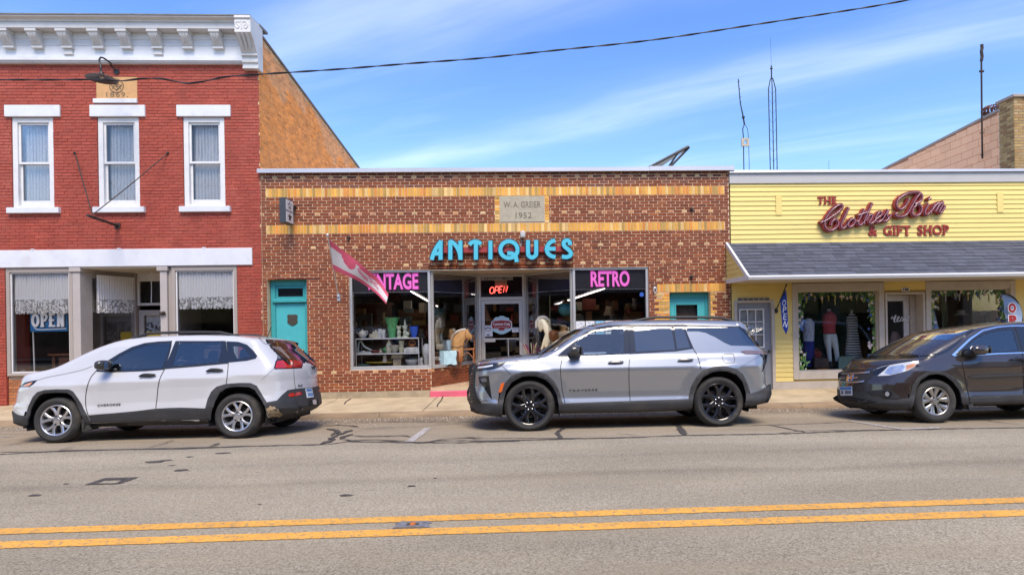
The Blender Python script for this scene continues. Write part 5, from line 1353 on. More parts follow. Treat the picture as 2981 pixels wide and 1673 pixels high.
q_ = MB(); r_ = rect(zF(940,0)[0], zF(0,955)[1], zF(1010,0)[0], zF(0,1080)[1],.5); q_.box(r_[0], r_[1] + .42,.42,.8, ZSILL - .03, r_[3]); tag(q_.build('wooden_chest', WOOD, bevel=.008), 'small brown wooden chest under the pale blue towel', 'chest')
q_ = MB(); r_ = rect(zF(1005,0)[0], zF(0,948)[1], zF(1172,0)[0], zF(0,1078)[1],.38)
n = 14; vs = []
for j in range(9):
 for i in range(n + 1):
  vs.append((r_[0] + (r_[1] - r_[0]) * i / n + .01 * math.sin(j),.395 + .012 * math.sin(i * 1.3 + j * .4) - .02 * j / 8, r_[3] - (r_[3] - r_[2]) * j / 8 + .012 * math.sin(i * .9) * j / 8))
for i in range(n + 1): vs.append((r_[0] + (r_[1] - r_[0]) * i / n, .75, r_[3] + .002))
q_.add(vs, [(j * (n + 1) + i, j * (n + 1) + i + 1,(j + 1) * (n + 1) + i + 1,(j + 1) * (n + 1) + i) for j in range(8) for i in range(n)] + [(9 * (n + 1) + i, 9 * (n + 1) + i + 1, i + 1, i) for i in range(n)])
tag(q_.build('pale_blue_towel', mat('pale_blue_cloth', (.42,.60,.64),.9, var=.14, vs_=12), smooth=True, fix=False), 'pale blue towel draped over the wooden chest', 'towel')
item('watering_can', 'blue grey tin pail standing on the chest beside the horse', 'pail', zF(1078,0)[0],[(.10,0),(.12,.2),(.115,.22),(.12,.23)], mat('grey_blue_tin', (.30,.38,.42),.4,.3, var=.2), r_[3] + .02, Y=.6, extra=lambda q_, x, Y, z: q_.tube([(x - .11, Y, z + .2),(x - .12, Y, z + .36),(x - .09, Y, z + .4)],[.012,.02,.01],6))
item('saucer_stack', 'stack of cream saucers on the chest', 'saucers', zF(1015,0)[0],[(.07,0),(.09,.03),(.07,.03),(.09,.06),(.07,.06),(.09,.1),(.08,.14)], CRM, r_[3] + .02, Y=.55)
CY = .85
ch = thing('carousel_horse', 'cream carousel horse with brown saddle behind the pane beside the RETRO window', 'toy horse', (P3(*zF(2150,950), CY)[0], CY, ZSILL))
CRMH = mat('cream_horse', (.66,.58,.40),.4, var=.15, vs_=6, dirt=(.4,.26,.1), dirt_amt=.4, dirt_scale=5)
rounded('body', hp([(1962,690),(1975,640),(2010,625),(2045,640),(2075,690),(2110,740),(2160,760),(2240,745),(2300,760),(2320,800),(2300,850),(2230,860),(2130,880),(2080,860),(2060,940),(2040,960),(2035,890),(2010,950),(1995,930),(2020,840),(2040,780),(2020,730),(2000,760),(1985,755)], CY), CY, .2, CRMH, ch, .045)
q_ = MB(); q_.tube([(a, CY, b) for a, b in hp([(1958,720),(1955,660),(1985,618),(2030,612),(2070,640)], CY)],.035,8); q_.build('mane', MANE, ch, smooth=True)
rounded('saddle', hp([(2070,760),(2110,740),(2165,745),(2175,830),(2130,860),(2080,840)], CY), CY - .01,.25, SAD, ch, .03)
q_ = MB(); q_.tube([(a, CY, b) for a, b in hp([(2085,400),(2085,760)], CY)],.012,8); q_.build('pole', mat('brass', (.5,.4,.2),.3,.8), ch)
q_ = MB(); x, _, z = P3(*zF(1915,960),.95)
for k in range(26):
 a = random.uniform(-.28,.28); h = random.uniform(.22,.5)
 q_.tube([(x, .95, ZSILL),(x + a * .5,.95 + random.uniform(-.05,.05), ZSILL + h * .6),(x + a, .95 + random.uniform(-.1,.1), ZSILL + h)],[.006,.005,.012],5, col=random.choice([(.30,.05,.12),(.45,.36,.20),(.5,.45,.3),(.18,.03,.10)]))
tag(q_.build('dried_flowers', mat('dried_stems', (.4,.3,.2),.9, attr=True, var=.2), fix=False), 'bunch of dried purple and straw flowers before the carousel horse', 'flowers')
p_ = P3(*zF(2242,540),.95)
gt = thing('globe_lamp', 'hanging turquoise glass globe lamp behind the entry pane', 'lamp', (p_[0],.95, p_[2]))
q_ = MB(); q_.sphere(p_, .185,.185,.165, n=24, k=14); q_.build('globe', mat('turquoise_glass', (.10,.36,.34),.15, var=.12, vs_=6), gt, smooth=True)
q_ = MB(); q_.lathe([(.09,.15),(.10,.17),(.05,.21),(.03,.26),(.01,.28)], p_, 16); q_.tube([(p_[0],.95, p_[2] + .25),(p_[0],.95, ZHEAD + .1)],.008,6); q_.build('fitting', mat('copper_fitting', (.30,.12,.05),.35,.6), gt, smooth=True)
for k in range(6):
 a = at(1640 + (245 + k * 186) / 6.572,950,.03)[0]; b = at(1640 + (245 + k * 186 + 168) / 6.572,950,.03)[0]; zt_ = at(1690,934.5,.03)[1]
 q_ = MB(); q_.box(a, b, .045,.052, zt_ - .30, zt_); nn_ = q_.build('window_notice', mat('notice_blue', (.25,.48,.66),.8) if k == 2 else PAPER, gw4)
 q_ = MB(); e_ = 0
 for j in range(14):
  x_ = random.uniform(a + .02, b - .03); z_ = zt_ - random.uniform(.03,.27); q_.box(x_, x_ + random.uniform(.012,.03),.042 - e_, .0448, z_, z_ + random.uniform(.006,.022)); e_ += .00015
 q_.build('notice_print', INK, nn_)
q_ = MB(); p_ = P3(1640 + 1500 / 6.572,780 + 505 / 6.572,.04); q_.lathe([(.05,0),(.05,.004)], p_, 20, 'y'); q_.build('window_sticker', mat('sticker_blue', (.03,.10,.42),.5), gw4)
TEAL = mat('teal_paint', (.045,.33,.34),.42, var=.07, vs_=4, dirt=(.03,.22,.23), dirt_amt=.3, dirt_scale=5)
TEALD = mat('teal_door_paint', (.07,.42,.44),.42, var=.05, vs_=4, dirt=(.05,.3,.3), dirt_amt=.25, dirt_scale=5)
YD = .14
tdo = MB(); frame(tdo, ld[0] + .012, ld[1] - .002,-.02, ld[3] - .003, YD, YD + .14,.10,.13,.0)
zt0, zt1 = at(840,450 + 1078 / 2.576, YD)[1], at(840,450 + 1118 / 2.576, YD)[1]
tdo.box(ld[0] + .11, ld[1] - .1, YD - .02, YD + .13, zt1 + .02, zt0)
tdo.box(ld[0] + .06, ld[1] - .05, YD - .045, YD - .021, zt1 + .03, zt0 - .02)
td = tdo.build('street_door', TEAL, b2, bevel=.008)
q_ = MB(); frame(q_, ld[0] + .112, ld[1] - .102, zt0 + .002, ld[3] - .135, YD + .03, YD + .08,.05,.06,.04); q_.build('transom_frame', TEAL, td, bevel=.004)
pane('transom_pane', ld[0] + .155, ld[1] - .145, zt0 + .04, ld[3] - .19, YD + .055, glass('dim_glass', (.25,.25,.3),1.6), td)
q_ = MB(); q_.box(ld[0] + .15, ld[1] - .14, YD + .09, YD + .1, zt0, ld[3] - .15); q_.build('transom_backing', mat('slate_board', (.07,.075,.10),.8), td)
q_ = MB(); q_.box(ld[0] + .112, ld[1] - .102, YD + .03, YD + .085,-.01, zt1 + .012); slab = q_.build('door_leaf', TEALD, td, bevel=.006)
sc = at(2190 / 2.576,450 + 1237 / 2.576, YD)
sh_pts = [(-.115,.10),(-.06,.125),(-.02,.105),(0,.13),(.02,.105),(.06,.125),(.115,.10),(.105,.02),(.115,-.06),(.06,-.11),(0,-.135),(-.06,-.11),(-.115,-.06),(-.105,.02)]
q_ = MB(); q_.prism([(sc[0] + a, sc[1] + b) for a, b in sh_pts], YD + .012, YD + .0295, 'y'); bd = q_.build('shield_badge', mat('bronze_badge', (.10,.085,.06),.45,.5, var=.3, vs_=30), td, bevel=.006)
q_ = MB(); q_.sphere((ld[1] - .16, YD - .0, at(893,1020, YD)[1]),.03); q_.build('knob', mat('brass', (.5,.4,.2),.3,.8), td, smooth=True)
q_ = MB(); q_.box(at(2030 / 2.576,0)[0], at(2365 / 2.576,0)[0],-.02,.03, ld[3] + .003, ld[3] + .018); q_.build('lintel_angle', mat('rust_red', (.14,.035,.02),.7), b2)
YD = .16
q_ = MB(); frame(q_, rd[0] + .003, rd[1] - .003,-.02, rd[3] - .003, YD, YD + .12,.07,.12,0.0); td2 = q_.build('street_door', TEAL, b2, bevel=.008)
gl_ = rect(1969.5,886,2033,1100, YD);
q_ = MB(); wall_holes(q_, rd[0] + .072, rd[1] - .072,-.01, rd[3] - .125,[(gl_[0], gl_[1],.9, gl_[3])], YD + .03, YD + .075); q_.build('door_leaf', TEALD, td2, fix=False)
q_ = MB(); frame(q_, gl_[0] - .02, gl_[1] + .02,.88, gl_[3] + .02, YD + .015, YD + .029,.025); q_.build('glazing_bead', TEALD, td2)
pane('door_pane', gl_[0] - .005, gl_[1] + .005,.89, gl_[3] + .005, YD + .05, PGLASS, td2)
q_ = MB(); q_.box(gl_[0] - .1, gl_[1] + .1, YD + .5, YD + .52,.2, gl_[3] + .3); q_.build('door_backing', mat('dim_brown', (.16,.13,.11),.9, var=.3), td2)
an = thing('antiques_sign', 'turquoise ANTIQUES channel letters on a red raceway above the entry', 'sign', (-.6,0,3.2))
LY = -.16
def za_(x, y): return at(1250 + x / 5.991,670 + y / 5.991, LY)
r_ = rect(1250 + 205 / 5.991,670 + 305 / 5.991,1250 + 2430 / 5.991,670 + 395 / 5.991,-.08)
q_ = MB(); q_.box(r_[0], r_[1],-.10,-.008, r_[2] + .01, r_[3] + .015); q_.build('raceway', mat('raceway_red', (.34,.04,.035),.5, var=.1), an, bevel=.004)
FACE = mat('turquoise_face', (.085,.49,.61),.4, var=.04); NAVY = mat('navy_return', (.008,.035,.075),.4, var=.1)
SW = 68
G = {
 'A': [[(40,518),(62,440),(100,350),(150,265),(205,195)],[(196,180),(196,518)],[(95,408),(196,408)]],
 'N': [[(366,518),(366,182)],[(352,190),(420,225),(480,290),(525,390),(540,470)],[(542,518),(542,182)]],
 'T': [[(812,515),(812,200)],[(698,255),(740,215),(805,200),(860,215),(905,245)]],
 'I': [[(1065,510),(1065,182)]],
 'Q': [[(1388 + 150 * math.cos(t),340 - 145 * math.sin(t)) for t in np.linspace(0,2 * math.pi, 33)],[(1358,403),(1420,403),(1480,430),(1510,480),(1525,555)]],
 'U': [[(1720,170),(1722,400),(1740,450),(1790,478),(1840,450),(1862,400),(1862,170)]],
 'E': [[(2195,180),(2120,205),(2065,265),(2045,335),(2070,405),(2125,450),(2200,470)],[(2050,325),(2200,325)]],
 'S': [[(2450,262),(2448,215),(2420,182),(2370,185),(2340,225),(2360,285),(2420,335),(2465,390),(2460,435),(2400,468),(2310,462)]],
}
for ch_, strokes in G.items():
 back, front = MB(), MB(); e = 0
 for s in strokes:
  s2 = curve_pts(s, 6) if len(s) > 2 and ch_ != 'Q' or len(s) == 5 else s
  w = [za_(*p) for p in s2]
  sw = SW * (1.0 if not (ch_ == 'A' and len(s) == 5) else 1.0) / 5.991 / 129.5
  ribbon(back, w, sw + .035, LY - e, -.10); ribbon(front, w, sw, LY - .012 - e, LY - .001); e += .0011
 lt = back.build('letter', NAVY, an); front.build('letter_face', FACE, lt)
fl = thing('floodlight', 'small grey floodlight over the U of the turquoise letters', 'light', P3(1522,684,-.1))
p_ = P3(1522,685,-.12)
q_ = MB(); q_.box(p_[0] - .055, p_[0] + .055,-.17,-.06, p_[2] - .05, p_[2] + .035); q_.build('housing', mat('grey_fixture', (.45,.44,.42),.5, var=.15), fl, bevel=.012)
q_ = MB(); q_.lathe([(.06,-.01),(.06,-.04),(.03,-.06)],(p_[0],0, p_[2] + .06),14, 'y'); q_.tube([(p_[0],-.05, p_[2] + .05),(p_[0],-.10, p_[2] + .02)],.012,6); q_.build('bracket', mat('grey_fixture', (.45,.44,.42)), fl)
q_ = MB(); pts = [P3(1517,694,-.05), P3(1519,705,-.04), P3(1515,716,-.1)]; q_.tube(pts, .008,6); q_.build('cable', mat('grey_fixture', (.45,.44,.42)), fl)
ss = thing('star_sign', 'dark projecting sign box with two white star panels on the brown brick', 'sign', P3(822,615,-.3))
xa, xb = at(813,615,-.5)[0], at(831.5,615,-.5)[0]; zt_, zb_ = at(822,574,-.5)[1], at(822,648,-.5)[1]
q_ = MB(); q_.box(xa, xb, -.50,-.10, zb_, zt_); q_.build('box', mat('charcoal_metal', (.055,.058,.065),.45,.2, var=.2), ss, bevel=.008)
q_ = MB(); q_.box(xb - .05, xb + .03,-.11,.0, zt_ - .16, zt_ - .10); q_.build('wall_arm', BLACKM, ss)
zm = (zt_ + zb_) / 2
for k, (z0, z1) in enumerate(((zm + .012, zt_ - .03),(zb_ + .03, zm - .012))):
 q_ = MB(); q_.box(xb - .004, xb + .006,-.48,-.12, z0, z1); pn_ = q_.build('star_panel', mat('sign_white', (.66,.66,.66),.5), ss)
 q_ = MB(); yc, zc = -.30,(z0 + z1) / 2; R_ = .105
 st = []
 for j in range(10):
  rr = R_ if j % 2 == 0 else R_ * .42
  st.append((yc + rr * math.sin(j * math.pi / 5), zc + rr * math.cos(j * math.pi / 5)))
 q_.prism(st, xb + .0065, xb + .009, 'x'); q_.build('star', BLACKM, pn_)
 if k == 0:
  q_ = MB(); q_.lathe([(.035,0),(.035,.002)],(xb + .0095, yc, zc),12, 'x'); q_.build('star_centre', mat('sign_white', (.66,.66,.66)), pn_)
for (x, y, lab) in ((1014,692, 'small dark iron fitting left of the turquoise letters'),(2014,608, 'small rusty fitting near the top corner of the brown brick wall'),(2013,805, 'small dark fitting above the yellow brick door head')):
 p_ = P3(x, y, -.03); q_ = MB(); q_.sphere(p_, .035,.04,.04, n=8, k=6); q_.tube([p_, (p_[0] + .02,-.06, p_[2] - .06)],.014,6); q_.lathe([(.04,0),(.04,.02)],(p_[0],-.02, p_[2]),10, 'y')
 tag(q_.build('wall_fitting', IRON, smooth=True), lab, 'fitting')
p_ = P3(1907,845,-.03); q_ = MB(); q_.tube([(p_[0] + .03 * math.cos(t),-.03, p_[2] + .06 * math.sin(t)) for t in np.linspace(0,6.28,14)],.012,6); q_.box(p_[0] - .03, p_[0] + .03,-.02,0, p_[2] + .04, p_[2] + .09)
tag(q_.build('flag_socket', mat('pale_metal', (.6,.58,.55),.4,.4)), 'empty white flag bracket between the RETRO window and the yellow brick door', 'bracket')
fg = thing('shop_flag', 'pink and white shop flag blowing from an angled pole', 'flag', P3(985,862,0))
b0 = P3(985,860,-.03); t0 = P3(953.5,684,-.95)
METW = mat('pale_metal', (.6,.58,.55),.4,.4)
q_ = MB(); q_.tube([b0, tuple((np.array(b0) + np.array(t0)) / 2), t0],.014,8); q_.sphere(t0,.03,.03,.035, n=10, k=7); q_.build('pole', METW, fg, smooth=True)
q_ = MB(); q_.box(b0[0] - .03, b0[0] + .04,-.03,.0, b0[2] - .12, b0[2] + .03); q_.tube([(b0[0],-.05, b0[2] - .03),(b0[0],-.03, b0[2] + .04)],.026,8); q_.build('pole_bracket', METW, fg)
def zfl(x, y): return (940 + x / 6.025,660 + y / 6.025)
top = curve_pts([zfl(*p) for p in [(115,225),(330,400),(560,570),(760,740),(960,900),(1150,1180)]],10)
bot = curve_pts([zfl(*p) for p in [(185,750),(400,850),(620,950),(820,1080),(980,1210),(1110,1355)]],10)
nu, nv = len(top) - 1,22
vs, cols = [],[]
for i in range(nu + 1):
 u = i / nu
 for j in range(nv + 1):
  v = j / nv
  px = top[i][0] * (1 - v) + bot[i][0] * v; py = top[i][1] * (1 - v) + bot[i][1] * v
  Y = -.84 + .50 * v * (1 - u) * .55 + u * .30 + .05 * math.sin(9 * u + 2.5 * v) * min(1, u * 3)
  a, b = at(px, py, Y); vs.append((a, Y, b))
q_ = MB(); PK, WT = (.58,.085,.14),(.60,.55,.53)
for i in range(nu):
 for j in range(nv):
  u, v = (i + .5) / nu, (j + .5) / nv
  c = PK
  if .23 < v < .80:
   c = WT
   if .17 < u < .40 and v < .23 + .42 * (1 - abs((u - .29) / .125) ** 2): c = PK
   if .42 < u < .60 and abs(v - .45 - .12 * math.sin(14 * u)) < .12: c = (.58,.22,.27)
   if .62 < u < .80 and (abs((v - .5) - (u - .7) * 1.5) < .07 or abs((v - .5) + (u - .7) * 1.5) < .05): c = (.56,.2,.26)
   if v < .30 and u > .45: c = PK
  k = i * (nv + 1) + j
  q_.add([vs[k], vs[k + 1], vs[k + nv + 2], vs[k + nv + 1]],[(0,1,2,3)], c)
FLM = mat('flag_cloth', (.6,.2,.3),.85, attr=True, var=.06, vs_=8)
FLM.node_tree.nodes['Principled BSDF'].inputs['Transmission Weight'].default_value = 0
me = q_.mesh('flag_cloth', FLM, fix=False)
bm = bmesh.new(); bm.from_mesh(me); bmesh.ops.remove_doubles(bm, verts=bm.verts, dist=1e-5)
for f in bm.faces: f.smooth = True
bm.to_mesh(me); bm.free()
link('cloth', me, fg)
# ================================================================== building 3: yellow clapboard clothes and gift shop
zH = lambda x, y: (2080 + x / 2.835,460 + y / 2.835)
zR = lambda x, y: (2080 + x / 2.835,780 + y / 2.835)
zG = lambda x, y: (2240 + x / 4.821,810 + y / 4.821)
zJ = lambda x, y: (2620 + x / 7.136,800 + y / 7.136)
b3 = thing('clothes_shop', 'yellow clapboard shop with a shingled awning and two flower painted windows', 'building', (8,0,0))
X3L, X3R = 4.56,13.2
YELL = mat('yellow_clapboard', (.80,.62,.20),.6, var=.06, vs_=2.5, bump=.06, bs=30, stretch=(.3,1,3), dirt=(.45,.34,.13), dirt_amt=.25, dirt_scale=2)
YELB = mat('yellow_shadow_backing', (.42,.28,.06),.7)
CREAM = mat('cream_trim', (.50,.44,.37),.6, var=.08, vs_=3, dirt=(.33,.25,.18), dirt_amt=.35, dirt_scale=4)
GWHITE = mat('gutter_white', (.66,.65,.63),.45, var=.06, vs_=2, dirt=(.42,.40,.37), dirt_amt=.3, dirt_scale=2)
ZF1, ZF0 = at(2550,500,-.06)[1], at(2550,531,-.06)[1]
AWT = at(2550,703,-.02)[1]
AWX0, AWX1 = at(2117,740,-.05)[0],13.6
AWY = -1.3
AWE = at(2177,803, AWY)[1]; AWB = at(2177,815, AWY)[1]
mb = MB()
def op(x0, x1, y0, y1, f=zH): a, b = f(x0, y0), f(x1, y1); return rect(a[0], a[1], b[0], b[1])
gd = op(160,497,1180,1600); gd = (gd[0], gd[1],-.3, at(*zH(330,1180))[1])
wl_ = (at(zH(642,0)[0],950)[0], at(zH(1400,0)[0],950)[0], at(*zR(900,915))[1], at(*zH(1000,1030))[1])
dd = (at(zH(1408,0)[0],950)[0], at(zH(1738,0)[0],950)[0],-.3, at(*zH(1575,1105))[1])
wr_ = (at(zH(1742,0)[0],930)[0], at(zH(2482,0)[0],930)[0], wl_[2], wl_[3])
holes3 = [gd, wl_, dd, wr_]
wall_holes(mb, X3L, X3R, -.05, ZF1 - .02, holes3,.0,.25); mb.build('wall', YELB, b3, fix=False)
EXP = .1085
def board(xa, xb, z, parent=b3, h=EXP):
 q = MB(); q.prism([(0.001, z),(-.024, z + .001),(-.024, z + .006),(-.007, z + h + .004),(.001, z + h + .004)], xa, xb, 'x')
 return q.build('siding_board', YELL, parent, fix=False)
z = AWT - .02
while z < ZF0:
 xj = random.uniform(5.6,11.6); board(X3L, xj - .001, z); board(xj + .002, X3R, z + random.uniform(-.002,.002)); z += EXP
z = .16
while z < AWB + .16:
 zc = z + EXP / 2
 cuts = [(h[0], h[1]) for h in holes3 if h[2] < zc < h[3] + .02]
 for a, b in minus((X3L, X3R), cuts):
  if b - a > .03: board(a + .001, b - .001, z)
 z += EXP
mb = MB()
for a, b in minus((X3L, X3R),[(gd[0], gd[1]),(dd[0], dd[1])]): mb.box(a, b, -.03,.02,-.02,.155)
mb.build('skirt_board', CREAM, b3)
mb = MB(); mb.box(X3L - .02, X3R, -.05,.05, ZF0, ZF1); mb.build('fascia_board', mat('grey_fascia', (.47,.45,.43),.6, var=.08, vs_=2, dirt=(.3,.28,.26), dirt_amt=.3), b3)
mb = MB(); mb.prism([(.4, ZF1 + .03),(-.08, ZF1 + .05),(-.095, ZF1 - .012),(-.08, ZF1 - .012),(-.07, ZF1 + .001),(.4, ZF1 + .001)], X3L - .03, X3R, 'x'); mb.build('coping', COPE, b3)
mb = MB(); mb.box(X3L, X3R, .25,12,4.6,4.66); mb.build('roof', ROOF, b3)
mb = MB(); mb.box(X3L, X3R, 11.8,12,-.3,4.6); mb.build('rear_wall', YELB, b3)
for x0, x1, y0, y1 in ((502,550,305,472),(2325,2375,287,450)):
 r_ = op(x0, x1, y0, y1); mb = MB(); mb.box(r_[0], r_[1],-.034,-.0245, r_[2], r_[3]); mb.build('cleat_board', YELL, b3)
aw = b3
sl = math.hypot(-AWY, AWT - AWE)
def awp(s, x, up=0.0):
 f = s / sl; n = np.array([(AWT - AWE) / sl * -1,-AWY / sl])
 return (x, AWY * f + n[0] * up, AWT + (AWE - AWT) * f + n[1] * up)
mb = MB(); mb.add([awp(0, AWX0,-.01), awp(0, AWX1,-.01), awp(sl, AWX1,-.01), awp(sl, AWX0,-.01), awp(0, AWX0,-.05), awp(0, AWX1,-.05), awp(sl, AWX1,-.05), awp(sl, AWX0,-.05)],[(0,1,2,3),(7,6,5,4),(0,3,7,4),(1,5,6,2),(2,6,7,3),(0,4,5,1)])
mb.build('awning_deck', mat('plywood', (.25,.18,.1),.8), b3)
SHG = mat('asphalt_shingle', (.08,.08,.09),.92, attr=True, var=.22, vs_=60, bump=.5, bs=160)
rows = 10; ex = sl / rows
tabs = []
for r0_ in range(rows):
 x = AWX0 + .0 - random.uniform(0,.2)
 while x < AWX1:
  w = random.choice([.17,.22,.26,.30]); a, b = max(x, AWX0 - .01), min(x + w, AWX1); x += w
  if b - a < .02: continue
  k = random.choice([.78,.88,.95,1.0,1.06,1.14]); tabs.append((r0_, a + .002, b - .002,(.078 * k, .083 * k, .104 * k), random.choice([.006,.011,.011])))
tabs.sort(key=lambda t: (t[2] - t[1] < .16, abs(t[1] - 8)))
rest = MB()
for i, (r0_, a, b, c, th) in enumerate(tabs):
 s0, s1 = r0_ * ex - .02,(r0_ + 1) * ex + .012
 u0, u1 = .004, th + .006
 vs = [awp(s0, a, u0 - .003), awp(s0, b, u0 - .003), awp(s1, b, u1 - .006), awp(s1, a, u1 - .006), awp(s0, a, u0), awp(s0, b, u0), awp(s1, b, u1), awp(s1, a, u1)]
 fs = [(4,5,6,7),(0,1,5,4),(1,2,6,5),(2,3,7,6),(3,0,4,7)]
 if i < 300:
  q = MB(); q.add(vs, fs, c); q.build('shingle', SHG, b3)
 else: rest.add(vs, fs, c)
rest.build('shingle_rest', SHG, b3)['kind'] = 'stuff'
mb = MB(); mb.prism([(AWY - .06, AWE + .005),(AWY - .07, AWE - .03),(AWY - .055, AWE - .055),(AWY - .05, AWB + .01),(AWY - .02, AWB),(AWY + .02, AWB),(AWY + .02, AWE + .005)], AWX0 - .01, AWX1, 'x'); mb.build('gutter', GWHITE, b3, smooth=True, sharp=30)
mb = MB()
mb.add([awp(-.02, AWX0 - .02,.02), awp(sl + .03, AWX0 - .02,.02), awp(sl + .03, AWX0 + .03,.02), awp(-.02, AWX0 + .03,.02), awp(-.02, AWX0 - .02,-.06), awp(sl + .03, AWX0 - .02,-.06), awp(sl + .03, AWX0 + .03,-.06), awp(-.02, AWX0 + .03,-.06)],[(0,1,2,3),(7,6,5,4),(0,4,5,1),(1,5,6,2),(2,6,7,3),(3,7,4,0)]); mb.build('rake_board', GWHITE, b3)
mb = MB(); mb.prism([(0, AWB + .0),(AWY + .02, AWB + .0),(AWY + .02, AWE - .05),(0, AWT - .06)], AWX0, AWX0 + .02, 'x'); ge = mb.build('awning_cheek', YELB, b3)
zz = AWB + .09
while zz < AWT - .15:
 yl = AWY * (1 - (zz + EXP - AWE) / (AWT - AWE)) if zz + EXP > AWE else AWY + .03
 yl0 = max(AWY + .03, AWY * (1 - (zz - AWE) / (AWT - AWE)) if zz > AWE else AWY + .03)
 q = MB(); q.add([(AWX0 - .018,0, zz),(AWX0 - .018, yl0, zz),(AWX0 - .004, yl + .02 if zz + EXP > AWE else yl, zz + EXP),(AWX0 - .004,0, zz + EXP),(AWX0 + .001,0, zz),(AWX0 + .001, yl0, zz)],[(0,1,2,3),(0,4,5,1)]); q.build('siding_board', YELL, ge, fix=False)
 zz += EXP
mb = MB(); mb.box(AWX0 - .022, AWX0 + .001, AWY + .02,0.0, AWB - .002, AWB + .09); mb.build('cheek_trim', GWHITE, b3)
mb = MB(); mb.box(AWX0, AWX1, AWY + .02,-.002, AWB, AWB + .02); mb.build('awning_soffit', CREAM, b3)
GREY = mat('grey_door_paint', (.23,.245,.27),.5, var=.05, vs_=3)
YD = .04
mb = MB(); frame(mb, gd[0] + .002, gd[1] - .002,-.02, gd[3] + .02,-.035,.12,.07,.06,0); sd_ = mb.build('side_door', CREAM, b3, bevel=.006)
dl = (gd[0] + .073, gd[1] - .073)
lr = op(207,407,1245,1245); lx0, lx1 = at(zH(207,0)[0],950, YD)[0], at(zH(407,0)[0],950, YD)[0]; lz1 = at(*zH(307,1247), YD)[1]; lz0 = at(*zR(320,655), YD)[1]
mb = MB(); wall_holes(mb, dl[0], dl[1],.0, gd[3] - .045,[(lx0, lx1, lz0, lz1)], YD, YD + .045); mb.build('door_leaf', GREY, sd_, fix=False)
mb = MB(); frame(mb, lx0 - .01, lx1 + .01, lz0 - .01, lz1 + .01, YD - .012, YD + .03,.03)
for k in (1,2):
 x = lx0 + (lx1 - lx0) * k / 3; mb.box(x - .011, x + .011, YD - .008, YD + .028, lz0 + .02, lz1 - .02)
 z = lz0 + (lz1 - lz0) * k / 3; mb.box(lx0 + .02, lx1 - .02, YD - .0065, YD + .0265, z - .011, z + .011)
mb.build('lite_grille', TRIMW, sd_, bevel=.003)
for i in range(3):
 for j in range(3):
  pane('pane', lx0 + (lx1 - lx0) * i / 3 + .008, lx0 + (lx1 - lx0) * (i + 1) / 3 - .008, lz0 + (lz1 - lz0) * j / 3 + .008, lz0 + (lz1 - lz0) * (j + 1) / 3 - .008, YD + .012, UGLASS, sd_)
mb = MB(); mb.box(lx0 - .03, lx1 + .03, YD + .06, YD + .07, lz0 - .03, lz1 + .03); mb.build('pane_blind', mat('pale_blind', (.50,.48,.42),.8, var=.1), sd_)
kx, kz = at(*zR(445,685), YD); mb = MB(); mb.sphere((kx, YD - .05, kz),.032); mb.tube([(kx, YD, kz),(kx, YD - .05, kz)],.014,6); mb.build('knob', BLACKM, sd_, smooth=True)
r_ = op(187,450,1151,1178); mb = MB(); mb.box(r_[0], r_[1],-.026,.0, r_[2], r_[3]); vt = mb.build('vent_block', CREAM, b3)
for k in range(6):
 a = r_[0] + (r_[1] - r_[0]) * k / 6; q = MB(); q.box(a + .01, a + (r_[1] - r_[0]) / 6 - .01,-.031,-.0265, r_[2] + .012, r_[3] - .012); q.build('vent_tile', mat('dark_glass_tile', (.12,.11,.085),.3), vt)
def shopwin(h, f=.14, top=.17, bot=.17):
 mb = MB(); frame(mb, h[0] + .001, h[1] - .001, h[2] + .001, h[3] - .001,-.03,.16, f * .9, top, bot); o = mb.build('shop_window', CREAM, b3, bevel=.006)
 mb = MB(); frame(mb, h[0] + f * .9 + .001, h[1] - f * .9 - .001, h[2] + bot + .001, h[3] - top - .001,.03,.14,.035); mb.build('stop_bead', CREAM, o)
 pane('pane', h[0] + f * .9 + .02, h[1] - f * .9 - .02, h[2] + bot + .02, h[3] - top - .02,.10, PGLASS, o)
 return o, (h[0] + f * .9 + .035, h[1] - f * .9 - .035, h[2] + bot + .035, h[3] - top - .035)
w1, g1 = shopwin(wl_); w2, g2 = shopwin(wr_)
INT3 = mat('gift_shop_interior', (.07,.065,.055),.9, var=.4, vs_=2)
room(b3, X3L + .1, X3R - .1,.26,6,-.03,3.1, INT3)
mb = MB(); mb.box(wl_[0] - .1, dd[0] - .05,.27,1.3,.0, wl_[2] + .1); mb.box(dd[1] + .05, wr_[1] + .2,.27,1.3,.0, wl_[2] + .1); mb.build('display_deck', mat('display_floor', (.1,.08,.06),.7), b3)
mb = MB(); mb.box(wl_[0] - .2, wl_[1] + .1,1.35,1.38, wl_[2],2.9); mb.build('display_backdrop', mat('dark_green_drape', (.012,.045,.035),.9, var=.3), b3)
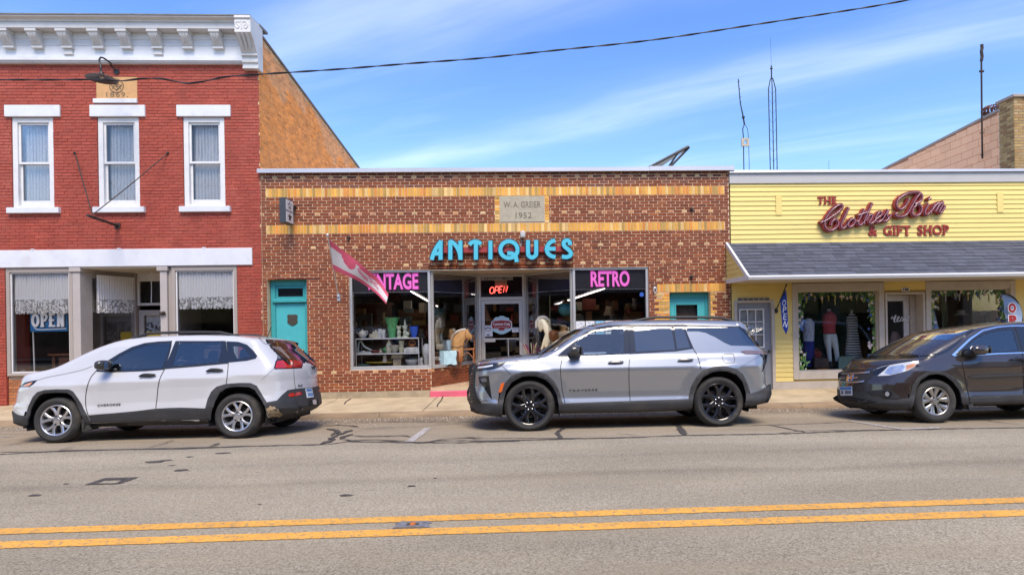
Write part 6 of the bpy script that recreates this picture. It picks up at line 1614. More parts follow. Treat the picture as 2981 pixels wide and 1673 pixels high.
def garland(g, parent, seed, left=True, right=True):
 rnd = random.Random(seed); q = MB(); e = [0.0]
 def leaf(x, z, l, w, ang, c):
  Y = .0925 - e[0]; e[0] += .00002
  pts = []
  for k in range(8):
   t = 2 * math.pi * k / 8; a, b = l * math.cos(t), w * math.sin(t); pts.append((x + a * math.cos(ang) - b * math.sin(ang), Y, z + a * math.sin(ang) + b * math.cos(ang)))
  pts = [(min(max(p[0], g[0] + .004), g[1] - .004), p[1], min(max(p[2], g[2] + .004), g[3] - .004)) for p in pts]
  q.add(pts, [tuple(range(7,-1,-1))], c)
 greens = [(.04,.12,.02),(.10,.22,.04),(.03,.08,.03),(.16,.28,.07),(.05,.15,.06)]
 for k in range(95):
  x = rnd.uniform(g[0], g[1]); leaf(x, g[3] - abs(rnd.gauss(0,.055)), rnd.uniform(.03,.07), rnd.uniform(.012,.025), rnd.uniform(-2.4,-.7), rnd.choice(greens[:3] + [(.02,.05,.02)]))
 for k in range(11):
  x = g[0] + (g[1] - g[0]) * (k + rnd.uniform(.2,.8)) / 11; n = rnd.randint(6,13); c = rnd.choice([(.50,.42,.05),(.52,.46,.12),(.40,.44,.22),(.42,.42,.42),(.5,.42,.06)])
  for j in range(n):
   leaf(x + rnd.uniform(-.022,.022) * (1 - j / n), g[3] - .09 - j * .02,.02,.009, rnd.uniform(-2.2,-.9), c)
 for k in range(10):
  x = g[0] + (g[1] - g[0]) * rnd.random(); zf = g[3] - rnd.uniform(.03,.16)
  for j in range(5): leaf(x + .02 * math.cos(j * 1.26), zf + .02 * math.sin(j * 1.26),.017,.012, j * 1.26,(.56,.42,.38))
  leaf(x, zf, .01,.01,0,(.45,.3,.1))
 for k in range(6): leaf(g[0] + (g[1] - g[0]) * rnd.random(), g[3] - rnd.uniform(.05,.2),.03,.028,0,(.05,.09,.28))
 for side, on in ((g[0], left),(g[1], right)):
  if not on: continue
  s = 1 if side == g[0] else -1
  for k in range(120):
   z = rnd.uniform(g[2], g[3]); wv = .09 + .05 * math.sin(z * 4) + (.12 * max(0,1 - (z - g[2]) / .7) if s > 0 else 0)
   leaf(side + s * abs(rnd.gauss(0, wv * .6)), z, rnd.uniform(.04,.085), rnd.uniform(.012,.028), rnd.choice([1.1,1.9,1.5]) + rnd.uniform(-.5,.5), rnd.choice(greens + [(.35,.38,.07),(.45,.47,.44)]))
  for k in range(9):
   z = rnd.uniform(g[2], g[3]); x = side + s * rnd.uniform(.03,.17)
   for j in range(5): leaf(x + .02 * math.cos(j * 1.26), z + .02 * math.sin(j * 1.26),.018,.013, j * 1.26,(.60,.52,.50))
  for k in range(7): leaf(side + s * rnd.uniform(.04,.18), rnd.uniform(g[2], g[3]),.035,.033,0, rnd.choice([(.06,.12,.36),(.04,.07,.22),(.12,.24,.5)]))
 o = q.build('painted_garland', mat('window_paint', (.2,.3,.1),.7, attr=True, var=.15, vs_=30), parent, fix=False); o['kind'] = 'stuff'
garland(g1, w1,5); garland(g2, w2,9)
def body_tube(q, pts, rx, ry, n=14, col=None):
 vs = []
 for (x, y, z), a, b in zip(pts, rx, ry):
  for k in range(n): t = 2 * math.pi * k / n; vs.append((x + a * math.cos(t), y + b * math.sin(t), z))
 fs = [(i * n + k, i * n + (k + 1) % n, (i + 1) * n + (k + 1) % n, (i + 1) * n + k) for i in range(len(pts) - 1) for k in range(n)] + [tuple(range(n - 1,-1,-1)), tuple(range((len(pts) - 1) * n, len(pts) * n))]
 q.add(vs, fs, col)
MY = .62
mq = thing('mannequin', 'headless mannequin in a red top and white trousers in the flower painted window', 'mannequin', P3(*zG(850,1150), MY))
def G3(x, y, Y=MY): return P3(*zG(x, y), Y)
q = MB(); body_tube(q, [G3(840,770), G3(835,700), G3(838,600), G3(840,530), G3(840,490), G3(838,470), G3(836,440)],[.155,.15,.17,.17,.10,.06,.045],[.10,.10,.11,.10,.08,.05,.045]); q.build('red_top', mat('red_cloth', (.42,.06,.07),.85, var=.12, vs_=9), mq, smooth=True)
TRS = mat('white_cloth', (.62,.68,.66),.85, var=.08, vs_=7)
q = MB(); body_tube(q, [G3(845,1160), G3(830,1000), G3(815,880), G3(815,780)],[.05,.06,.085,.09],[.06,.06,.09,.1]); q.build('trouser_leg', TRS, mq, smooth=True)
q = MB(); body_tube(q, [G3(955,1160), G3(935,1000), G3(905,870), G3(885,780)],[.055,.06,.085,.09],[.06,.06,.09,.1]); q.build('trouser_leg', TRS, mq, smooth=True)
q = MB(); body_tube(q, [G3(836,470), G3(834,445), G3(834,430)],[.045,.05,.04],[.045,.05,.04]); q.build('neck', mat('mannequin_white', (.6,.6,.58),.5), mq, smooth=True)
q = MB(); body_tube(q, [G3(848,1240), G3(848,1160)],[.05,.035],[.1,.04]); q.build('boot', BLACKM, mq)
ds_ = thing('striped_dress', 'long sleeveless striped dress on a stand in the flower painted window', 'dress', G3(1200,1150))
zt_, zb_ = G3(1190,500)[2], G3(1200,1180)[2]; xc = G3(1190,800)[0]
n = 38; cen, rr = [],[]
for k in range(n):
 f = k / (n - 1); z = zt_ + (zb_ - zt_) * f
 w = .13 if f < .12 else .155 - .02 * math.sin(f * 5) if f < .35 else .135 + .14 * (f - .35)
 if f < .05: w = .08
 cen.append((xc + .03 * f, MY + .1, z)); rr.append(w)
q = MB()
for k in range(n - 1): body_tube(q, cen[k:k + 2], rr[k:k + 2],[a * .6 for a in rr[k:k + 2]],16,(.60,.62,.56) if k % 2 == 0 else (.07,.09,.09))
q.build('dress', mat('striped_cloth', (.5,.5,.5),.9, attr=True, var=.05), ds_, fix=False)
q = MB(); q.tube([(xc, MY + .1, zt_),(xc, MY + .1, zt_ + .1)],.03,8); q.build('stand', mat('mannequin_white', (.6,.6,.58)), ds_)
bl = thing('blue_outfit', 'blue and white outfit hanging beside the leaves in the flower painted window', 'outfit', G3(560,900))
q = MB(); body_tube(q, [G3(560,1230), G3(555,1000), G3(550,880)],[.15,.13,.13],[.08,.08,.08]); q.build('skirt', mat('royal_blue_cloth', (.015,.03,.20),.85, var=.2), bl, smooth=True)
q = MB(); body_tube(q, [G3(550,880), G3(548,750), G3(545,620), G3(545,560)],[.13,.14,.15,.06],[.08,.08,.08,.05]); q.build('blouse', mat('blue_white_print', (.5,.55,.62),.85, dirt=(.05,.1,.35), dirt_amt=1.0, dirt_scale=22), bl, smooth=True)
hb = thing('handbag', 'dark brown leather handbag under the mannequin', 'handbag', G3(690,1250))
a = G3(600,1260,.5); b = G3(820,1110,.5)
q = MB(); q.prism([(a[0], a[2]),(b[0], a[2]),(b[0] - .02, b[2]),(a[0] + .02, b[2])],.42,.6, 'y'); q.build('bag', mat('brown_leather', (.05,.032,.026),.5, var=.2), hb, bevel=.02)
q = MB(); q.tube(curve_pts([(a[0] + .06,.5, b[2] - .01),(a[0] + .1,.5, b[2] + .10),(b[0] - .12,.5, b[2] + .10),(b[0] - .08,.5, b[2] - .01)],5),.012,6); q.build('handle', mat('brown_leather', (.05,.032,.026)), hb)
rb_ = G3(665,1060,.7); q = MB(); q.box(rb_[0] - .09, rb_[0] + .09,.66,.76, rb_[2] - .10, rb_[2] + .06); q.tube(curve_pts([(rb_[0] - .06,.7, rb_[2] + .06),(rb_[0],.7, rb_[2] + .13),(rb_[0] + .06,.7, rb_[2] + .06)],4),.01,6)
tag(q.build('red_purse', mat('red_leather', (.35,.03,.02),.4), bevel=.02), 'small red purse behind the brown handbag', 'purse')
gp_ = G3(1080,1150,.5); q = MB(); q.prism([(gp_[0] - .2, gp_[2] - .25),(gp_[0] + .2, gp_[2] - .25),(gp_[0] + .2, gp_[2] + .05),(gp_[0] + .12, gp_[2] + .11),(gp_[0], gp_[2] + .08),(gp_[0] - .12, gp_[2] + .11),(gp_[0] - .2, gp_[2] + .05)],.48,.52, 'y'); gb = q.build('gift_bag', mat('sage_paper', (.22,.32,.25),.8)); tag(gb, 'sage green heart shaped gift bag at the foot of the striped dress', 'gift bag')
q = MB(); c_ = G3(750,1295,.36); q.box(c_[0] - .14, c_[0] + .13,.30,.42, c_[2] - .06, c_[2] + .05); tag(q.build('wooden_crate', mat('orange_wood', (.42,.17,.04),.6, var=.2)), 'small orange wooden box at the bottom of the flower painted window', 'box')
for k, (x, y, lab) in enumerate(((1265,790, 'cream sun hat on a dark bust nearer the shop door'),(1720,780, 'cream sun hat on a dark bust nearer the feather flag'))):
 p_ = P3(*zJ(x, y),.8); t_ = thing('hat_stand', lab, 'hat', p_)
 q = MB(); q.lathe([(.16,-.05),(.165,-.045),(.09,-.02),(.085,.05),(.05,.075)], p_, 20); q.build('hat', mat('straw_hat', (.52,.45,.32),.9, var=.1), t_, smooth=True)
 q = MB(); q.lathe([(.13,-.75),(.14,-.45),(.16,-.3),(.05,-.18),(.06,-.06)], p_, 14, sy=.7); q.build('bust', mat('charcoal_cloth', (.03,.03,.035),.9), t_, smooth=True)
for k, x in enumerate((920,1500)):
 p_ = P3(*zJ(x, 600),1.1); curtain('hanging_drape', (p_[0] - .07,1.1),(p_[0] + .07,1.1),.5,2.45,2,.02, cloth_mat('sage_drape', (.22,.24,.15),0.0, scale=40), None)
 o = [o for o in bpy.data.objects if o.name.startswith('hanging_drape')][-1]
 tag(o, 'sage green drape behind the painted flowers ' + ('nearer the welcome door' if k == 0 else 'nearer the feather flag'), 'drape')
lv = P3(*zJ(690,960),.35); q = MB(); body_tube(q, [(lv[0],.4,.6),(lv[0] + .02,.4,1.2),(lv[0] - .02,.4, lv[2] + .25)],[.2,.17,.08],[.08,.08,.05]); tag(q.build('print_dress', mat('floral_cloth', (.25,.33,.42),.85, var=.3, vs_=8, dirt=(.12,.28,.05), dirt_amt=.9, dirt_scale=6), smooth=True), 'blue and green floral dress at the edge of the second flower painted window', 'dress')
DY3 = .30
mb = MB(); frame(mb, dd[0] + .001, dd[1] - .001,-.02, dd[3] - .002,-.025, DY3 + .1,.05,.05,0); mb.box(dd[1] - .17, dd[1] - .052, DY3 - .05, DY3 + .08,0, dd[3] - .06); mb.build('door_frame', CREAM, b3, bevel=.005)
da, db = dd[0] + .055, dd[1] - .18
mb = MB(); frame(mb, da, db, .02, dd[3] - .06, DY3, DY3 + .045,.13,.14,.3); wd = mb.build('welcome_door', mat('off_white_door', (.56,.54,.52),.5), b3, bevel=.005)
pane('pane', da + .12, db - .12,.3, dd[3] - .19, DY3 + .02, PGLASS, wd)
np_ = op(1540,1602,1070,1099); mb = MB(); mb.box(np_[0], np_[1],-.032,-.025, np_[2], np_[3]); nb = mb.build('number_plate', PAPER, b3)
letters('number', '148', BLACKM, (np_[0] + np_[1]) / 2,-.034,(np_[2] + np_[3]) / 2,.07, width=.13, parent=nb, depth=.003, bold=.003)
q = MB(); SCRW = mat('script_white', (.72,.72,.72),.6)
def zW(x, y): return at(2400 + x / 4.131,900 + y / 4.131, DY3 - .01)
ee = 0
for s in ([(800,120),(815,90),(830,110),(832,130)],[(830,130),(850,80),(862,75),(850,110),(838,150),(870,145)],[(870,145),(900,90),(880,95),(872,130),(890,148),(915,125)],[(915,125),(930,95),(945,105),(940,135),(920,140),(914,118)],[(945,105),(958,140),(962,100),(975,140),(980,100),(992,135)],[(992,120),(1022,95),(1020,82),(1000,100),(1000,130),(1022,132),(1045,105)]):
 ribbon(q, [zW(*p) for p in curve_pts(s, 6)],.014, DY3 - .012 - ee, DY3 - .004); ee += .001
q.build('welcome_script', SCRW, wd)
pk = thing('pink_dress', 'blush pink ruffled dress hanging behind the welcome door', 'dress', P3(*zJ(0,1100),.7))
q = MB(); c_ = P3(2605,1000,.75); body_tube(q, [(c_[0] - .02,.75, c_[2] - .5),(c_[0],.75, c_[2] - .2),(c_[0] + .02,.75, c_[2] + .1),(c_[0],.75, c_[2] + .3)],[.3,.22,.14,.06],[.15,.12,.1,.05],20); q.build('skirt', mat('blush_cloth', (.46,.28,.26),.9, var=.25, vs_=9), pk, smooth=True)
MAR = mat('maroon_letter', (.30,.022,.014),.55, var=.1)
sg = thing('shop_name_sign', 'red script neon sign reading Clothes Bin with painted THE and & GIFT SHOP', 'sign', (8,0,4))
def zS(x, y, Y=-.03): return at(2370 + x / 6.133,530 + y / 6.133, Y)
def serif_word(word, x0, x1, y0, y1, nm):
 a, b = zS(x0, y1), zS(x1, y0)
 letters(nm, word, MAR, (a[0] + b[0]) / 2,-.038,(a[1] + b[1]) / 2,.2, width=b[0] - a[0], parent=sg, depth=.02, bold=.005, height=b[1] - a[1], space=1.08)
serif_word('THE', 60,395,262,395, 'painted_the')
a, b = zS(970,960), zS(1125,775); letters('painted_ampersand', '&', MAR, (a[0] + b[0]) / 2,-.038,(a[1] + b[1]) / 2,.2, width=b[0] - a[0], parent=sg, depth=.02, bold=.005, height=b[1] - a[1])
serif_word('GIFT', 1235,1715,775,955, 'painted_gift'); serif_word('SHOP', 1845,2400,765,950, 'painted_shop')
q = MB()
def tick(x, y, w): p_ = zS(x, y); q.box(p_[0] - w / 2, p_[0] + w / 2,-.046,-.026, p_[1] - .007, p_[1] + .007)
for x, y in ((105,392),(190,265),(190,392),(262,265),(262,392),(320,265),(320,392),(1405,780),(1405,950),(1475,780),(1475,950),(1655,948),(1990,775),(1990,945),(2085,775),(2085,945),(2305,940),(2305,768)): tick(x, y, .085 if y > 500 else .06)
q.build('serif', MAR, sg)
CHAN = mat('red_channel', (.33,.03,.028),.45, var=.15, vs_=9); CHAND = mat('dark_red_channel', (.10,.012,.014),.5, var=.2); NT = mat('pink_glass_tube', (.42,.20,.24),.2, var=.1)
SC = {
 'c': [[(115,722),(230,672),(335,600),(445,522),(508,445),(492,402),(432,412),(335,482),(245,590),(192,700),(200,800),(270,858),(358,838),(428,760),(420,692),(372,662),(318,712),(300,772)]],
 'l': [[(622,448),(560,580),(502,710),(482,790),(512,825),(572,782),(622,702)]],
 'o': [[(708,642),(645,682),(604,758),(632,800),(692,770),(730,702),(708,642)],[(725,700),(760,705),(790,690)]],
 't': [[(902,478),(842,600),(792,710),(802,765),(852,750),(905,680)],[(780,592),(870,560),(960,530)]],
 'h': [[(1042,368),(970,520),(905,680),(892,748)],[(925,690),(985,598),(1038,580),(1022,650),(982,715),(1020,737),(1092,680)]],
 'e': [[(1095,662),(1188,598),(1212,545),(1162,540),(1112,600),(1092,672),(1132,712),(1202,682),(1262,602)]],
 's': [[(1225,660),(1322,495),(1302,580),(1322,640),(1282,692),(1225,690)],[(1300,680),(1345,630),(1372,580)]],
 'B': [[(1905,185),(1822,290),(1742,430),(1662,560),(1582,612),(1492,612),(1450,575),(1490,548)],[(1700,290),(1640,410),(1562,480),(1500,460),(1470,410),(1500,312),(1622,222),(1772,182),(1882,192),(1932,252),(1900,340),(1800,392),(1882,402),(1922,472),(1892,560),(1812,600),(1752,562),(1772,470),(1832,400)]],
 'i': [[(2052,388),(1992,490),(1982,560),(2032,570),(2092,502)],[(2092,275),(2040,312)]],
 'n': [[(2162,388),(2112,480),(2082,552)],[(2112,490),(2182,402),(2232,370),(2202,450),(2162,530)],[(2182,500),(2252,390),(2302,360),(2272,450),(2232,520),(2270,540),(2345,420)]],
}
for ch_, strokes in SC.items():
 q, r2, t2 = MB(), MB(), MB(); e = 0
 for s in strokes:
  cp = curve_pts(s, 6); w = [zS(x, y, -.14) for x, y in cp]
  ribbon(q, w, .078,-.125 - e, -.03); ribbon(r2, w, .058,-.128 - e, -.1255 - e); e += .0022
  t2.tube([(a, -.15 - e, b) for a, b in w],.008,6)
 lt = q.build('script_letter', CHAN, sg); r2.build('channel_back', CHAND, lt); t2.build('neon_tube', NT, lt, smooth=True)
pn = thing('open_pennant', 'narrow royal blue OPEN pennant hanging from a black pole beside the grey door', 'flag', G3(95,455,0))
a, b = G3(92,455,-.02), G3(238,92,-.62)
q = MB(); q.tube([a, b],.014,8); q.sphere(a, .05,.04,.06, n=8, k=6); q.sphere(b, .025, n=8, k=6); q.build('pole', BLACKM, pn, smooth=True)
ol = [(228,160),(150,312),(165,500),(182,685),(232,785),(266,690),(252,450),(238,170)]
nrow = 24; vs = []
Lp = [(228,160),(150,312),(165,500),(182,685),(232,785)]; Rp = [(238,165),(245,312),(255,500),(266,690),(234,785)]
def ip(P, y): return float(np.interp(y, [p[1] for p in P],[p[0] for p in P]))
for j in range(nrow + 1):
 y = 165 + (784 - 165) * j / nrow
 for i in range(5):
  x = ip(Lp, y) + (ip(Rp, y) - ip(Lp, y)) * i / 4; Y = -.42 - .10 * (i / 4) + .02 * math.sin(j * .5 + i)
  vs.append(G3(x, y, Y))
q = MB(); q.add(vs, [(j * 5 + i, j * 5 + i + 1,(j + 1) * 5 + i + 1,(j + 1) * 5 + i) for j in range(nrow) for i in range(4)]); q.build('cloth', mat('royal_blue_flag', (.012,.06,.42),.6, var=.1), pn, smooth=True, fix=False)
for chx, yy, hh, ww in (('O', 345,80,50),('P', 440,85,46),('E', 535,85,46),('N', 640,85,52)):
 p_ = G3(ip(Lp, yy) * .52 + ip(Rp, yy) * .48, yy, -.5); letters('lettering', chx, WL, p_[0],-.53, p_[2],.12, width=ww / 4.821 / 126, parent=pn, depth=.003, bold=.001, height=hh / 4.821 / 126, rot=-.12 if chx != 'N' else -.3)
ff = thing('feather_flag', 'tall white and red feather flag with a black edge before the yellow shop', 'flag', P3(2968,1150,-.8))
FY = -.8
def J3(x, y, Y=FY): return P3(*zJ(x, y), Y)
edge = [(2110,385),(2230,405),(2340,460),(2430,560),(2490,700),(2525,850),(2540,1000),(2550,1400),(2560,1900)]
inner = [(2120,420),(2160,520),(2190,700),(2205,850),(2220,1000),(2260,1400),(2320,1900)]
ez = [J3(*p) for p in edge]; iz = [J3(*p) for p in inner]
q = MB(); q.tube([(x, y - .005, z) for x, y, z in curve_pts(ez, 5)],.02,8); q.tube([ez[-1],(ez[-1][0], FY, -.02)],.016,8); q.build('pole', BLACKM, ff, smooth=True)
EZ, IZ = curve_pts(ez, 8), curve_pts(iz, 8)
n = 30; vs = []
for j in range(n + 1):
 ze = EZ[0][2] + (EZ[-1][2] - EZ[0][2]) * j / n
 xe = float(np.interp(-ze, [-p[2] for p in EZ],[p[0] for p in EZ])); xi = float(np.interp(-ze, [-p[2] for p in IZ],[p[0] for p in IZ]))
 xi = min(xi, xe - .005)
 for i in range(7): f = i / 6; vs.append((xi + (xe - xi) * f, FY + .03 * math.sin(f * 3 + j * .25), ze))
q = MB(); q.add(vs, [(j * 7 + i, j * 7 + i + 1,(j + 1) * 7 + i + 1,(j + 1) * 7 + i) for j in range(n) for i in range(6)]); q.build('cloth', mat('feather_cloth', (.33,.42,.56),.7, var=.3, vs_=3, dirt=(.62,.62,.64), dirt_amt=.7, dirt_scale=2), ff, smooth=True, fix=False)
FR = mat('flag_red', (.36,.02,.02),.6)
for k, chx in enumerate('OPEN'):
 p_ = J3(2325,685 + k * 250, FY - .05); w = .028 + .0
 letters('letter_outline', chx, WL, p_[0] + k * .012, FY - .055, p_[2],.25, width=.20, parent=ff, depth=.003, bold=.035, height=.245); letters('letter', chx, FR, p_[0] + k * .012, FY - .06, p_[2],.25, width=.17, parent=ff, depth=.003, bold=.016, height=.215)
# ================================================================== building 4: block wall building beyond
b4 = thing('block_building', 'taller pink painted block building with a tan brick corner pier beyond the yellow shop', 'building', (13,0,0))
XP = at(2952,350,0)[0]
zp1 = at(2950,284,0)[1]
PKB = mat('pink_block', (.60,.31,.18),.85, attr=True, var=.06, vs_=4, bump=.2, bs=50); PKM = mat('pink_block_joint', (.40,.19,.11),.9)
TBR = mat('tan_pier_brick', (.4,.26,.1),.85, attr=True, var=.15, vs_=6, bump=.35, bs=60); TMO = mat('pier_mortar', (.42,.36,.27),.95)
def wtop(y): return at(2850,338,1.2)[1] - .02 - .055 * (y - 1.2)
mb = MB(); mb.add([(XP + .35,.3,4.3),(XP + .36,.3,4.3),(XP + .36,12,4.3),(XP + .35,12,4.3),(XP + .35,.3, wtop(.3)),(XP + .36,.3, wtop(.3)),(XP + .36,12, wtop(12)),(XP + .35,12, wtop(12))],[(0,3,2,1),(4,5,6,7),(0,1,5,4),(1,2,6,5),(2,3,7,6),(3,0,4,7)])
bw_ = mb.build('block_wall', PKM, b4)
XW = XP + .35
for k in range(14):
 za = 4.35 + k * .203; y = .3 - (k % 2) * .2
 while y < 12:
  a, b = max(y, .3) + .004, y + .406 - .004; y += .406
  zb = min(za + .197, wtop(b) - .02)
  if b - a < .05 or zb - za < .05: continue
  q = MB(); x = XW - .01 - random.uniform(0,.002)
  q.add([(XW, a, za),(XW, b, za),(XW, b, zb),(XW, a, zb),(x, a + .004, za + .004),(x, b - .004, za + .004),(x, b - .004, zb - .004),(x, a + .004, zb - .004)],[(4,5,6,7),(0,1,5,4),(1,2,6,5),(2,3,7,6),(3,0,4,7)], tuple(np.array((.96,.53,.29)) * random.gauss(1,.05)))
  q.build('block', PKB, b4)
mb = MB(); mb.add([(XW - .03,.25, wtop(.25)),(XW + .4,.25, wtop(.25)),(XW + .4,12, wtop(12)),(XW - .03,12, wtop(12)),(XW - .03,.25, wtop(.25) + .06),(XW + .4,.25, wtop(.25) + .06),(XW + .4,12, wtop(12) + .06),(XW - .03,12, wtop(12) + .06)],[(0,3,2,1),(4,5,6,7),(0,1,5,4),(1,2,6,5),(2,3,7,6),(3,0,4,7)]); mb.build('wall_coping', mat('tile_coping', (.36,.30,.25),.8, var=.15), b4)
mb = MB(); mb.add([(XW + .3,.3, wtop(.3) - .2),(22,.3, wtop(.3) - .2),(22,12, wtop(12) - .2),(XW + .3,12, wtop(12) - .2)],[(0,1,2,3)]); mb.build('roof', ROOF, b4, fix=False)
mb = MB(); mb.box(XP + .01,22,.01,.45,-.05, zp1 - .01); mb.build('front_core', TMO, b4)
pb = []
for k in range(60):
 za = zp1 - .0677 * (k + 1)
 if za < 3.2: break
 pb += course(XP, 14.2, za, za + .0677,[],(k % 2) * .1016, lambda: tuple(np.array(random.choice([(.40,.25,.09),(.46,.30,.12),(.34,.19,.07),(.42,.28,.13)])) * random.gauss(1,.09)))
lay(b4, pb, .01,.008, TBR, (XP, 6), n_single=300)
q = MB()
for k in range(34):
 za = zp1 - .0677 * (k + 1); y = .01 - (k % 2) * .1
 while y < .44:
  a, b = max(y, .01) + .005, min(y + .2032,.45) - .005; y += .2032
  if b - a > .03: q.add([(XP + .012, a, za + .006),(XP + .012, b, za + .006),(XP + .012, b, za + .062),(XP + .012, a, za + .062),(XP, a, za + .006),(XP, b, za + .006),(XP, b, za + .062),(XP, a, za + .062)],[(4,5,6,7),(0,1,5,4),(1,2,6,5),(2,3,7,6),(3,0,4,7)], tuple(np.array(random.choice([(.40,.25,.09),(.46,.30,.12),(.30,.16,.06)])) * random.gauss(1,.09)))
q.build('pier_return_bricks', TBR, b4, fix=False)['kind'] = 'stuff'
mb = MB(); mb.box(XP - .05,22,-.05,.5, zp1, zp1 + .07); mb.build('pier_coping', mat('tile_coping', (.36,.30,.25)), b4, bevel=.01)
mb = MB(); mb.box(XP + .02,22,.5,12,-.1,4.3); mb.build('lower_wall', PKM, b4)
tv = thing('turbine_vent', 'rust brown turbine roof vent beside the tan brick pier', 'vent', P3(2889,345,1.6))
p_ = P3(2889,322,1.6)
q = MB(); q.lathe([(.15,-.26),(.15,-.10)], p_, 18); q.build('collar', mat('pale_metal', (.6,.58,.55)), tv, smooth=True)
for k in range(16):
 a0 = 2 * math.pi * k / 16; pts = []
 for j in range(6): t = -1.1 + 2.2 * j / 5; pts.append((p_[0] + .235 * math.cos(t) * math.cos(a0 + j * .06), p_[1] + .235 * math.cos(t) * math.sin(a0 + j * .06), p_[2] + .13 * math.sin(t)))
 q = MB(); q.tube(pts, .022,5); q.build('fin', mat('rust_brown', (.10,.035,.022),.6,.2, var=.3), tv, smooth=True)
def mast(name, lab, pts, r, parts=()):
 t_ = thing(name, lab, 'antenna', pts[0])
 q = MB(); q.tube(pts, r, 7); q.build('mast', IRON, t_)
 for nm, pp, rr in parts: q = MB(); q.tube(pp, rr, 6); q.build(nm, IRON, t_)
 return t_
Y_ = 1.2
mm = mast('roof_mast', 'rusty pole mast bracketed to the pink block wall', [P3(2860,462, Y_), P3(2858,300, Y_), P3(2857,175, Y_)],.022,[('bracket', [P3(2855,452, Y_), P3(2876,450, Y_ + .5)],.014),('bracket', [P3(2853,388, Y_), P3(2874,384, Y_ + .5)],.014),('top_section', [P3(2857,178, Y_), P3(2859,165, Y_), P3(2857,150, Y_), P3(2859,140, Y_), P3(2858,130, Y_)],.036),('clamp', [P3(2852,208, Y_), P3(2863,208, Y_)],.03)])
Y_ = 14.0
lt = thing('lattice_antenna', 'slim three legged radio tower with a whip rising behind the roofs', 'antenna', P3(2250,520, Y_))
for xb, xt in ((2243,2237),(2253,2248),(2263,2258)):
 q = MB(); q.tube([P3(xb, 520, Y_), P3(xt, 260, Y_), P3(xt * .4 + 2246 * .6,232, Y_), P3(2246,225, Y_)],.022,6); q.build('leg', BLACKM, lt)
q = MB()
for k in range(9):
 y = 262 + k * 28; f = k / 9; q.tube([P3(2237 + 6 * f, y, Y_), P3(2248 + 5 * f, y + 14, Y_), P3(2258 + 5 * f, y, Y_)],.006,4)
q.build('lacing', BLACKM, lt)
q = MB(); q.tube([P3(2246,226, Y_), P3(2245.5,192, Y_)],.03,6); q.sphere(P3(2245.5,200, Y_),.07,.05,.05, n=8, k=6); q.tube([P3(2245.5,195, Y_), P3(2243,110, Y_)],.006,5); q.build('whip', BLACKM, lt)
Y_ = 12.0
l2 = thing('leaning_antenna', 'bent leaning antenna mast with a small square box rising behind the roofs', 'antenna', P3(2167,520, Y_))
q = MB(); q.tube([P3(2166,520, Y_), P3(2164,400, Y_), P3(2162,375, Y_), P3(2167,362, Y_)],.022,6); q.build('leg', BLACKM, l2)
q = MB(); q.tube([P3(2182,520, Y_), P3(2179,400, Y_), P3(2176,375, Y_), P3(2167,360, Y_)],.012,6); q.build('leg', BLACKM, l2)
q = MB(); q.tube([P3(2167,362, Y_), P3(2163,338, Y_), P3(2155,300, Y_), P3(2149,230, Y_)],[.035,.03,.022,.02],6); q.sphere(P3(2164,342, Y_),.07, n=8, k=6)
for y, x in ((240,2150),(262,2152.5),(285,2154.5),(300,2156)): q.tube([P3(x - 2.5, y, Y_), P3(x + 2.5, y - 3, Y_)],.015,5)
q.build('top_mast', BLACKM, l2)
q = MB(); r_ = rect(2157.5,404,2179,427, Y_); frame(q, r_[0], r_[1], r_[2], r_[3], Y_ - .08, Y_, .09); q.build('box', mat('tan_plastic', (.42,.35,.25)), l2)
mm = mast('whip_antenna', 'hair thin whip antenna above the yellow shop roof', [P3(2413,520,14), P3(2413,468,14)],.007)
tp_ = thing('roof_panel', 'dark tilted panel propped on the antiques shop roof', 'panel', P3(1910,500,3))
A_, B_, C_, D_ = P3(1884,492,2.4), P3(2004,428,2.4), P3(2006,430,4.2), P3(1940,492,4.2)
def slabq(pts, t):
 a, b, c, d = [np.array(p) for p in pts]; n = np.cross(b - a, d - a); n = n / np.linalg.norm(n) * t
 q = MB(); q.add([tuple(p) for p in (a, b, c, d)] + [tuple(p + n) for p in (a, b, c, d)],[(0,1,2,3),(7,6,5,4),(0,4,5,1),(1,5,6,2),(2,6,7,3),(3,7,4,0)]); return q
slabq((A_, B_, P3(2006,431,4.0), P3(1915,492,4.0)),.05).build('panel', mat('panel_grey', (.20,.21,.22),.5, var=.2), tp_)
q = MB(); q.tube([P3(1945,492,2.3), P3(2006,429,2.35)],.035,6); q.tube([P3(1886,490,2.3), P3(2006,427,2.3)],.03,6); q.tube([P3(1972,447,2.3), P3(1948,484,2.3)],.03,6); q.build('frame', BLACKM, tp_)
Yc = -3.6
pts = [(-260,236),(0,233),(150,233),(290,232),(350,236),(420,229),(470,230),(520,239),(550,243),(600,236),(660,224),(755,217),(850,211),(1000,201),(1200,185),(1400,170),(1600,149),(1900,117),(2200,72),(2500,26),(2660,-2),(2900,-46),(3400,-150)]
cp = curve_pts([P3(*p, Yc) for p in pts],14)
pl = thing('power_cable', 'twisted black overhead cable running across the fronts', 'cable', cp[0])
for ph in (0, math.pi):
 tw = []; s = 0
 for i, p in enumerate(cp):
  if i: s += math.dist(p, cp[i - 1])
  tw.append((p[0], p[1] + .008 * math.cos(s * 7 + ph), p[2] + .008 * math.sin(s * 7 + ph)))
 q = MB(); q.tube(tw, .0085,5); q.build('strand', BLACKM, pl)
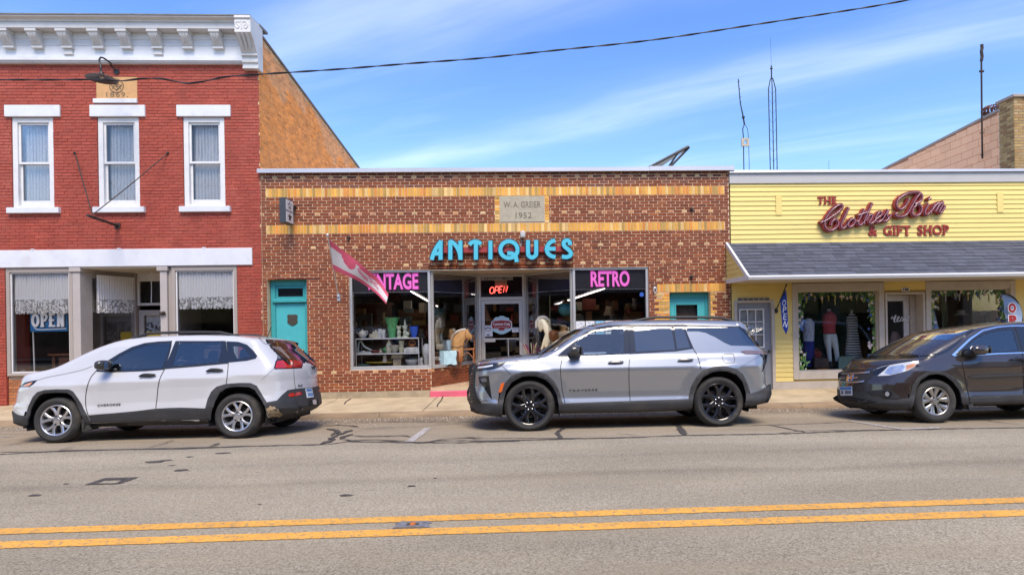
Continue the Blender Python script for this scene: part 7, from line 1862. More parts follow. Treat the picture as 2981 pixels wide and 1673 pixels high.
# ================================================================== the far side of the street (seen in the glass)
def opp(x0, x1, h, col, lab, nw):
 t_ = thing('opposite_building', lab, 'building', ((x0 + x1) / 2,-17.5,0))
 m_ = mat('opp_%d' % int(x0), col, .85, var=.12, vs_=2)
 Yf = -17.5; holes = []
 for k in range(nw):
  w = (x1 - x0) / nw; holes.append((x0 + k * w + .5, x0 + (k + 1) * w - .5,.6,2.7))
  if h > 6: holes += [(x0 + k * w + .9, x0 + k * w + 1.9,4.2,6.0)]
 q = MB(); wall_holes(q, x0, x1,-.2, h, holes, Yf - .3, Yf); q.build('wall', m_, t_, fix=False)
 q = MB(); q.box(x0, x1,-30, Yf - .31, h - .5, h - .4); q.build('roof', ROOF, t_)
 q = MB(); q.box(x0 - .05, x1 + .05, Yf - .4, Yf + .25, h, h + .25); q.build('cornice', WHITE, t_)
 for h_ in holes: q = MB(); q.box(h_[0], h_[1], Yf - .2, Yf - .19, h_[2], h_[3]); q.build('window', glass('opp_glass', (.06,.07,.08),2.0), t_, fix=False)
 q = MB(); q.box(x0, x1, Yf - 1.2, Yf - 1.1,0, h - .5); q.build('inner_wall', DARKROOM, t_)
 q = MB(); q.box(x0 + .2, x1 - .2, Yf + .05, Yf + 1.3,2.9,3.05); q.build('canopy', mat('grey_fascia', (.47,.45,.43)), t_)
opp(-30,-15,7.6,(.20,.08,.05), 'two storey brick building across the street reflected in the upper windows', 4)
opp(-14.8,-4,5.2,(.40,.36,.30), 'cream single storey shop across the street reflected in the glass', 3)
opp(-3.8,8,6.4,(.24,.09,.055), 'dark brick two storey shop across the street reflected in the antiques windows', 3)
opp(8.2,24,4.8,(.34,.30,.26), 'low tan shop across the street reflected in the gift shop glass', 4)
strip('far_sidewalk', [-17.6,-15.31], CONC, 'concrete sidewalk on the far side of the street', 'sidewalk', dz=.16)
# ================================================================== cars
def smax(a, b, k):
 h = np.maximum(k - np.abs(a - b),0.0)
 return np.maximum(a, b) + h * h / (4 * k)
KS = .927
class Car:
 def __init__(s, cfg):
  s.__dict__.update(cfg); k = KS
  s.wz = [(a * k, b * k) for a, b in s.wz]; s.sw_x = [a * k for a in s.sw_x]; s.sw_v = [a * k for a in s.sw_v]; s.screens = [(a * k, b * k, c * k, d) for a, b, c, d in s.screens]
  for q in ('wr', 'ra', 'flare', 'crown', 'bowf', 'bowr', 'kab', 'kd', 'spine_z', 'bot'): setattr(s, q, getattr(s, q) * k)
  s.hw = max(w for _, w in s.wz)
  th = math.atan((roadz(s.o[1] - .74) - roadz(s.o[1] + .74)) / 1.48)
  s.zo = (roadz(s.o[1] - .74) + roadz(s.o[1] + .74)) / 2 + s.lift
  c, sn = math.cos(-th), math.sin(-th)
  s.Rm = np.array([[1,0,0],[0, c, -sn],[0, sn, c]])
  s.O = np.array([s.o[0], s.o[1], s.zo])
  s.root = thing(s.name, s.label, 'car', tuple(s.O))
  s.root.rotation_euler = (-th, 0,0)
  s.cl = (CAM - s.O) @ s.Rm
  s.build_profiles()
 def dirl(s, px, py): return ray(px, py) @ s.Rm
 def on_y(s, px, py, y):
  d = s.dirl(px, py); t = (y - s.cl[1]) / d[1]; p = s.cl + d * t; return float(p[0]), float(p[2])
 def build_profiles(s):
  pts = [s.on_y(px, py, yy) for px, py, yy in s.top_px]
  xs = np.array([p[0] for p in pts]); zs = np.array([p[1] for p in pts])
  o = np.argsort(xs); xs, zs = xs[o], zs[o]
  g = np.linspace(xs[0] - .6, xs[-1] + .6,400)
  zz = np.interp(g, xs, zs)
  k = np.exp(-np.linspace(-2,2,13) ** 2); k /= k.sum()
  zz = np.convolve(np.pad(zz, 6, 'edge'), k, 'valid')
  s.gx, s.gz = g, zz; s.gs = np.gradient(zz, g)
  f = [s.on_y(px, py, yy) for px, py, yy in s.front_px]; f.sort(key=lambda p: p[1]); s.fz = [p[1] for p in f]; s.fx = [p[0] for p in f]
  r = [s.on_y(px, py, yy) for px, py, yy in s.rear_px]; r.sort(key=lambda p: p[1]); s.rz = [p[1] for p in r]; s.rx = [p[0] for p in r]
  b = [s.on_y(px, py, -s.hw) for px, py in s.bot_px]; b.sort(); s.bx = [p[0] for p in b]; s.bz = [p[1] for p in b]
 def F(s, P):
  x, y, z = P[..., 0], P[..., 1], P[..., 2]
  ay = np.abs(y); zz = z - s.zshift * (x)
  hw = np.interp(zz, [p[0] for p in s.wz],[p[1] for p in s.wz])
  hw = hw * (1 - s.kf * np.clip((s.xa - .2 - x) / 1.0,0,2) ** 2 - s.kr * np.clip((x - s.xb - .1) / 1.0,0,2) ** 2)
  for xw in (s.xa, s.xb):
   r = np.hypot(x - xw, z - s.wr)
   hw = hw + s.flare * np.clip(1 - np.abs(r - s.ra - .05) / .16,0,1) ** 1.5 * np.clip((z - s.wr + .15) / .2,0,1) * (r > s.ra * .6)
  a = ay - hw
  yn = np.minimum(ay / s.hw, 1.2)
  sw = np.interp(x, s.sw_x, s.sw_v)
  xe = x - sw * yn ** 2
  b = (z - (np.interp(xe, s.gx, s.gz) - s.crown * yn ** 2)) / np.sqrt(1 + np.interp(xe, s.gx, s.gs) ** 2)
  c = np.interp(z, s.fz, s.fx) + s.bowf * yn ** 2.4 - x
  d = x - (np.interp(z, s.rz, s.rx) - s.bowr * yn ** 2.4)
  e = np.interp(x, s.bx, s.bz) - z
  v = smax(a, b, s.kab)
  v = smax(v, c, .16); v = smax(v, d, s.kd); v = smax(v, e, .05)
  return v
 def grad(s, P, e=.004):
  g = np.stack([(s.F(P + np.array(v)) - s.F(P - np.array(v))) for v in ((e, 0,0),(0, e, 0),(0,0, e))],-1)
  return g / (np.linalg.norm(g, axis=-1, keepdims=True) + 1e-12)
 def march(s, o, d, t0, t1, off=0.0, n=170):
  t = np.linspace(0,1, n)[None, :] * (t1 - t0)[:, None] + t0[:, None]
  v = s.F(o[:, None, :] + d[:, None, :] * t[..., None]) - off
  neg = v < 0
  has = neg.any(1); i = np.where(has, neg.argmax(1), v.argmin(1)); i = np.maximum(i, 1); ar = np.arange(len(i))
  lo, hi = t[ar, i - 1], t[ar, i]
  for _ in range(16):
   m = (lo + hi) / 2; f = s.F(o + d * m[:, None]) - off
   lo = np.where(f > 0, m, lo); hi = np.where(f > 0, hi, m)
  tt = np.where(has, hi, t[ar, i])
  return o + d * tt[:, None], has
 def unproject(s, px, off=0.0):
  d = np.array([s.dirl(*p) for p in px]); o = np.repeat(s.cl[None], len(d),0)
  t0 = (-s.hw - .2 - s.cl[1]) / d[:, 1]; t1 = (s.hw + .1 - s.cl[1]) / d[:, 1]
  return s.march(o, d, t0, t1, off)[0]
 def link_local(s, name, verts, faces, material, normals=None, parent=None, cols=None):
  me = bpy.data.meshes.new(name); me.from_pydata([tuple(map(float, v)) for v in verts],[],[list(map(int, f)) for f in faces])
  me.materials.append(material)
  if normals is not None:
   me.polygons.foreach_set('use_smooth', [True] * len(me.polygons))
   me.normals_split_custom_set_from_vertices([tuple(map(float, n)) for n in normals])
  o = bpy.data.objects.new(name, me); COL.objects.link(o); o.parent = parent or s.root
  return o
 def trace(s, name, px, material, off=.004, depth=.014, grid=7.0, mirror=True, parent=None, hole=None, label=None):
  loops = []; edges = []; dn = []
  for lp in [px] + (hole or []):
   st = len(dn); q = []
   for a, b in zip(lp, list(lp[1:]) + [lp[0]]):
    n = max(1, int(math.dist(a, b) / grid))
    for k in range(n): q.append((a[0] + (b[0] - a[0]) * k / n, a[1] + (b[1] - a[1]) * k / n))
   dn += q; loops.append(q); edges += [(st + i, st + (i + 1) % len(q)) for i in range(len(q))]
  P = np.array(dn)
  def inside(X, Y):
   ins = np.zeros(len(X), bool)
   for q in loops:
    for (x1, y1),(x2, y2) in zip(q, q[1:] + q[:1]):
     ins ^= ((y1 > Y) != (y2 > Y)) & (X < (x2 - x1) * (Y - y1) / (y2 - y1 + 1e-12) + x1)
   return ins
  gx = np.arange(P[:, 0].min() + grid * .5, P[:, 0].max(), grid); gy = np.arange(P[:, 1].min() + grid * .5, P[:, 1].max(), grid)
  X, Y = np.meshgrid(gx, gy); X = X.ravel(); Y = Y.ravel()
  if len(X):
   dmin = np.min(np.hypot(X[:, None] - P[None, :, 0], Y[:, None] - P[None, :, 1]),1)
   kx = inside(X, Y) & (dmin > grid * .45); X, Y = X[kx], Y[kx]
  vs2 = [Vector(p) for p in dn] + [Vector(p) for p in zip(X, Y)]
  res = delaunay_2d_cdt(vs2, edges, [],0,1e-4)
  V2 = res[0]; ft = [f for f in res[2] if len(f) == 3]
  cx = np.array([sum(V2[i].x for i in f) / 3 for f in ft]); cy = np.array([sum(V2[i].y for i in f) / 3 for f in ft])
  Fc = [f for f, k in zip(ft, inside(cx, cy)) if k]
  W = s.unproject([(v.x, v.y) for v in V2], off); N = s.grad(W)
  fc = []
  for f in Fc:
   if len(f) < 3: continue
   a, b, c = W[f[0]], W[f[1]], W[f[2]]
   if np.dot(np.cross(b - a, c - a), N[f[0]] + N[f[1]] + N[f[2]]) < 0: f = f[::-1]
   fc.append(list(f))
  cnt = {}
  for f in fc:
   for a, b in zip(f, f[1:] + f[:1]): cnt[(a, b)] = cnt.get((a, b),0) + 1
  rim = [e for e in cnt if (e[1], e[0]) not in cnt]
  V = list(W); NN = list(N); idx = {}
  if depth:
   for a, b in rim:
    for q in (a, b):
     if q not in idx: idx[q] = len(V); V.append(W[q] - N[q] * depth); NN.append(N[q])
   fc += [[b, a, idx[a], idx[b]] for a, b in rim]
  V = np.array(V); NN = np.array(NN)
  o = s.link_local(name, V, fc, material, NN, parent)
  if label: o['label'] = label
  if mirror:
   M = V * np.array([1,-1,1]); o2 = s.link_local(name, M, [f[::-1] for f in fc], material, NN * np.array([1,-1,1]), parent)
   return o, o2
  return o
 def line(s, name, px, material, w=.007, off=.0055, mirror=True, parent=None, curve=True, r=None):
  p = curve_pts(px, 6) if curve and len(px) > 2 else px
  dn = []
  for a, b in zip(p[:-1], p[1:]):
   n = max(1, int(math.dist(a, b) / 6))
   for k in range(n): dn.append((a[0] + (b[0] - a[0]) * k / n, a[1] + (b[1] - a[1]) * k / n))
  dn.append(p[-1])
  W = s.unproject(dn, off); N = s.grad(W)
  if r:
   mb = MB(); mb.tube([tuple(q) for q in W], r, 7); V, fc = np.array(mb.v), mb.f; NN = None
  else:
   T = np.gradient(W, axis=0); B = np.cross(T, N); B /= (np.linalg.norm(B, axis=1, keepdims=True) + 1e-9)
   V = np.concatenate([W - B * w / 2, W + B * w / 2]); n = len(W); fc = [[i, i + 1, n + i + 1, n + i] for i in range(n - 1)]; NN = np.concatenate([N, N])
   if np.dot(np.cross(V[1] - V[0], V[n] - V[0]), N[0]) < 0: fc = [f[::-1] for f in fc]
  o = s.link_local(name, V, fc, material, NN, parent)
  if mirror: s.link_local(name, np.array(V) * np.array([1,-1,1]),[f[::-1] for f in fc], material, None if NN is None else NN * np.array([1,-1,1]), parent)
  return o
 def mid(s, out, inn):
  a, b = s.poly_xz(out), s.poly_xz(inn); return [((p[0] + q[0]) / 2,(p[1] + q[1]) / 2) for p, q in zip(a, b)]
 def poly_xz(s, px, off=0.0):
  W = s.unproject(px, off); return [(p[0], p[2]) for p in W]
 def shell(s, material, holes, glass_mat):
  zc = s.spine_z; xm0, xm1 = s.fx_mid() + .75, s.rx_mid() - .75
  nph = 84; ph = np.linspace(-math.pi / 2, math.pi / 2, nph)
  st = []
  for t in np.linspace(0, math.pi / 2,30)[:-1]: st.append((xm0, t - math.pi / 2))
  for x in np.linspace(xm0, xm1,190): st.append((x, 0.0))
  for t in np.linspace(0, math.pi / 2,30)[1:]: st.append((xm1, t))
  O, D = [],[]
  for x, tl in st:
   for p in ph:
    cy, sz_ = -math.cos(p), math.sin(p)
    O.append((x, 0, zc)); D.append((math.sin(tl), cy * math.cos(tl), sz_ * math.cos(tl)))
  O, D = np.array(O), np.array(D)
  W = np.zeros_like(O)
  B = 6000
  for i in range(0, len(O), B):
   o, d = O[i:i + B], D[i:i + B]
   far = o + d * 3.2
   W[i:i + B] = s.march(far, -d, np.zeros(len(o)), np.full(len(o),3.2),0.0,220)[0]
  N = s.grad(W)
  ns = len(st)
  quads = np.array([(i * nph + j, i * nph + j + 1,(i + 1) * nph + j + 1,(i + 1) * nph + j) for i in range(ns - 1) for j in range(nph - 1)])
  cen = W[quads].mean(1); nn = N[quads].mean(1)
  keep = np.ones(len(quads), bool); gls = []
  def inside(poly, X, Z):
   r = np.zeros(len(X), bool)
   for (x1, z1),(x2, z2) in zip(poly, poly[1:] + poly[:1]):
    r ^= ((z1 > Z) != (z2 > Z)) & (X < (x2 - x1) * (Z - z1) / (z2 - z1 + 1e-12) + x1)
   return r
  for h in holes: keep &= ~(inside(h, cen[:, 0], cen[:, 2]) & (np.abs(nn[:, 1]) > .35))
  for xw in (s.xa, s.xb): keep &= ~((np.hypot(cen[:, 0] - xw, cen[:, 2] - s.wr) < s.ra + .035) & (np.abs(cen[:, 1]) > s.hw - .32))
  for x0, x1, zmin, nyl in s.screens:
   xe = cen[:, 0] - np.interp(cen[:, 0], s.sw_x, s.sw_v) * (np.abs(cen[:, 1]) / s.hw) ** 2
   m = (xe > x0) & (xe < x1) & (np.abs(nn[:, 1]) < nyl) & (cen[:, 2] > zmin) & (np.abs(nn[:, 0]) > .25)
   gls.append(m)
  def emit(sel, name, material, o_in=0.0):
   q = quads[sel]; used = np.unique(q); re = np.full(len(W),-1); re[used] = np.arange(len(used))
   V = W[used] - N[used] * o_in; NN = N[used]; f = re[q]
   a, b, c = V[f[0][0]], V[f[0][1]], V[f[0][2]]
   V2 = V * np.array([1,-1,1]); n = len(V)
   F1 = [list(x) for x in f]; F2 = [list((x + n)[::-1]) for x in f]
   cr = np.cross(V[f[:, 1]] - V[f[:, 0]], V[f[:, 2]] - V[f[:, 0]]); ori = (cr * NN[f[:, 0]]).sum(1)
   if np.median(ori) < 0: F1 = [x[::-1] for x in F1]; F2 = [x[::-1] for x in F2]
   return s.link_local(name, np.concatenate([V, V2]), F1 + F2, material, np.concatenate([NN, NN * np.array([1,-1,1])]))
  bo = emit(keep & ~np.any(gls, 0), 'body', material)
  for m, nm in zip(gls, ('windscreen', 'rear_screen')):
   if (keep & m).any(): emit(keep & m, nm, glass_mat)
  return bo
 def fx_mid(s): return min(s.fx)
 def rx_mid(s): return max(s.rx)
 def local(s, name, mb, material, parent=None, smooth=True, sharp=40, bevel=0.0):
  me = mb.mesh(name, material, smooth=smooth, sharp=sharp, bevel=bevel)
  o = bpy.data.objects.new(name, me); COL.objects.link(o); o.parent = parent or s.root
  return o
RUB = mat('tyre_rubber', (.028,.027,.026),.85, var=.25, vs_=9, bump=.15, bs=40, dirt=(.16,.13,.10), dirt_amt=.28, dirt_scale=4)
CLAD = mat('black_cladding', (.032,.033,.036),.6, var=.12, vs_=5, bump=.06, bs=200, dirt=(.16,.13,.10), dirt_amt=.16, dirt_scale=3)
GLOSSB = mat('gloss_black_trim', (.010,.010,.012),.18, var=.05, coat=.5)
DKPL = mat('black_plastic', (.016,.016,.017),.55, var=.1)
GAP = mat('panel_gap', (.006,.006,.007),.8, var=.0)
CHROME = mat('chrome', (.75,.75,.76),.12,1.0, var=.03)
SILV = mat('alloy_silver', (.62,.62,.64),.28,.85, var=.05, dirt=(.2,.17,.14), dirt_amt=.2, dirt_scale=9)
GUN = mat('alloy_black', (.012,.012,.015),.22,.2, var=.1, coat=.6)
HUBB = mat('brake_dark', (.03,.028,.027),.7,.3, var=.3)
TRIML = mat('seat_fabric', (.05,.05,.055),.85, var=.1)
INTP = mat('car_interior', (.022,.022,.024),.8, var=.1)
TAILR = mat('tail_lamp_red', (.42,.015,.012),.12, var=.15, vs_=14, coat=.8)
AMB = mat('amber_marker', (.62,.12,.02),.15, var=.1, coat=.8)
PLATEW = mat('plate_white', (.62,.66,.70),.4, var=.08); PLATEB = mat('plate_blue', (.04,.16,.42),.4)
CGL = glass('car_glass_clear', (.78,.84,.83),2.6,0.0,1.5)
CGD = glass('car_glass_tinted', (.06,.06,.07),3.6,0.0,1.5)
CGW = glass('windscreen_glass', (.6,.66,.64),4.5,0.0,1.5)
CGM = glass('car_glass_mid', (.62,.68,.68),2.8,0.0,1.5)
def wheel_parts(s, style, r, rr, tw=.225):
 out = []
 t = MB(); h = tw / 2
 prof = [(rr - .005,-h + .02),(rr + .012,-h + .004),(rr + .035,-h - .004),(rr + (r - rr) * .55,-h - .010),(r - .035,-h + .000),(r - .014,-h + .016),(r - .003,-h + .04),(r, -h + .06),(r, h - .06),(r - .003, h - .04),(r - .014, h - .016),(r - .035, h),(rr + .02, h),(rr - .005, h - .02)]
 t.lathe(prof, (0,0,0),56, 'y', caps=False); out.append(('tyre', t.mesh('tyre', RUB, smooth=True, sharp=50), None))
 td = MB()
 for k in range(64):
  a = 2 * math.pi * k / 64
  for y0 in (-h + .035,-.03, h - .075):
   c, sn = math.cos(a), math.sin(a); p = []
   for da, rr_ in ((-.03, r - .004),(.03, r - .004),(.03, r + .0018),(-.03, r + .0018)):
    p.append((math.cos(a + da) * rr_, math.sin(a + da) * rr_))
   td.add([(x, y0, z) for x, z in p] + [(x, y0 + .04, z) for x, z in p],[(0,1,2,3),(7,6,5,4),(0,4,5,1),(1,5,6,2),(2,6,7,3),(3,7,4,0)])
 out.append(('tread', td.mesh('tread', RUB), 'tyre'))
 rim_m = {'cherokee': SILV, 'traverse': GUN, 'crv': mat('alloy_grey', (.40,.385,.36),.3,.85, var=.1, dirt=(.15,.13,.11), dirt_amt=.4, dirt_scale=9)}[style]
 b = MB(); b.lathe([(rr + .004,-h + .012),(rr - .004,-h + .006),(rr - .016,-h + .012),(rr - .022,-h + .04),(rr - .03,.02),(rr - .03, h - .03),(rr, h)],(0,0,0),56, 'y', caps=False); out.append(('rim', b.mesh('rim', rim_m, smooth=True, sharp=50), None))
 bk = MB(); bk.lathe([(.02,-.005),(rr * .66,-.005),(rr * .66,.02),(.02,.02)],(0,0,0),40, 'y'); out.append(('brake_disc', bk.mesh('brake_disc', HUBB, smooth=True), None))
 ld_ = MB(); ld_.lathe([(rr - .03,.05),(.02,.06)],(0,0,0),32, 'y', caps=False); out.append(('wheel_back', ld_.mesh('wheel_back', GAP, smooth=True), None))
 yf = -h + .014
 def spoke(q, pts, ws, y0, y1, th=.03):
  P = [np.array(p) for p in pts]; n = len(P); V = []
  for i in range(n):
   T = P[min(i + 1, n - 1)] - P[max(i - 1,0)]; T = T / np.linalg.norm(T); B = np.array([-T[1], T[0]]); w = ws[i] / 2; y = y0 + (y1 - y0) * i / (n - 1)
   for bx, yy in ((-1, y + th),(-1, y + .008),(-.62, y),(.62, y),(1, y + .008),(1, y + th)):
    p = P[i] + B * w * bx; V.append((p[0], yy, p[1]))
  fs = [(i * 6 + k, i * 6 + k + 1,(i + 1) * 6 + k + 1,(i + 1) * 6 + k) for i in range(n - 1) for k in range(5)]
  q.add(V, fs)
 def pol(r_, a): return (r_ * math.cos(a), r_ * math.sin(a))
 R0 = rr - .012
 if style == 'cherokee':
  for k in range(5):
   a = math.pi / 2 + .12 + 2 * math.pi * k / 5
   q = MB()
   for sg in (-1,1):
    spoke(q, [pol(.045, a + sg * .18), pol(.095, a + sg * .10), pol(.15, a + sg * .20), pol(R0, a + sg * .315)],[.05,.040,.036,.044], yf + .022, yf + .004)
   out.append(('spoke', q.mesh('spoke', rim_m, smooth=True, sharp=35), 'rim'))
  nl, hr_, rl = 5,.075,.062
 elif style == 'traverse':
  for k in range(6):
   a = math.pi / 2 + .26 + 2 * math.pi * k / 6
   q = MB()
   spoke(q, [pol(.04, a), pol(.10, a), pol(.15, a)],[.095,.075,.066], yf + .03, yf + .014)
   for sg in (-1,1): spoke(q, [pol(.13, a + sg * .02), pol(.19, a + sg * .14), pol(R0, a + sg * .27)],[.058,.048,.050], yf + .016, yf + .004)
   out.append(('spoke', q.mesh('spoke', rim_m, smooth=True, sharp=35), 'rim'))
  nl, hr_, rl = 6,.07,.058
 else:
  for k in range(5):
   a = math.pi / 2 + .0 + 2 * math.pi * k / 5
   q = MB()
   for sg in (-1,1): spoke(q, [pol(.05, a + sg * .16), pol(.10, a + sg * .20), pol(.16, a + sg * .27), pol(R0, a + sg * .30)],[.036,.048,.066,.082], yf + .022, yf + .004)
   out.append(('spoke', q.mesh('spoke', rim_m, smooth=True, sharp=35), 'rim'))
  nl, hr_, rl = 5,.07,.06
 hb = MB(); hb.lathe([(hr_, yf + .06),(hr_, yf + .03),(hr_ - .012, yf + .018),(.035, yf + .016),(.034, yf + .010),(.02, yf + .008)],(0,0,0),28, 'y', caps=True); out.append(('hub', hb.mesh('hub', rim_m, smooth=True, sharp=35), 'rim'))
 for k in range(nl):
  a = math.pi / 2 + 2 * math.pi * k / nl + .3; x, z = pol(rl, a)
  n_ = MB(); n_.lathe([(.011, yf + .03),(.011, yf + .006),(.006, yf + .003)],(x, 0, z),8, 'y'); out.append(('wheel_nut', n_.mesh('wheel_nut', CHROME if style == 'traverse' else HUBB, smooth=True), 'rim'))
 return out
def add_wheels(s, style, r, rr, tw, yo):
 r, rr, tw, yo = r * KS, rr * KS, tw * KS, yo * KS
 parts = wheel_parts(s, style, r, rr, tw)
 for k, (x, sg) in enumerate(((s.xa, -1),(s.xb, -1),(s.xa, 1),(s.xb, 1))):
  w = bpy.data.objects.new('wheel', None); w.empty_display_size = .1; COL.objects.link(w); w.parent = s.root
  w.location = (x, sg * (yo - tw / 2), s.wr); w.rotation_euler = (0, random.uniform(-.4,.4) if style != 'cherokee' else (.0 if k == 0 else .12),0 if sg < 0 else math.pi)
  for nm, me, sub in parts:
   o = bpy.data.objects.new(nm, me); COL.objects.link(o); o.parent = w
   if nm == 'tread': o['kind'] = 'stuff'
 for x in (s.xa, s.xb):
  for sg in (-1,1):
   q = MB(); n = 22; vs = []
   for i in range(n + 1):
    a = -.35 + (math.pi + .7) * i / n
    for yy in (s.hw - .02, s.hw - .38): vs.append((x + (s.ra + .035) * math.cos(a), sg * yy, s.wr + (s.ra + .035) * math.sin(a)))
   q.add(vs, [(2 * i, 2 * i + 2,2 * i + 3,2 * i + 1) for i in range(n)])
   q.add([(x + (s.ra + .035) * math.cos(a), sg * (s.hw - .40), s.wr + (s.ra + .035) * math.sin(a)) for a in np.linspace(-.35, math.pi + .35,20)],[tuple(range(20))])
   s.local('wheel_housing', q, DKPL)
def interior(s, xs, zseat, dash_x, zdash, ww=.72, floor_z=.34):
 xs = [x * KS for x in xs]; zseat *= KS; dash_x *= KS; zdash *= KS; ww *= KS; floor_z *= KS
 q = MB(); q.box(s.fx_mid() + .35, s.rx_mid() - .3,-s.hw + .22, s.hw - .22, s.bot - .0, s.bot + .14); s.local('underbody_light_block', q, GAP, smooth=False)  # black box added under the cabin to block light
 q = MB(); q.box(dash_x, s.rx_mid() - .45,-ww, ww, floor_z, floor_z + .03); q.box(dash_x - .1, dash_x + .18,-ww, ww, floor_z, zdash); s.local('dashboard', q, INTP, smooth=False, bevel=.02)
 def seat(x, y, w):
  k = .88
  q = MB(); q.prism([(x - .25, zseat - .16),(x + .25, zseat - .18),(x + .27, zseat),(x - .25, zseat + .04)], y - w / 2, y + w / 2, 'y')
  q.prism([(x + .20, zseat - .05),(x + .33, zseat - .05),(x + .45, zseat + .54 * k),(x + .34, zseat + .56 * k)], y - w / 2, y + w / 2, 'y'); q.prism([(x + .38, zseat + .58 * k),(x + .45, zseat + .58 * k),(x + .48, zseat + .75 * k),(x + .41, zseat + .76 * k)], y - .12, y + .12, 'y')
  s.local('seat', q, TRIML, bevel=.03)
 for i, x in enumerate(xs):
  for y in (-.34,.34): seat(x, y, .46)
 q = MB(); c = np.array((dash_x + .36,-.37, zdash + .02)); ax = np.array([.35,0,.94])
 u = np.array([0,1,0]); v = np.cross(u, np.array([.94,0,.34]))
 q.tube([tuple(c + .18 * (math.cos(t) * u + math.sin(t) * np.array([.35,0,.93]))) for t in np.linspace(0,2 * math.pi, 22)],.016,6); q.tube([tuple(c), tuple(c + np.array((-.3,0,-.1)))],.03,6); s.local('steering_wheel', q, DKPL)
def mirrors(s, px_c, y_out, size, material, px_foot):
 y_out *= KS; size = tuple(a * KS for a in size)
 x, z = s.on_y(*px_c, -y_out); fx_, fz_ = s.on_y(*px_foot, -s.hw + .06)
 for sg in (-1,1):
  q = MB(); n, k = 16,10; vs = []
  for i in range(k + 1):
   t = math.pi * i / k; rr_ = max(.02, math.sin(t)) ** .6; yy = -math.cos(t)
   for j in range(n):
    a = 2 * math.pi * j / n; ca, sa = math.cos(a), math.sin(a)
    ca = math.copysign(abs(ca) ** .7, ca); sa = math.copysign(abs(sa) ** .7, sa)
    vs.append((x + size[0] / 2 * ca * rr_ - (.03 * (yy)), sg * (y_out + size[1] / 2 * yy), z + size[2] / 2 * sa * rr_))
  q.add(vs, [(i * n + j, i * n + (j + 1) % n, (i + 1) * n + (j + 1) % n, (i + 1) * n + j) for i in range(k) for j in range(n)] + [tuple(range(n)), tuple(range(k * n, k * n + n))])
  m_ = s.local('side_mirror', q, material, sharp=60)
  q = MB(); q.tube([(fx_, sg * (s.hw - .1), fz_),((fx_ + x) / 2, sg * (y_out - size[1] * .3), z - size[2] * .35),(x, sg * (y_out - .02), z - size[2] * .3)],[.05,.035,.03],8); s.local('mirror_foot', q, DKPL, m_)
  q = MB(); q.box(x + size[0] / 2 - .012, x + size[0] / 2 - .004, sg * y_out - size[1] * .36, sg * y_out + size[1] * .36, z - size[2] * .34, z + size[2] * .34); s.local('mirror_glass', q, CHROME, m_)
def handle_bar(s, px, material, th=.028):
 W = s.unproject(curve_pts(px, 5),.03); q = MB(); n = len(W)
 rs = [th * (.35 + .65 * math.sin(math.pi * min(1, max(0,(i + .6) / n)))) for i in range(n)]
 q.tube([tuple(w) for w in W], rs, 8); V = np.array(q.v)
 s.link_local('door_handle', V, q.f, material); s.link_local('door_handle', V * np.array([1,-1,1]),[f[::-1] for f in q.f], material)
 for o in list(s.root.children)[-2:]:
  o.data.polygons.foreach_set('use_smooth', [True] * len(o.data.polygons))
def body_text(s, name, word, px0, px1, hgt, material, off=.008, bold=0.0):
 me = text_mesh(word, 1.0,1.0,.004, bold, 0,1.15); xs = [v.co.x for v in me.vertices]; ys = [v.co.y for v in me.vertices]
 a, b = s.unproject([px0, px1], off); n = s.grad(np.array([(a + b) / 2]))[0]; d = (b - a); L = np.linalg.norm(d); d /= L; up = np.cross(d, n); up = up * np.sign(up[2])
 kx, ky = L / (max(xs) - min(xs)), hgt / (max(ys) - min(ys))
 V = [a + d * (v.co.x - min(xs)) * kx + up * ((v.co.y - (min(ys) + max(ys)) / 2) * ky) + n * (v.co.z) for v in me.vertices]
 s.link_local(name, V, [list(p.vertices) for p in me.polygons], material)
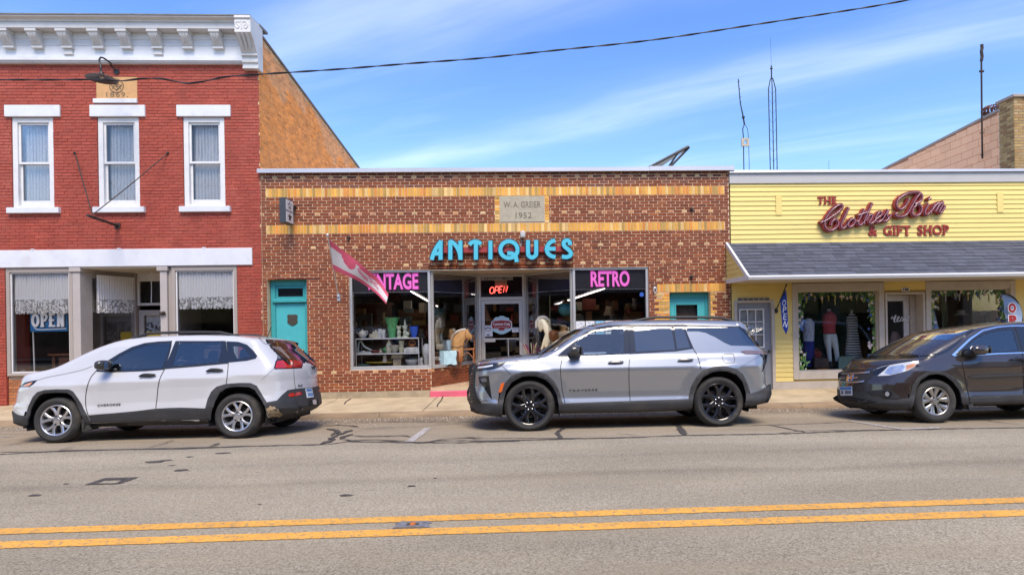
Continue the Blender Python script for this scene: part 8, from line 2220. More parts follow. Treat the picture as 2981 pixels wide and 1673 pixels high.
# ------------------------------------------------------------------ white SUV
zf = lambda L: [(x / 4.016,950 + y / 4.016) for x, y in L]
zr_ = lambda L: [(450 + x / 4.016,950 + y / 4.016) for x, y in L]
def with_y(L, y): return [(a, b, y) for a, b in L]
WPAINT = mat('white_car_paint', (.50,.505,.52),.32, var=.02, coat=.9, spec=.5, dirt=(.5,.47,.43), dirt_amt=.12, dirt_scale=1.2)
ca_, cb_ = ground(159.4,1289.9), ground(686.6,1277.4)
hw1 = (cb_[0] - ca_[0]) / 2
ch = Car(dict(name='white_suv', label='white SUV with silver alloy wheels and mud on its rear bumper', o=((ca_[0] + cb_[0]) / 2,(ca_[1] + cb_[1]) / 2 + .915 * KS), lift=0.0,
 wz=[(.2,.86),(.36,.905),(.46,.925),(.60,.905),(.80,.915),(.93,.935),(1.02,.905),(1.12,.87),(1.5,.768),(1.62,.71),(1.75,.5)], zshift=.035,
 kf=.085, kr=.055, xa=-hw1, xb=hw1, wr=.352, ra=.41, flare=.025, crown=.05, bowf=.42, bowr=.30, kab=.08, kd=.14,
 sw_x=[-2.4,-1.3,-.6,.2,1.4,2.2], sw_v=[.0,.12,.22,0,-.05,-.20],
 top_px=with_y(zf([(150,790),(200,690),(300,640),(420,592),(560,556),(700,530),(900,494),(1000,474),(1090,448),(1200,392),(1350,306),(1500,232),(1640,178),(1760,150),(1900,134)]),0.1) + with_y(zr_([(260,122),(600,112),(900,108),(1220,113),(1400,128),(1560,150),(1640,180),(1720,260),(1800,340),(1880,425),(1925,520),(1940,700)]),.25),
 front_px=with_y(zf([(215,690),(190,730),(175,800),(165,880),(130,920),(132,985),(150,1040),(160,1130),(200,1200)]),-.45),
 rear_px=with_y(zr_([(1690,190),(1720,260),(1850,385),(1915,450),(1925,500),(1918,600),(1925,700),(1950,820),(1957,895),(1900,950),(1800,1010)]),.35),
 bot_px=zf([(160,1130),(300,1170),(1000,1150),(1800,1130)]) + zr_([(640,1125),(1330,1080),(1700,1040),(1900,955)]),
 spine_z=.85, screens=[(-1.02,-.22,1.05,.16)], bot=.22))
hol = [ch.poly_xz(zf([(1200,500),(1285,405),(1395,330),(1545,252),(1695,204),(1850,186),(2000,178),(1925,487),(1700,502)])),
       ch.poly_xz(zr_([(160,470),(212,335),(268,180),(805,178),(805,300),(800,420),(500,440)])),
       ch.poly_xz(zr_([(870,200),(990,203),(1075,240),(1130,300),(1160,345),(1080,375),(900,395)]))]
hol += [ch.mid(zf([(296,1170),(296,1046),(330,930),(380,822),(432,766),(520,740),(800,734),(850,760),(905,835),(960,930),(1010,1025),(1060,1170)]), zf([(318,1170),(322,1100),(352,970),(402,872),(452,810),(520,780),(780,776),(830,802),(882,872),(922,962),(970,1080),(1012,1170)])), ch.mid(zr_([(610,1130),(590,958),(618,850),(660,762),(722,702),(832,670),(1120,660),(1190,690),(1252,790),(1312,884),(1316,1000),(1340,1080)]), zr_([(645,1130),(650,1060),(662,1000),(702,872),(762,770),(850,714),(1100,706),(1172,742),(1232,832),(1288,930),(1300,985),(1320,1080)]))]
ch.shell(WPAINT, hol, CGM)
T = ch.trace
T('window_surround', zf([(1118,512),(1250,402),(1390,316),(1540,238),(1690,192),(1850,174),(2016,166),(1985,300),(1925,492),(1700,510),(1300,524)]), GLOSSB, .006,.012, hole=[zf([(1280,500),(1305,420),(1400,346),(1550,268),(1700,218),(1850,198),(1988,188),(1930,392),(1886,484),(1700,498),(1450,511)])])
T('front_window', zf([(1278,506),(1302,416),(1400,342),(1550,264),(1700,214),(1850,194),(1992,184),(1932,394),(1888,490),(1700,503),(1450,517)]), CGL, .001,0)
T('window_surround', zr_([(112,486),(180,330),(245,168),(832,168),(862,421),(500,454)]), GLOSSB, .006,.012, hole=[zr_([(208,458),(242,340),(292,190),(778,185),(774,290),(742,416)])])
T('rear_window', zr_([(202,468),(238,340),(288,186),(784,181),(778,290),(747,424)]), CGM, .001,0)
T('window_surround', zr_([(838,172),(980,178),(1080,212),(1152,278),(1198,342),(1182,372),(1080,397),(862,418),(850,300)]), GLOSSB, .006,.012, hole=[zr_([(907,228),(1000,229),(1068,277),(1117,348),(964,374),(934,320)])])
T('quarter_window', zr_([(900,220),(1003,222),(1074,272),(1124,352),(960,382),(928,322)]), CGM, .001,0)
T('belt_trim', zf([(1118,512),(1300,524),(1700,510),(1922,494),(1924,500),(1700,518),(1300,532),(1130,524)]), DKPL, .008,.01)
T('belt_trim', zr_([(112,484),(500,453),(862,420),(862,428),(500,463),(112,494)]), DKPL, .008,.01)
d1f = zf([(1120,520),(1062,592),(1022,690),(1002,800),(1002,920),(1022,1010),(1050,1080),(1078,1125)])
d1r = zf([(1925,494),(1872,600),(1848,700),(1834,840),(1822,960),(1834,1085)])
d2r = zr_([(825,172),(845,300),(860,425),(850,560),(836,680)])
for p in (d1f, d1r, d2r): ch.line('shut_line', p, GAP, .009)
ch.line('shut_line', zr_([(1222,118),(1250,165),(1300,205)]), GAP, .008)
ch.line('shut_line', zr_([(1628,485),(1630,560),(1636,650),(1652,725)]), GAP, .007)
ch.line('shut_line', zr_([(1400,485),(1330,550),(1250,620)]), GAP, .003)
ch.line('shut_line', zf([(430,628),(560,590),(760,552),(960,506),(1080,462)]), GAP, .004)
T('arch_cladding', zf([(296,1046),(330,930),(380,822),(432,766),(520,740),(660,732),(800,734),(850,760),(905,835),(960,930),(1010,1025),(1042,1098),(1078,1128),(1012,1142),(970,1080),(922,962),(882,872),(830,802),(780,776),(660,772),(520,780),(452,810),(402,872),(352,970),(322,1100),(318,1150),(300,1165)]), CLAD, .012,.03)
T('arch_cladding', zr_([(590,958),(618,850),(660,762),(722,702),(832,670),(980,658),(1120,660),(1190,690),(1252,790),(1312,884),(1316,1000),(1300,985),(1288,930),(1232,832),(1172,742),(1100,706),(980,702),(850,714),(762,770),(702,872),(662,1000),(645,1120),(640,1078)]), CLAD, .012,.03)
T('door_cladding', zf([(1036,1038),(1300,1014),(1600,985),(1820,958),(1834,1085),(1500,1110),(1078,1126)]), CLAD, .008,.02)
T('door_cladding', zr_([(14,958),(160,950),(300,946),(460,950),(590,957),(640,1078),(300,1080),(24,1086)]), CLAD, .008,.02)
T('sill_cladding', zf([(1010,1142),(1500,1114),(1836,1090),(2030,1078),(2030,1146),(1500,1160),(1080,1174),(1020,1168)]), CLAD, .004,.02)
T('sill_cladding', zr_([(223,1084),(640,1076),(648,1135),(500,1146),(223,1148)]), CLAD, .004,.02)
T('front_lower_bumper', zf([(134,986),(176,1020),(215,1036),(300,1044),(322,1150),(300,1172),(230,1160),(156,1132),(148,1060)]), CLAD, .012,.03)
T('rear_lower_bumper', zr_([(1312,884),(1432,862),(1500,792),(1560,742),(1650,726),(1780,716),(1928,704),(1950,820),(1958,896),(1900,948),(1750,1024),(1600,1062),(1380,1088),(1330,1040),(1300,985),(1312,960)]), CLAD, .010,.03, mirror=True)
T('headlamp', zf([(214,706),(288,652),(360,636),(432,624),(392,666),(340,700),(280,704)]), GLOSSB, .008,.02)
T('turn_lamp', zf([(262,696),(310,668),(380,646),(340,690),(290,700)]), mat('clear_orange_lamp', (.60,.27,.14),.12, coat=.8, var=.2, vs_=20),.013,.012)
T('tail_lamp_surround', zr_([(1396,478),(1418,398),(1440,376),(1730,388),(1738,432),(1724,482),(1600,490),(1408,496)]), GLOSSB, .006,.02)
T('tail_lamp', zr_([(1414,472),(1434,402),(1530,388),(1612,390),(1612,480),(1500,484),(1420,486)]), TAILR, .014,.015)
T('tail_lamp', zr_([(1624,391),(1716,397),(1722,430),(1714,472),(1624,480)]), mat('tail_lamp_dark_red', (.28,.01,.012),.12, coat=.8, var=.15, vs_=14),.012,.015)
T('lamp_reflector', zr_([(1570,410),(1612,408),(1612,448),(1560,440)]), mat('pale_lens', (.75,.45,.42),.15, coat=.5, var=.2, vs_=30),.017,.004)
T('rear_reflector', zr_([(1562,802),(1590,776),(1710,762),(1728,790),(1640,816),(1576,817)]), TAILR, .016,.012)
T('rear_screen', zr_([(1380,224),(1390,190),(1500,172),(1620,178),(1662,222),(1760,305),(1850,386),(1886,428),(1792,422),(1724,392),(1600,380),(1434,376),(1440,330)]), glass('rear_screen_glass', (.03,.03,.035),2.2),.006,.0)
T('screen_backing', zr_([(1330,215),(1390,186),(1500,168),(1625,174),(1665,222),(1760,300),(1852,380),(1892,430),(1792,426),(1724,396),(1600,384),(1430,382),(1436,330),(1372,246)]), GLOSSB, .002,.01)
T('side_screen', zr_([(1374,232),(1472,234),(1590,372),(1432,374),(1440,330)]), mat('grey_screen', (.13,.125,.14),.12, coat=.8, var=.06),.009,.006)
T('spoiler_lip', zr_([(1300,206),(1380,180),(1500,160),(1620,168),(1688,196),(1676,216),(1630,184),(1500,174),(1390,192)]), GLOSSB, .004,.015)
po_ = T('number_plate', zr_([(1768,724),(1840,720),(1862,822),(1790,832)]), PLATEW, .022,.012, mirror=False)
T('plate_print', zr_([(1776,730),(1836,727),(1842,752),(1782,757)]), PLATEB, .025,.002, mirror=False, grid=4)
for k in range(5):
 x = 1792 + k * 12.5; T('plate_character', zr_([(x, 775 - k * 1.0),(x + 8,774 - k),(x + 12,812 - k),(x + 4,813 - k)]), PLATEB, .025,.002, mirror=False, grid=4)
body_text(ch, 'badge', 'CHEROKEE', *zf([(1140,922),(1408,908)]),.03, GLOSSB)
body_text(ch, 'badge', '4x4', *zr_([(1676,690),(1728,686)]),.035, GLOSSB)
body_text(ch, 'badge', 'Jeep', *zr_([(1834,482),(1872,478)]),.10, GLOSSB)
T('tow_recess', zr_([(1806,862),(1910,842),(1918,905),(1812,928)]), GAP, .016,.01, mirror=False)
T('tow_eye', zr_([(1858,856),(1890,850),(1896,905),(1864,910)]), mat('pale_metal', (.6,.58,.55)),.03,.02, mirror=False)
T('exhaust_tip', zr_([(1650,1000),(1730,955),(1735,968),(1665,1012)]), STEEL, .018,.02, mirror=False)
MUD = mat('dried_mud', (.36,.27,.16),.95, var=.25, vs_=20, dirt=(.04,.04,.042), dirt_amt=1.0, dirt_scale=16)
T('mud_splash', zr_([(1300,962),(1330,948),(1352,920),(1372,940),(1400,930),(1418,955),(1450,968),(1460,995),(1500,1028),(1440,1070),(1384,1084),(1334,1040)]), MUD, .0125,.0, mirror=False)
mirrors(ch, (1208 / 4.016,950 + 450 / 4.016),1.0,(.14,.22,.155), mat('dark_mirror', (.035,.033,.03),.25, coat=.5),(1265 / 4.016,950 + 500 / 4.016))
handle_bar(ch, zf([(1625,582),(1680,566),(1760,566),(1815,562)]), DKPL, .024); handle_bar(ch, zr_([(602,524),(660,506),(740,506),(798,508)]), DKPL, .024)
for sg in (-1,1):
 q = MB(); xs = np.linspace(ch.on_y(452,985,0)[0], ch.on_y(748,975,0)[0],24)
 pts = [(x, sg * .56, float(np.interp(x, ch.gx, ch.gz)) - .035 + .06 * min(1, min(i, 23 - i) / 4)) for i, x in enumerate(xs)]
 q.tube(pts, .02,8); ch.local('roof_rail', q, DKPL)
q = MB(); ax_, az_ = ch.on_y(450 + 1318 / 4.016,950 + 108 / 4.016,0); bx_, bz_ = ch.on_y(450 + 1366 / 4.016,950,0); q.tube([(ax_, 0, az_ - .03),(bx_, 0, bz_)],.006,6); ch.local('aerial', q, DKPL)
q = MB(); a, b = ch.on_y(975 / 4.016,950 + 1080 / 4.016,-.79), ch.on_y(1085 / 4.016,950 + 1215 / 4.016,-.79)
for sg in (-1,1): q = MB(); q.prism([(a[0], a[1]),(a[0] + .09, a[1] - .02),(b[0], b[1] + .02),(b[0] - .12, b[1] - .01)], sg * .67, sg * .83, 'y'); ch.local('mud_flap', q, RUB, smooth=False)
add_wheels(ch, 'cherokee', .352,.236,.225,.915)
interior(ch, (-.15,.75),.70,-.85,1.04)
# ------------------------------------------------------------------ silver SUV
zf2 = lambda L: [(1350 + x / 4.016,910 + y / 4.016) for x, y in L]
zr2 = lambda L: [(1770 + x / 4.016,910 + y / 4.016) for x, y in L]
SPAINT = mat('silver_car_paint', (.30,.312,.33),.26,.6, var=.02, coat=1.0, spec=.5)
gxa, gxb = ground(1350 + 775 / 4.016,910 + 1392 / 4.016), ground(1770 + 1305 / 4.016,910 + 1330 / 4.016)
xm_ = (gxa[0] + gxb[0]) / 2; hwb = (gxb[0] - gxa[0]) / 2; yn_ = (gxa[1] + gxb[1]) / 2
tr = Car(dict(name='silver_suv', label='long silver blue SUV with black alloy wheels and black lower trim', o=(xm_, yn_ + .975 * KS), lift=0.0,
 wz=[(.2,.90),(.34,.965),(.40,.982),(.43,.982),(.53,.955),(.62,.953),(.80,.968),(.965,.986),(.99,.984),(1.12,.945),(1.2,.915),(1.62,.81),(1.75,.73),(1.9,.5)], zshift=.0,
 kf=.06, kr=.045, xa=-hwb, xb=hwb, wr=.405, ra=.47, flare=.028, crown=.05, bowf=.34, bowr=.22, kab=.08, kd=.16,
 sw_x=[-2.6,-1.5,-.6,.3,1.6,2.6], sw_v=[.0,.12,.25,0,-.05,-.2],
 top_px=with_y(zf2([(60,640),(100,585),(180,556),(330,528),(480,508),(680,488),(850,472),(1000,384),(1150,282),(1300,200),(1420,160),(1540,132),(1700,108),(1850,98)]),.0) + with_y(zr2([(300,94),(880,90),(1200,98),(1500,116),(1600,132),(1660,165),(1720,290),(1790,385),(1850,440),(1900,560)]),.0),
 front_px=with_y(zf2([(100,590),(72,640),(62,720),(60,850),(40,920),(34,1000),(70,1080),(80,1150),(140,1190)]),-.35),
 rear_px=with_y(zr2([(1660,170),(1700,260),(1790,390),(1850,440),(1872,500),(1868,620),(1884,740),(1890,820),(1912,900),(1900,980),(1860,1050)]),-.55),
 bot_px=zf2([(80,1160),(300,1205),(440,1215),(1120,1172),(1945,1165)]) + zr2([(970,1132),(1600,1106),(1870,1050)]),
 spine_z=.95, screens=[(-1.42,-.45,1.15,.3),(2.15,2.75,1.25,.3)], bot=.26))
hol = [tr.poly_xz(zf2([(1210,470),(1310,350),(1440,240),(1580,185),(1720,160),(1900,152),(1900,470)])),
       tr.poly_xz(zr2([(272,148),(880,145),(975,410),(800,436),(292,462)])),
       tr.poly_xz(zr2([(905,172),(1530,182),(1600,250),(1700,372),(1440,366),(1370,336),(1250,268),(1140,218),(940,203)]))]
hol += [tr.mid(zf2([(415,1210),(404,1064),(430,930),(482,818),(560,732),(680,690),(862,686),(970,716),(1060,800),(1112,900),(1142,1000),(1150,1180)]), zf2([(444,1210),(462,1050),(475,980),(492,912),(560,812),(680,746),(850,742),(960,782),(1040,862),(1090,962),(1112,1080),(1118,1180)])), tr.mid(zr2([(950,1130),(944,1004),(970,880),(1030,752),(1112,670),(1230,632),(1392,626),(1502,656),(1582,722),(1642,850),(1658,944),(1640,1110)]), zr2([(980,1130),(1002,970),(1020,910),(1042,852),(1112,752),(1220,692),(1400,686),(1500,722),(1572,802),(1600,870),(1612,930),(1620,1110)]))]
tr.shell(SPAINT, hol, CGW)
T = tr.trace
T('windscreen_edge', zf2([(842,474),(1000,380),(1150,278),(1300,196),(1420,157),(1500,143),(1400,192),(1250,296),(1110,398),(1060,438),(930,474)]), CGD, .006,.004)
T = tr.trace
T('window_surround', zf2([(1092,512),(1180,424),(1290,334),(1430,226),(1560,170),(1700,146),(1932,134),(1946,476),(1150,519)]), GLOSSB, .006,.012, hole=[zf2([(1294,372),(1342,312),(1450,238),(1600,188),(1750,168),(1873,162),(1871,469),(1404,488),(1394,404)])])
T('front_window', zf2([(1288,374),(1340,308),(1450,232),(1600,182),(1750,162),(1878,157),(1876,474),(1398,494),(1390,404)]), CGL, .001,0)
T('mirror_panel', zf2([(1150,512),(1290,372),(1395,404),(1402,494)]), DKPL, .004,.01)
T('window_surround', zr2([(242,136),(886,136),(998,418),(800,448),(255,480)]), GLOSSB, .006,.012, hole=[zr2([(297,157),(739,153),(788,432),(326,454)]), zr2([(773,153),(877,153),(962,403),(808,422)])])
T('rear_window', zr2([(292,153),(744,148),(793,438),(323,459)]), CGD, .001,0)
T('vent_window', zr2([(768,148),(882,148),(968,408),(804,428)]), CGD, .001,0)
T('quarter_window', zr2([(888,144),(1200,156),(1534,164),(1592,220),(1734,387),(1640,386),(1440,382),(1370,352),(1250,282),(1140,232),(1060,216),(924,216)]), CGD, .003,.006)
T('quarter_frame', zr2([(884,140),(1200,150),(1538,158),(1600,220),(1745,388),(1734,388),(1590,226),(1530,170),(1200,163),(900,156)]), GLOSSB, .007,.01)
T('pillar_trim', zr2([(1538,158),(1580,180),(1640,230),(1790,388),(1745,390),(1600,222)]), GLOSSB, .004,.012)
T('roof_spoiler', zr2([(1500,120),(1570,126),(1655,152),(1662,176),(1620,202),(1560,172)]), SPAINT, .012,.03)
d1f = zf2([(1155,515),(1132,640),(1137,760),(1152,900),(1170,990),(1186,1056)]); d1r = zf2([(1930,140),(1942,300),(1945,475),(1932,640),(1936,900),(1946,1030),(1948,1150)])
d2r = zr2([(884,140),(940,280),(1000,420),(1040,490),(1070,580),(1086,664)])
for p in (d1f, d1r, d2r): tr.line('shut_line', p, GAP, .009)
tr.line('shut_line', zf2([(160,606),(330,590),(500,574),(700,558),(850,540),(885,515),(925,478)]), GAP, .008)
tr.line('shut_line', zf2([(440,612),(500,670),(550,722)]), GAP, .006)
tr.line('shut_line', zr2([(1500,118),(1555,165)]), GAP, .006)
tr.line('shut_line', zr2([(1545,640),(1640,580),(1775,500)]), GAP, .003)
fd = [(1345,492),(1370,480),(1450,480),(1470,495),(1482,545),(1475,575),(1450,582),(1380,584),(1352,565),(1338,520),(1345,492)]
tr.line('fuel_door', zr2(fd), GAP, .005)
T('sill_cladding', zf2([(1118,1062),(1400,1048),(1700,1036),(1950,1028),(1950,1166),(1500,1172),(1118,1176),(1110,1120)]), CLAD, .010,.03)
T('sill_cladding', zr2([(262,1028),(600,1016),(942,1006),(985,1004),(974,1132),(700,1150),(262,1166)]), CLAD, .010,.03)
T('arch_cladding', zf2([(404,1064),(430,930),(482,818),(560,732),(680,690),(770,680),(862,686),(970,716),(1060,800),(1112,900),(1142,1000),(1162,1062),(1120,1176),(1112,1080),(1090,962),(1040,862),(960,782),(850,742),(765,736),(680,746),(560,812),(492,912),(462,1050),(444,1214),(430,1214)]), CLAD, .014,.03)
T('arch_cladding', zr2([(944,1004),(970,880),(1030,752),(1112,670),(1230,632),(1310,622),(1392,626),(1502,656),(1582,722),(1642,850),(1658,944),(1622,1100),(1612,930),(1572,802),(1500,722),(1400,686),(1310,680),(1220,692),(1112,752),(1042,852),(1002,970),(982,1130),(972,1100)]), CLAD, .014,.03)
T('rear_lower_bumper', zr2([(1620,958),(1690,938),(1762,918),(1840,872),(1902,830),(1916,940),(1900,990),(1872,1048),(1740,1078),(1600,1108)]), CLAD, .012,.03)
T('front_lower_bumper', zf2([(70,1090),(110,1060),(205,1060),(440,1062),(444,1216),(300,1204),(160,1180),(84,1150)]), CLAD, .010,.03)
T('grille', zf2([(60,640),(105,588),(160,605),(135,680),(128,760),(124,860),(150,960),(205,1060),(110,1062),(75,1090),(40,1010),(36,920),(62,850),(60,740)]), DKPL, .006,.02)
for y0 in range(660,1040,34):
 tr.line('grille_bar', zf2([(62, y0),(92, y0 - 6),(124, y0 - 14)]), CHROME if y0 in (660,) else mat('grille_grey', (.06,.06,.065),.3,.5),.012,.016, curve=False)
T('headlamp', zf2([(150,612),(320,594),(494,576),(425,630),(330,660),(230,672),(132,690)]), GLOSSB, .008,.02)
T('daytime_lamp', zf2([(162,632),(250,620),(340,604),(340,622),(240,640),(165,650)]), mat('clear_lens', (.55,.57,.6),.12, coat=.6, var=.25, vs_=40),.014,.01)
T('lower_lamp', zf2([(168,748),(230,738),(288,738),(300,830),(312,920),(328,1008),(300,975),(270,930),(226,860),(190,815)]), GLOSSB, .010,.02)
T('lamp_lens', zf2([(190,770),(262,760),(268,805),(210,808)]), mat('smoked_lens', (.10,.105,.12),.1, coat=.8, var=.3, vs_=40),.016,.008)
T('bumper_crease', zf2([(205,908),(246,900),(320,1016),(212,1020),(160,920)]), SPAINT, .010,.01)
T('side_marker', zf2([(436,824),(474,818),(448,915),(425,932),(406,928),(412,905)]), AMB, .018,.012)
T('tail_lamp', zr2([(1558,450),(1600,438),(1720,440),(1836,446),(1862,470),(1770,480),(1612,479)]), mat('smoked_tail_lamp', (.16,.11,.115),.12, coat=.8, var=.15, vs_=12),.012,.015)
T('tail_lamp_blade', zr2([(1776,484),(1866,490),(1856,570),(1832,640),(1804,692),(1824,600),(1828,560),(1812,520)]), GLOSSB, .008,.015)
body_text(tr, 'badge', 'TRAVERSE', *zf2([(1226,908),(1564,898)]),.026, GLOSSB)
mirrors(tr, (1350 + 1308 / 4.016,910 + 445 / 4.016),1.06,(.19,.22,.18), mat('dark_mirror', (.035,.033,.03)),(1350 + 1235 / 4.016,910 + 492 / 4.016))
handle_bar(tr, zf2([(1690,584),(1740,576),(1820,574),(1870,574)]), mat('grey_handle', (.13,.13,.14),.25,.5),.022); handle_bar(tr, zr2([(820,556),(870,548),(950,548),(1000,546)]), mat('grey_handle', (.13,.13,.14)),.022)
for sg in (-1,1):
 q = MB(); xs = np.linspace(tr.on_y(1822,933,0)[0], tr.on_y(2122,935,0)[0],26)
 pts = [(x, sg * .61, float(np.interp(x, tr.gx, tr.gz)) - .045 + .06 * min(1, min(i, 25 - i) / 5)) for i, x in enumerate(xs)]
 q.tube(pts, .02,8); tr.local('roof_rail', q, DKPL)
add_wheels(tr, 'traverse', .405,.30,.245,.975)
interior(tr, (-.35,.65,1.5),.80,-1.1,1.14,.8,.42)
# ------------------------------------------------------------------ dark brown SUV
zc3 = lambda L: [(2400 + x / 4.131,900 + y / 4.131) for x, y in L]
BPAINT = mat('brown_car_paint', (.034,.026,.0225),.22,.15, var=.03, coat=1.0, spec=.6)
gx = ground(2400 + 1365 / 4.131,900 + 1372 / 4.131)
XA3 = -1.31 * KS
cv = Car(dict(name='brown_suv', label='dark brown SUV with chrome window trim parked before the yellow shop', o=(gx[0] - XA3, gx[1] + .885 * KS), lift=0.0,
 wz=[(.2,.82),(.34,.885),(.42,.895),(.52,.872),(.75,.888),(.90,.905),(.99,.895),(1.08,.865),(1.5,.755),(1.64,.69),(1.75,.5)], zshift=.03,
 kf=.10, kr=.05, xa=XA3, xb=-XA3, wr=.355, ra=.415, flare=.025, crown=.05, bowf=.46, bowr=.3, kab=.08, kd=.16,
 sw_x=[-2.4,-1.3,-.7,.3,1.6,2.4], sw_v=[.1,.2,.34,0,-.05,-.2],
 top_px=with_y(zc3([(110,830),(160,760),(195,690),(260,648),(400,610),(560,582),(700,556),(900,425),(1140,295),(1300,250),(1450,222),(1700,186),(2000,160),(2250,152),(2600,160)]),.0) + with_y(zc3([(3000,185),(3400,230),(3650,290),(3800,480),(3900,620)]),.0),
 front_px=with_y(zc3([(200,690),(165,745),(130,800),(95,860),(92,960),(98,1070),(160,1120),(245,1160)]),.45),
 rear_px=with_y(zc3([(3650,280),(3760,420),(3880,600),(3900,800),(3930,980),(3900,1150)]),-.3),
 bot_px=zc3([(120,1090),(300,1190),(700,1216),(1030,1214),(1760,1150),(2400,1140),(3900,1120)]),
 spine_z=.85, screens=[(-1.12,-.30,1.05,.5),(1.75,2.2,1.15,.5)], bot=.24))
hol = [cv.poly_xz(zc3([(1690,510),(1790,380),(1900,300),(2050,255),(2260,232),(2335,500)])), cv.poly_xz(zc3([(2395,230),(2900,225),(3060,480),(2440,500)]))]
hol += [cv.mid(zc3([(1040,1210),(1034,1056),(1060,920),(1130,820),(1240,756),(1350,738),(1452,756),(1562,820),(1642,920),(1702,1030),(1720,1200)]), zc3([(1080,1210),(1086,1060),(1104,950),(1160,852),(1260,787),(1360,777),(1450,797),(1540,862),(1612,950),(1640,1010),(1660,1200)]))]
cv.shell(BPAINT, hol, CGW)
cv.line('windscreen_seal', zc3([(715,556),(800,498),(900,430),(1020,360),(1140,300),(1280,256),(1420,232),(1600,222),(1790,236)]), GLOSSB, .03,.004, mirror=False)
cv.line('windscreen_seal', zc3([(1790,238),(1700,310),(1600,396),(1480,490),(1400,525),(1330,543),(1130,558),(900,552),(720,557)]), GLOSSB, .035,.005, mirror=False)
T = cv.trace
T('window_surround', zc3([(1640,546),(1650,495),(1722,415),(1832,316),(2000,242),(2150,212),(2276,205),(2360,500),(2100,524)]), GLOSSB, .006,.012, hole=[zc3([(1734,440),(1850,342),(2000,280),(2150,256),(2260,252),(2330,493),(2060,508),(1738,514)])])
T('front_window', zc3([(1728,440),(1850,336),(2000,274),(2150,250),(2264,246),(2336,498),(2060,514),(1732,520)]), CGL, .001,0)
T('window_surround', zc3([(2290,205),(2900,205),(3080,490),(2440,514),(2375,514)]), GLOSSB, .005,.01, hole=[zc3([(2396,236),(2888,232),(3048,468),(2442,496)])])
T('rear_window', zc3([(2392,232),(2892,228),(3054,472),(2440,500)]), CGD, .001,0)
T('chrome_trim', zc3([(1532,548),(1620,466),(1750,346),(1900,246),(2080,203),(2260,190),(2700,190),(2700,200),(2260,202),(2090,216),(1910,260),(1765,360),(1640,478),(1575,540),(1640,552),(2100,524),(2700,506),(2700,516),(2100,536),(1640,566),(1560,562)]), CHROME, .012,.012)
T('pillar_panel', zc3([(1575,545),(1640,482),(1640,552)]), DKPL, .008,.01)
cv.line('shut_line', zc3([(1640,562),(1668,680),(1700,850),(1730,1000),(1748,1080),(1762,1142)]), GAP, .009)
cv.line('shut_line', zc3([(2290,205),(2380,500),(2395,800),(2405,1140)]), GAP, .009)
cv.line('shut_line', zc3([(215,700),(500,745),(600,705),(900,640),(1140,600),(1330,560)]), GAP, .007)
cv.line('shut_line', zc3([(1330,545),(1328,580)]), GAP, .005)
T('headlamp', zc3([(570,732),(700,684),(900,648),(1140,612),(1085,692),(1010,730),(940,754),(780,792),(640,798),(590,770)]), mat('clear_lens', (.55,.57,.6)),.006,.02)
T('lamp_dark', zc3([(575,735),(700,690),(780,672),(720,730),(640,795),(592,770)]), GLOSSB, .011,.01)
T('lamp_reflector', zc3([(720,762),(780,690),(940,665),(968,690),(940,748),(790,784)]), mat('lamp_chrome', (.62,.63,.66),.2,.8, var=.35, vs_=22),.012,.01)
T('lamp_lens', zc3([(800,770),(830,700),(920,680),(905,745)]), mat('bright_lens', (.5,.52,.56),.1,.6, var=.3, vs_=30),.016,.008)
T('turn_lamp', zc3([(985,672),(1110,640),(1080,686),(985,730)]), mat('clear_orange_lamp', (.60,.27,.14)),.012,.01)
T('grille', zc3([(166,762),(208,744),(400,742),(560,738),(648,735),(600,790),(540,840),(482,884),(300,888),(172,872),(160,810)]), DKPL, .006,.02, mirror=False)
for p in ([(178,772),(360,768),(545,752)],[(165,830),(250,828)],[(340,826),(400,818)],[(172,868),(330,876),(478,862)]):
 cv.line('grille_bar', zc3(p), mat('satin_chrome', (.45,.45,.46),.25,.9),.03,.014, mirror=False)
q_e = [[(272,784),(292,784),(290,815),(308,815),(318,782),(348,780),(326,850),(306,852),(308,828),(288,830),(286,856),(258,856)]]
T('emblem', zc3(q_e[0]), CHROME, .024,.015, mirror=False, grid=3)
T('bonnet_edge', zc3([(205,738),(215,712),(400,716),(560,716),(640,700),(575,734),(400,740)]), GLOSSB, .008,.015, mirror=False)
T('number_plate', zc3([(178,930),(326,924),(332,1032),(196,1038)]), PLATEW, .024,.012, mirror=False)
T('plate_print', zc3([(184,935),(322,929),(325,962),(188,968)]), PLATEB, .027,.002, mirror=False, grid=4)
for k, chx in enumerate('DL 88771'):
 if chx == ' ': continue
 x = 198 + k * 15.5; T('plate_character', zc3([(x, 978 - k * .5),(x + 10,978 - k * .5),(x + 12,1018 - k * .5),(x + 2,1018 - k * .5)]), mat('plate_ink', (.05,.06,.10),.5),.027,.002, mirror=False, grid=4)
T('lower_bumper', zc3([(100,1060),(150,1030),(340,1040),(350,992),(470,988),(520,1010),(600,1060),(700,1080),(860,1082),(1072,1058),(1078,1130),(1034,1214),(700,1218),(500,1190),(300,1186),(240,1155),(115,1090)]), CLAD, .012,.03)
T('intake', zc3([(150,1040),(330,1050),(480,1080),(640,1110),(560,1130),(360,1120),(210,1090)]), GAP, .016,.01)
T('fog_recess', zc3([(500,1000),(560,975),(700,965),(800,975),(880,1020),(920,1065),(860,1072),(700,1066),(600,1040)]), DKPL, .008,.015)
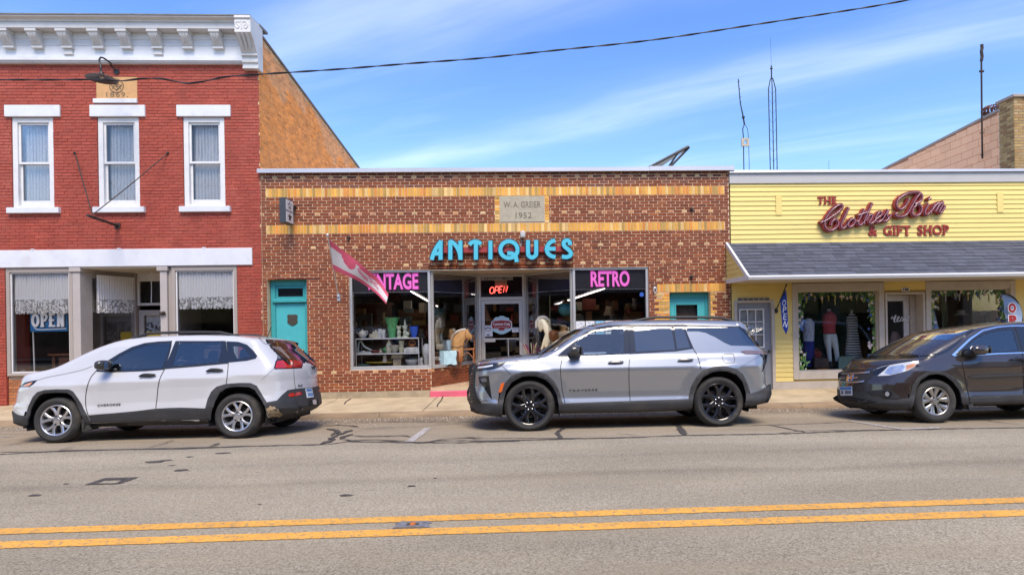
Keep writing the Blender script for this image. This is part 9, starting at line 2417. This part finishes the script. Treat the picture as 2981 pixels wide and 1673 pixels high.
fc_ = [(745 + 52 * math.cos(t),1018 + 38 * math.sin(t)) for t in np.linspace(0,2 * math.pi, 17)[:-1]]
T('fog_lamp_ring', zc3([(745 + 66 * math.cos(t),1018 + 46 * math.sin(t)) for t in np.linspace(0,2 * math.pi, 19)[:-1]]), GLOSSB, .014,.012)
T('fog_lamp', zc3([(755 + 26 * math.cos(t),1016 + 30 * math.sin(t)) for t in np.linspace(0,2 * math.pi, 15)[:-1]]), mat('bright_lens', (.8,.82,.85)),.02,.01)
T('arch_cladding', zc3([(1034,1056),(1060,920),(1130,820),(1240,756),(1350,738),(1452,756),(1562,820),(1642,920),(1702,1030),(1742,1092),(1752,1132),(1690,1196),(1660,1120),(1640,1010),(1612,950),(1540,862),(1450,797),(1360,777),(1260,787),(1160,852),(1104,950),(1086,1060),(1074,1130)]), CLAD, .014,.03)
T('door_moulding', zc3([(1732,806),(1800,794),(2100,782),(2700,758),(2700,782),(2100,808),(1800,822)]), CLAD, .02,.02)
T('sill_cladding', zc3([(1746,1052),(2000,1040),(2400,1020),(2900,1000),(2900,1110),(2400,1132),(1764,1150)]), CLAD, .010,.03)
for sg in (-1,1):
 a = cv.on_y(*zc3([(1640,970)])[0],-.74); b = cv.on_y(*zc3([(1700,1200)])[0],-.74)
 q = MB(); q.prism([(a[0], a[1]),(a[0] + .10, a[1] - .06),(b[0] + .06, b[1] + .06),(b[0] + .0, b[1])], sg * .63, sg * .82, 'y'); cv.local('mud_flap', q, CLAD, smooth=False)
for sg in (-1,1):
 q = MB(); a = cv.unproject(zc3([(900,545),(1010,540),(1130,550)]),.02); q.tube([tuple(p) for p in a],.010,6); cv.local('wiper', q, DKPL)
 break
mirrors(cv, (2400 + 1865 / 4.131,900 + 488 / 4.131),1.0,(.30,.20,.165), BPAINT, (2400 + 1690 / 4.131,900 + 530 / 4.131))
handle_bar(cv, zc3([(2252,604),(2320,590),(2400,596),(2440,606)]), GLOSSB, .03)
add_wheels(cv, 'crv', .355,.226,.225,.885)
interior(cv, (-.2,.7),.70,-.85,1.06)
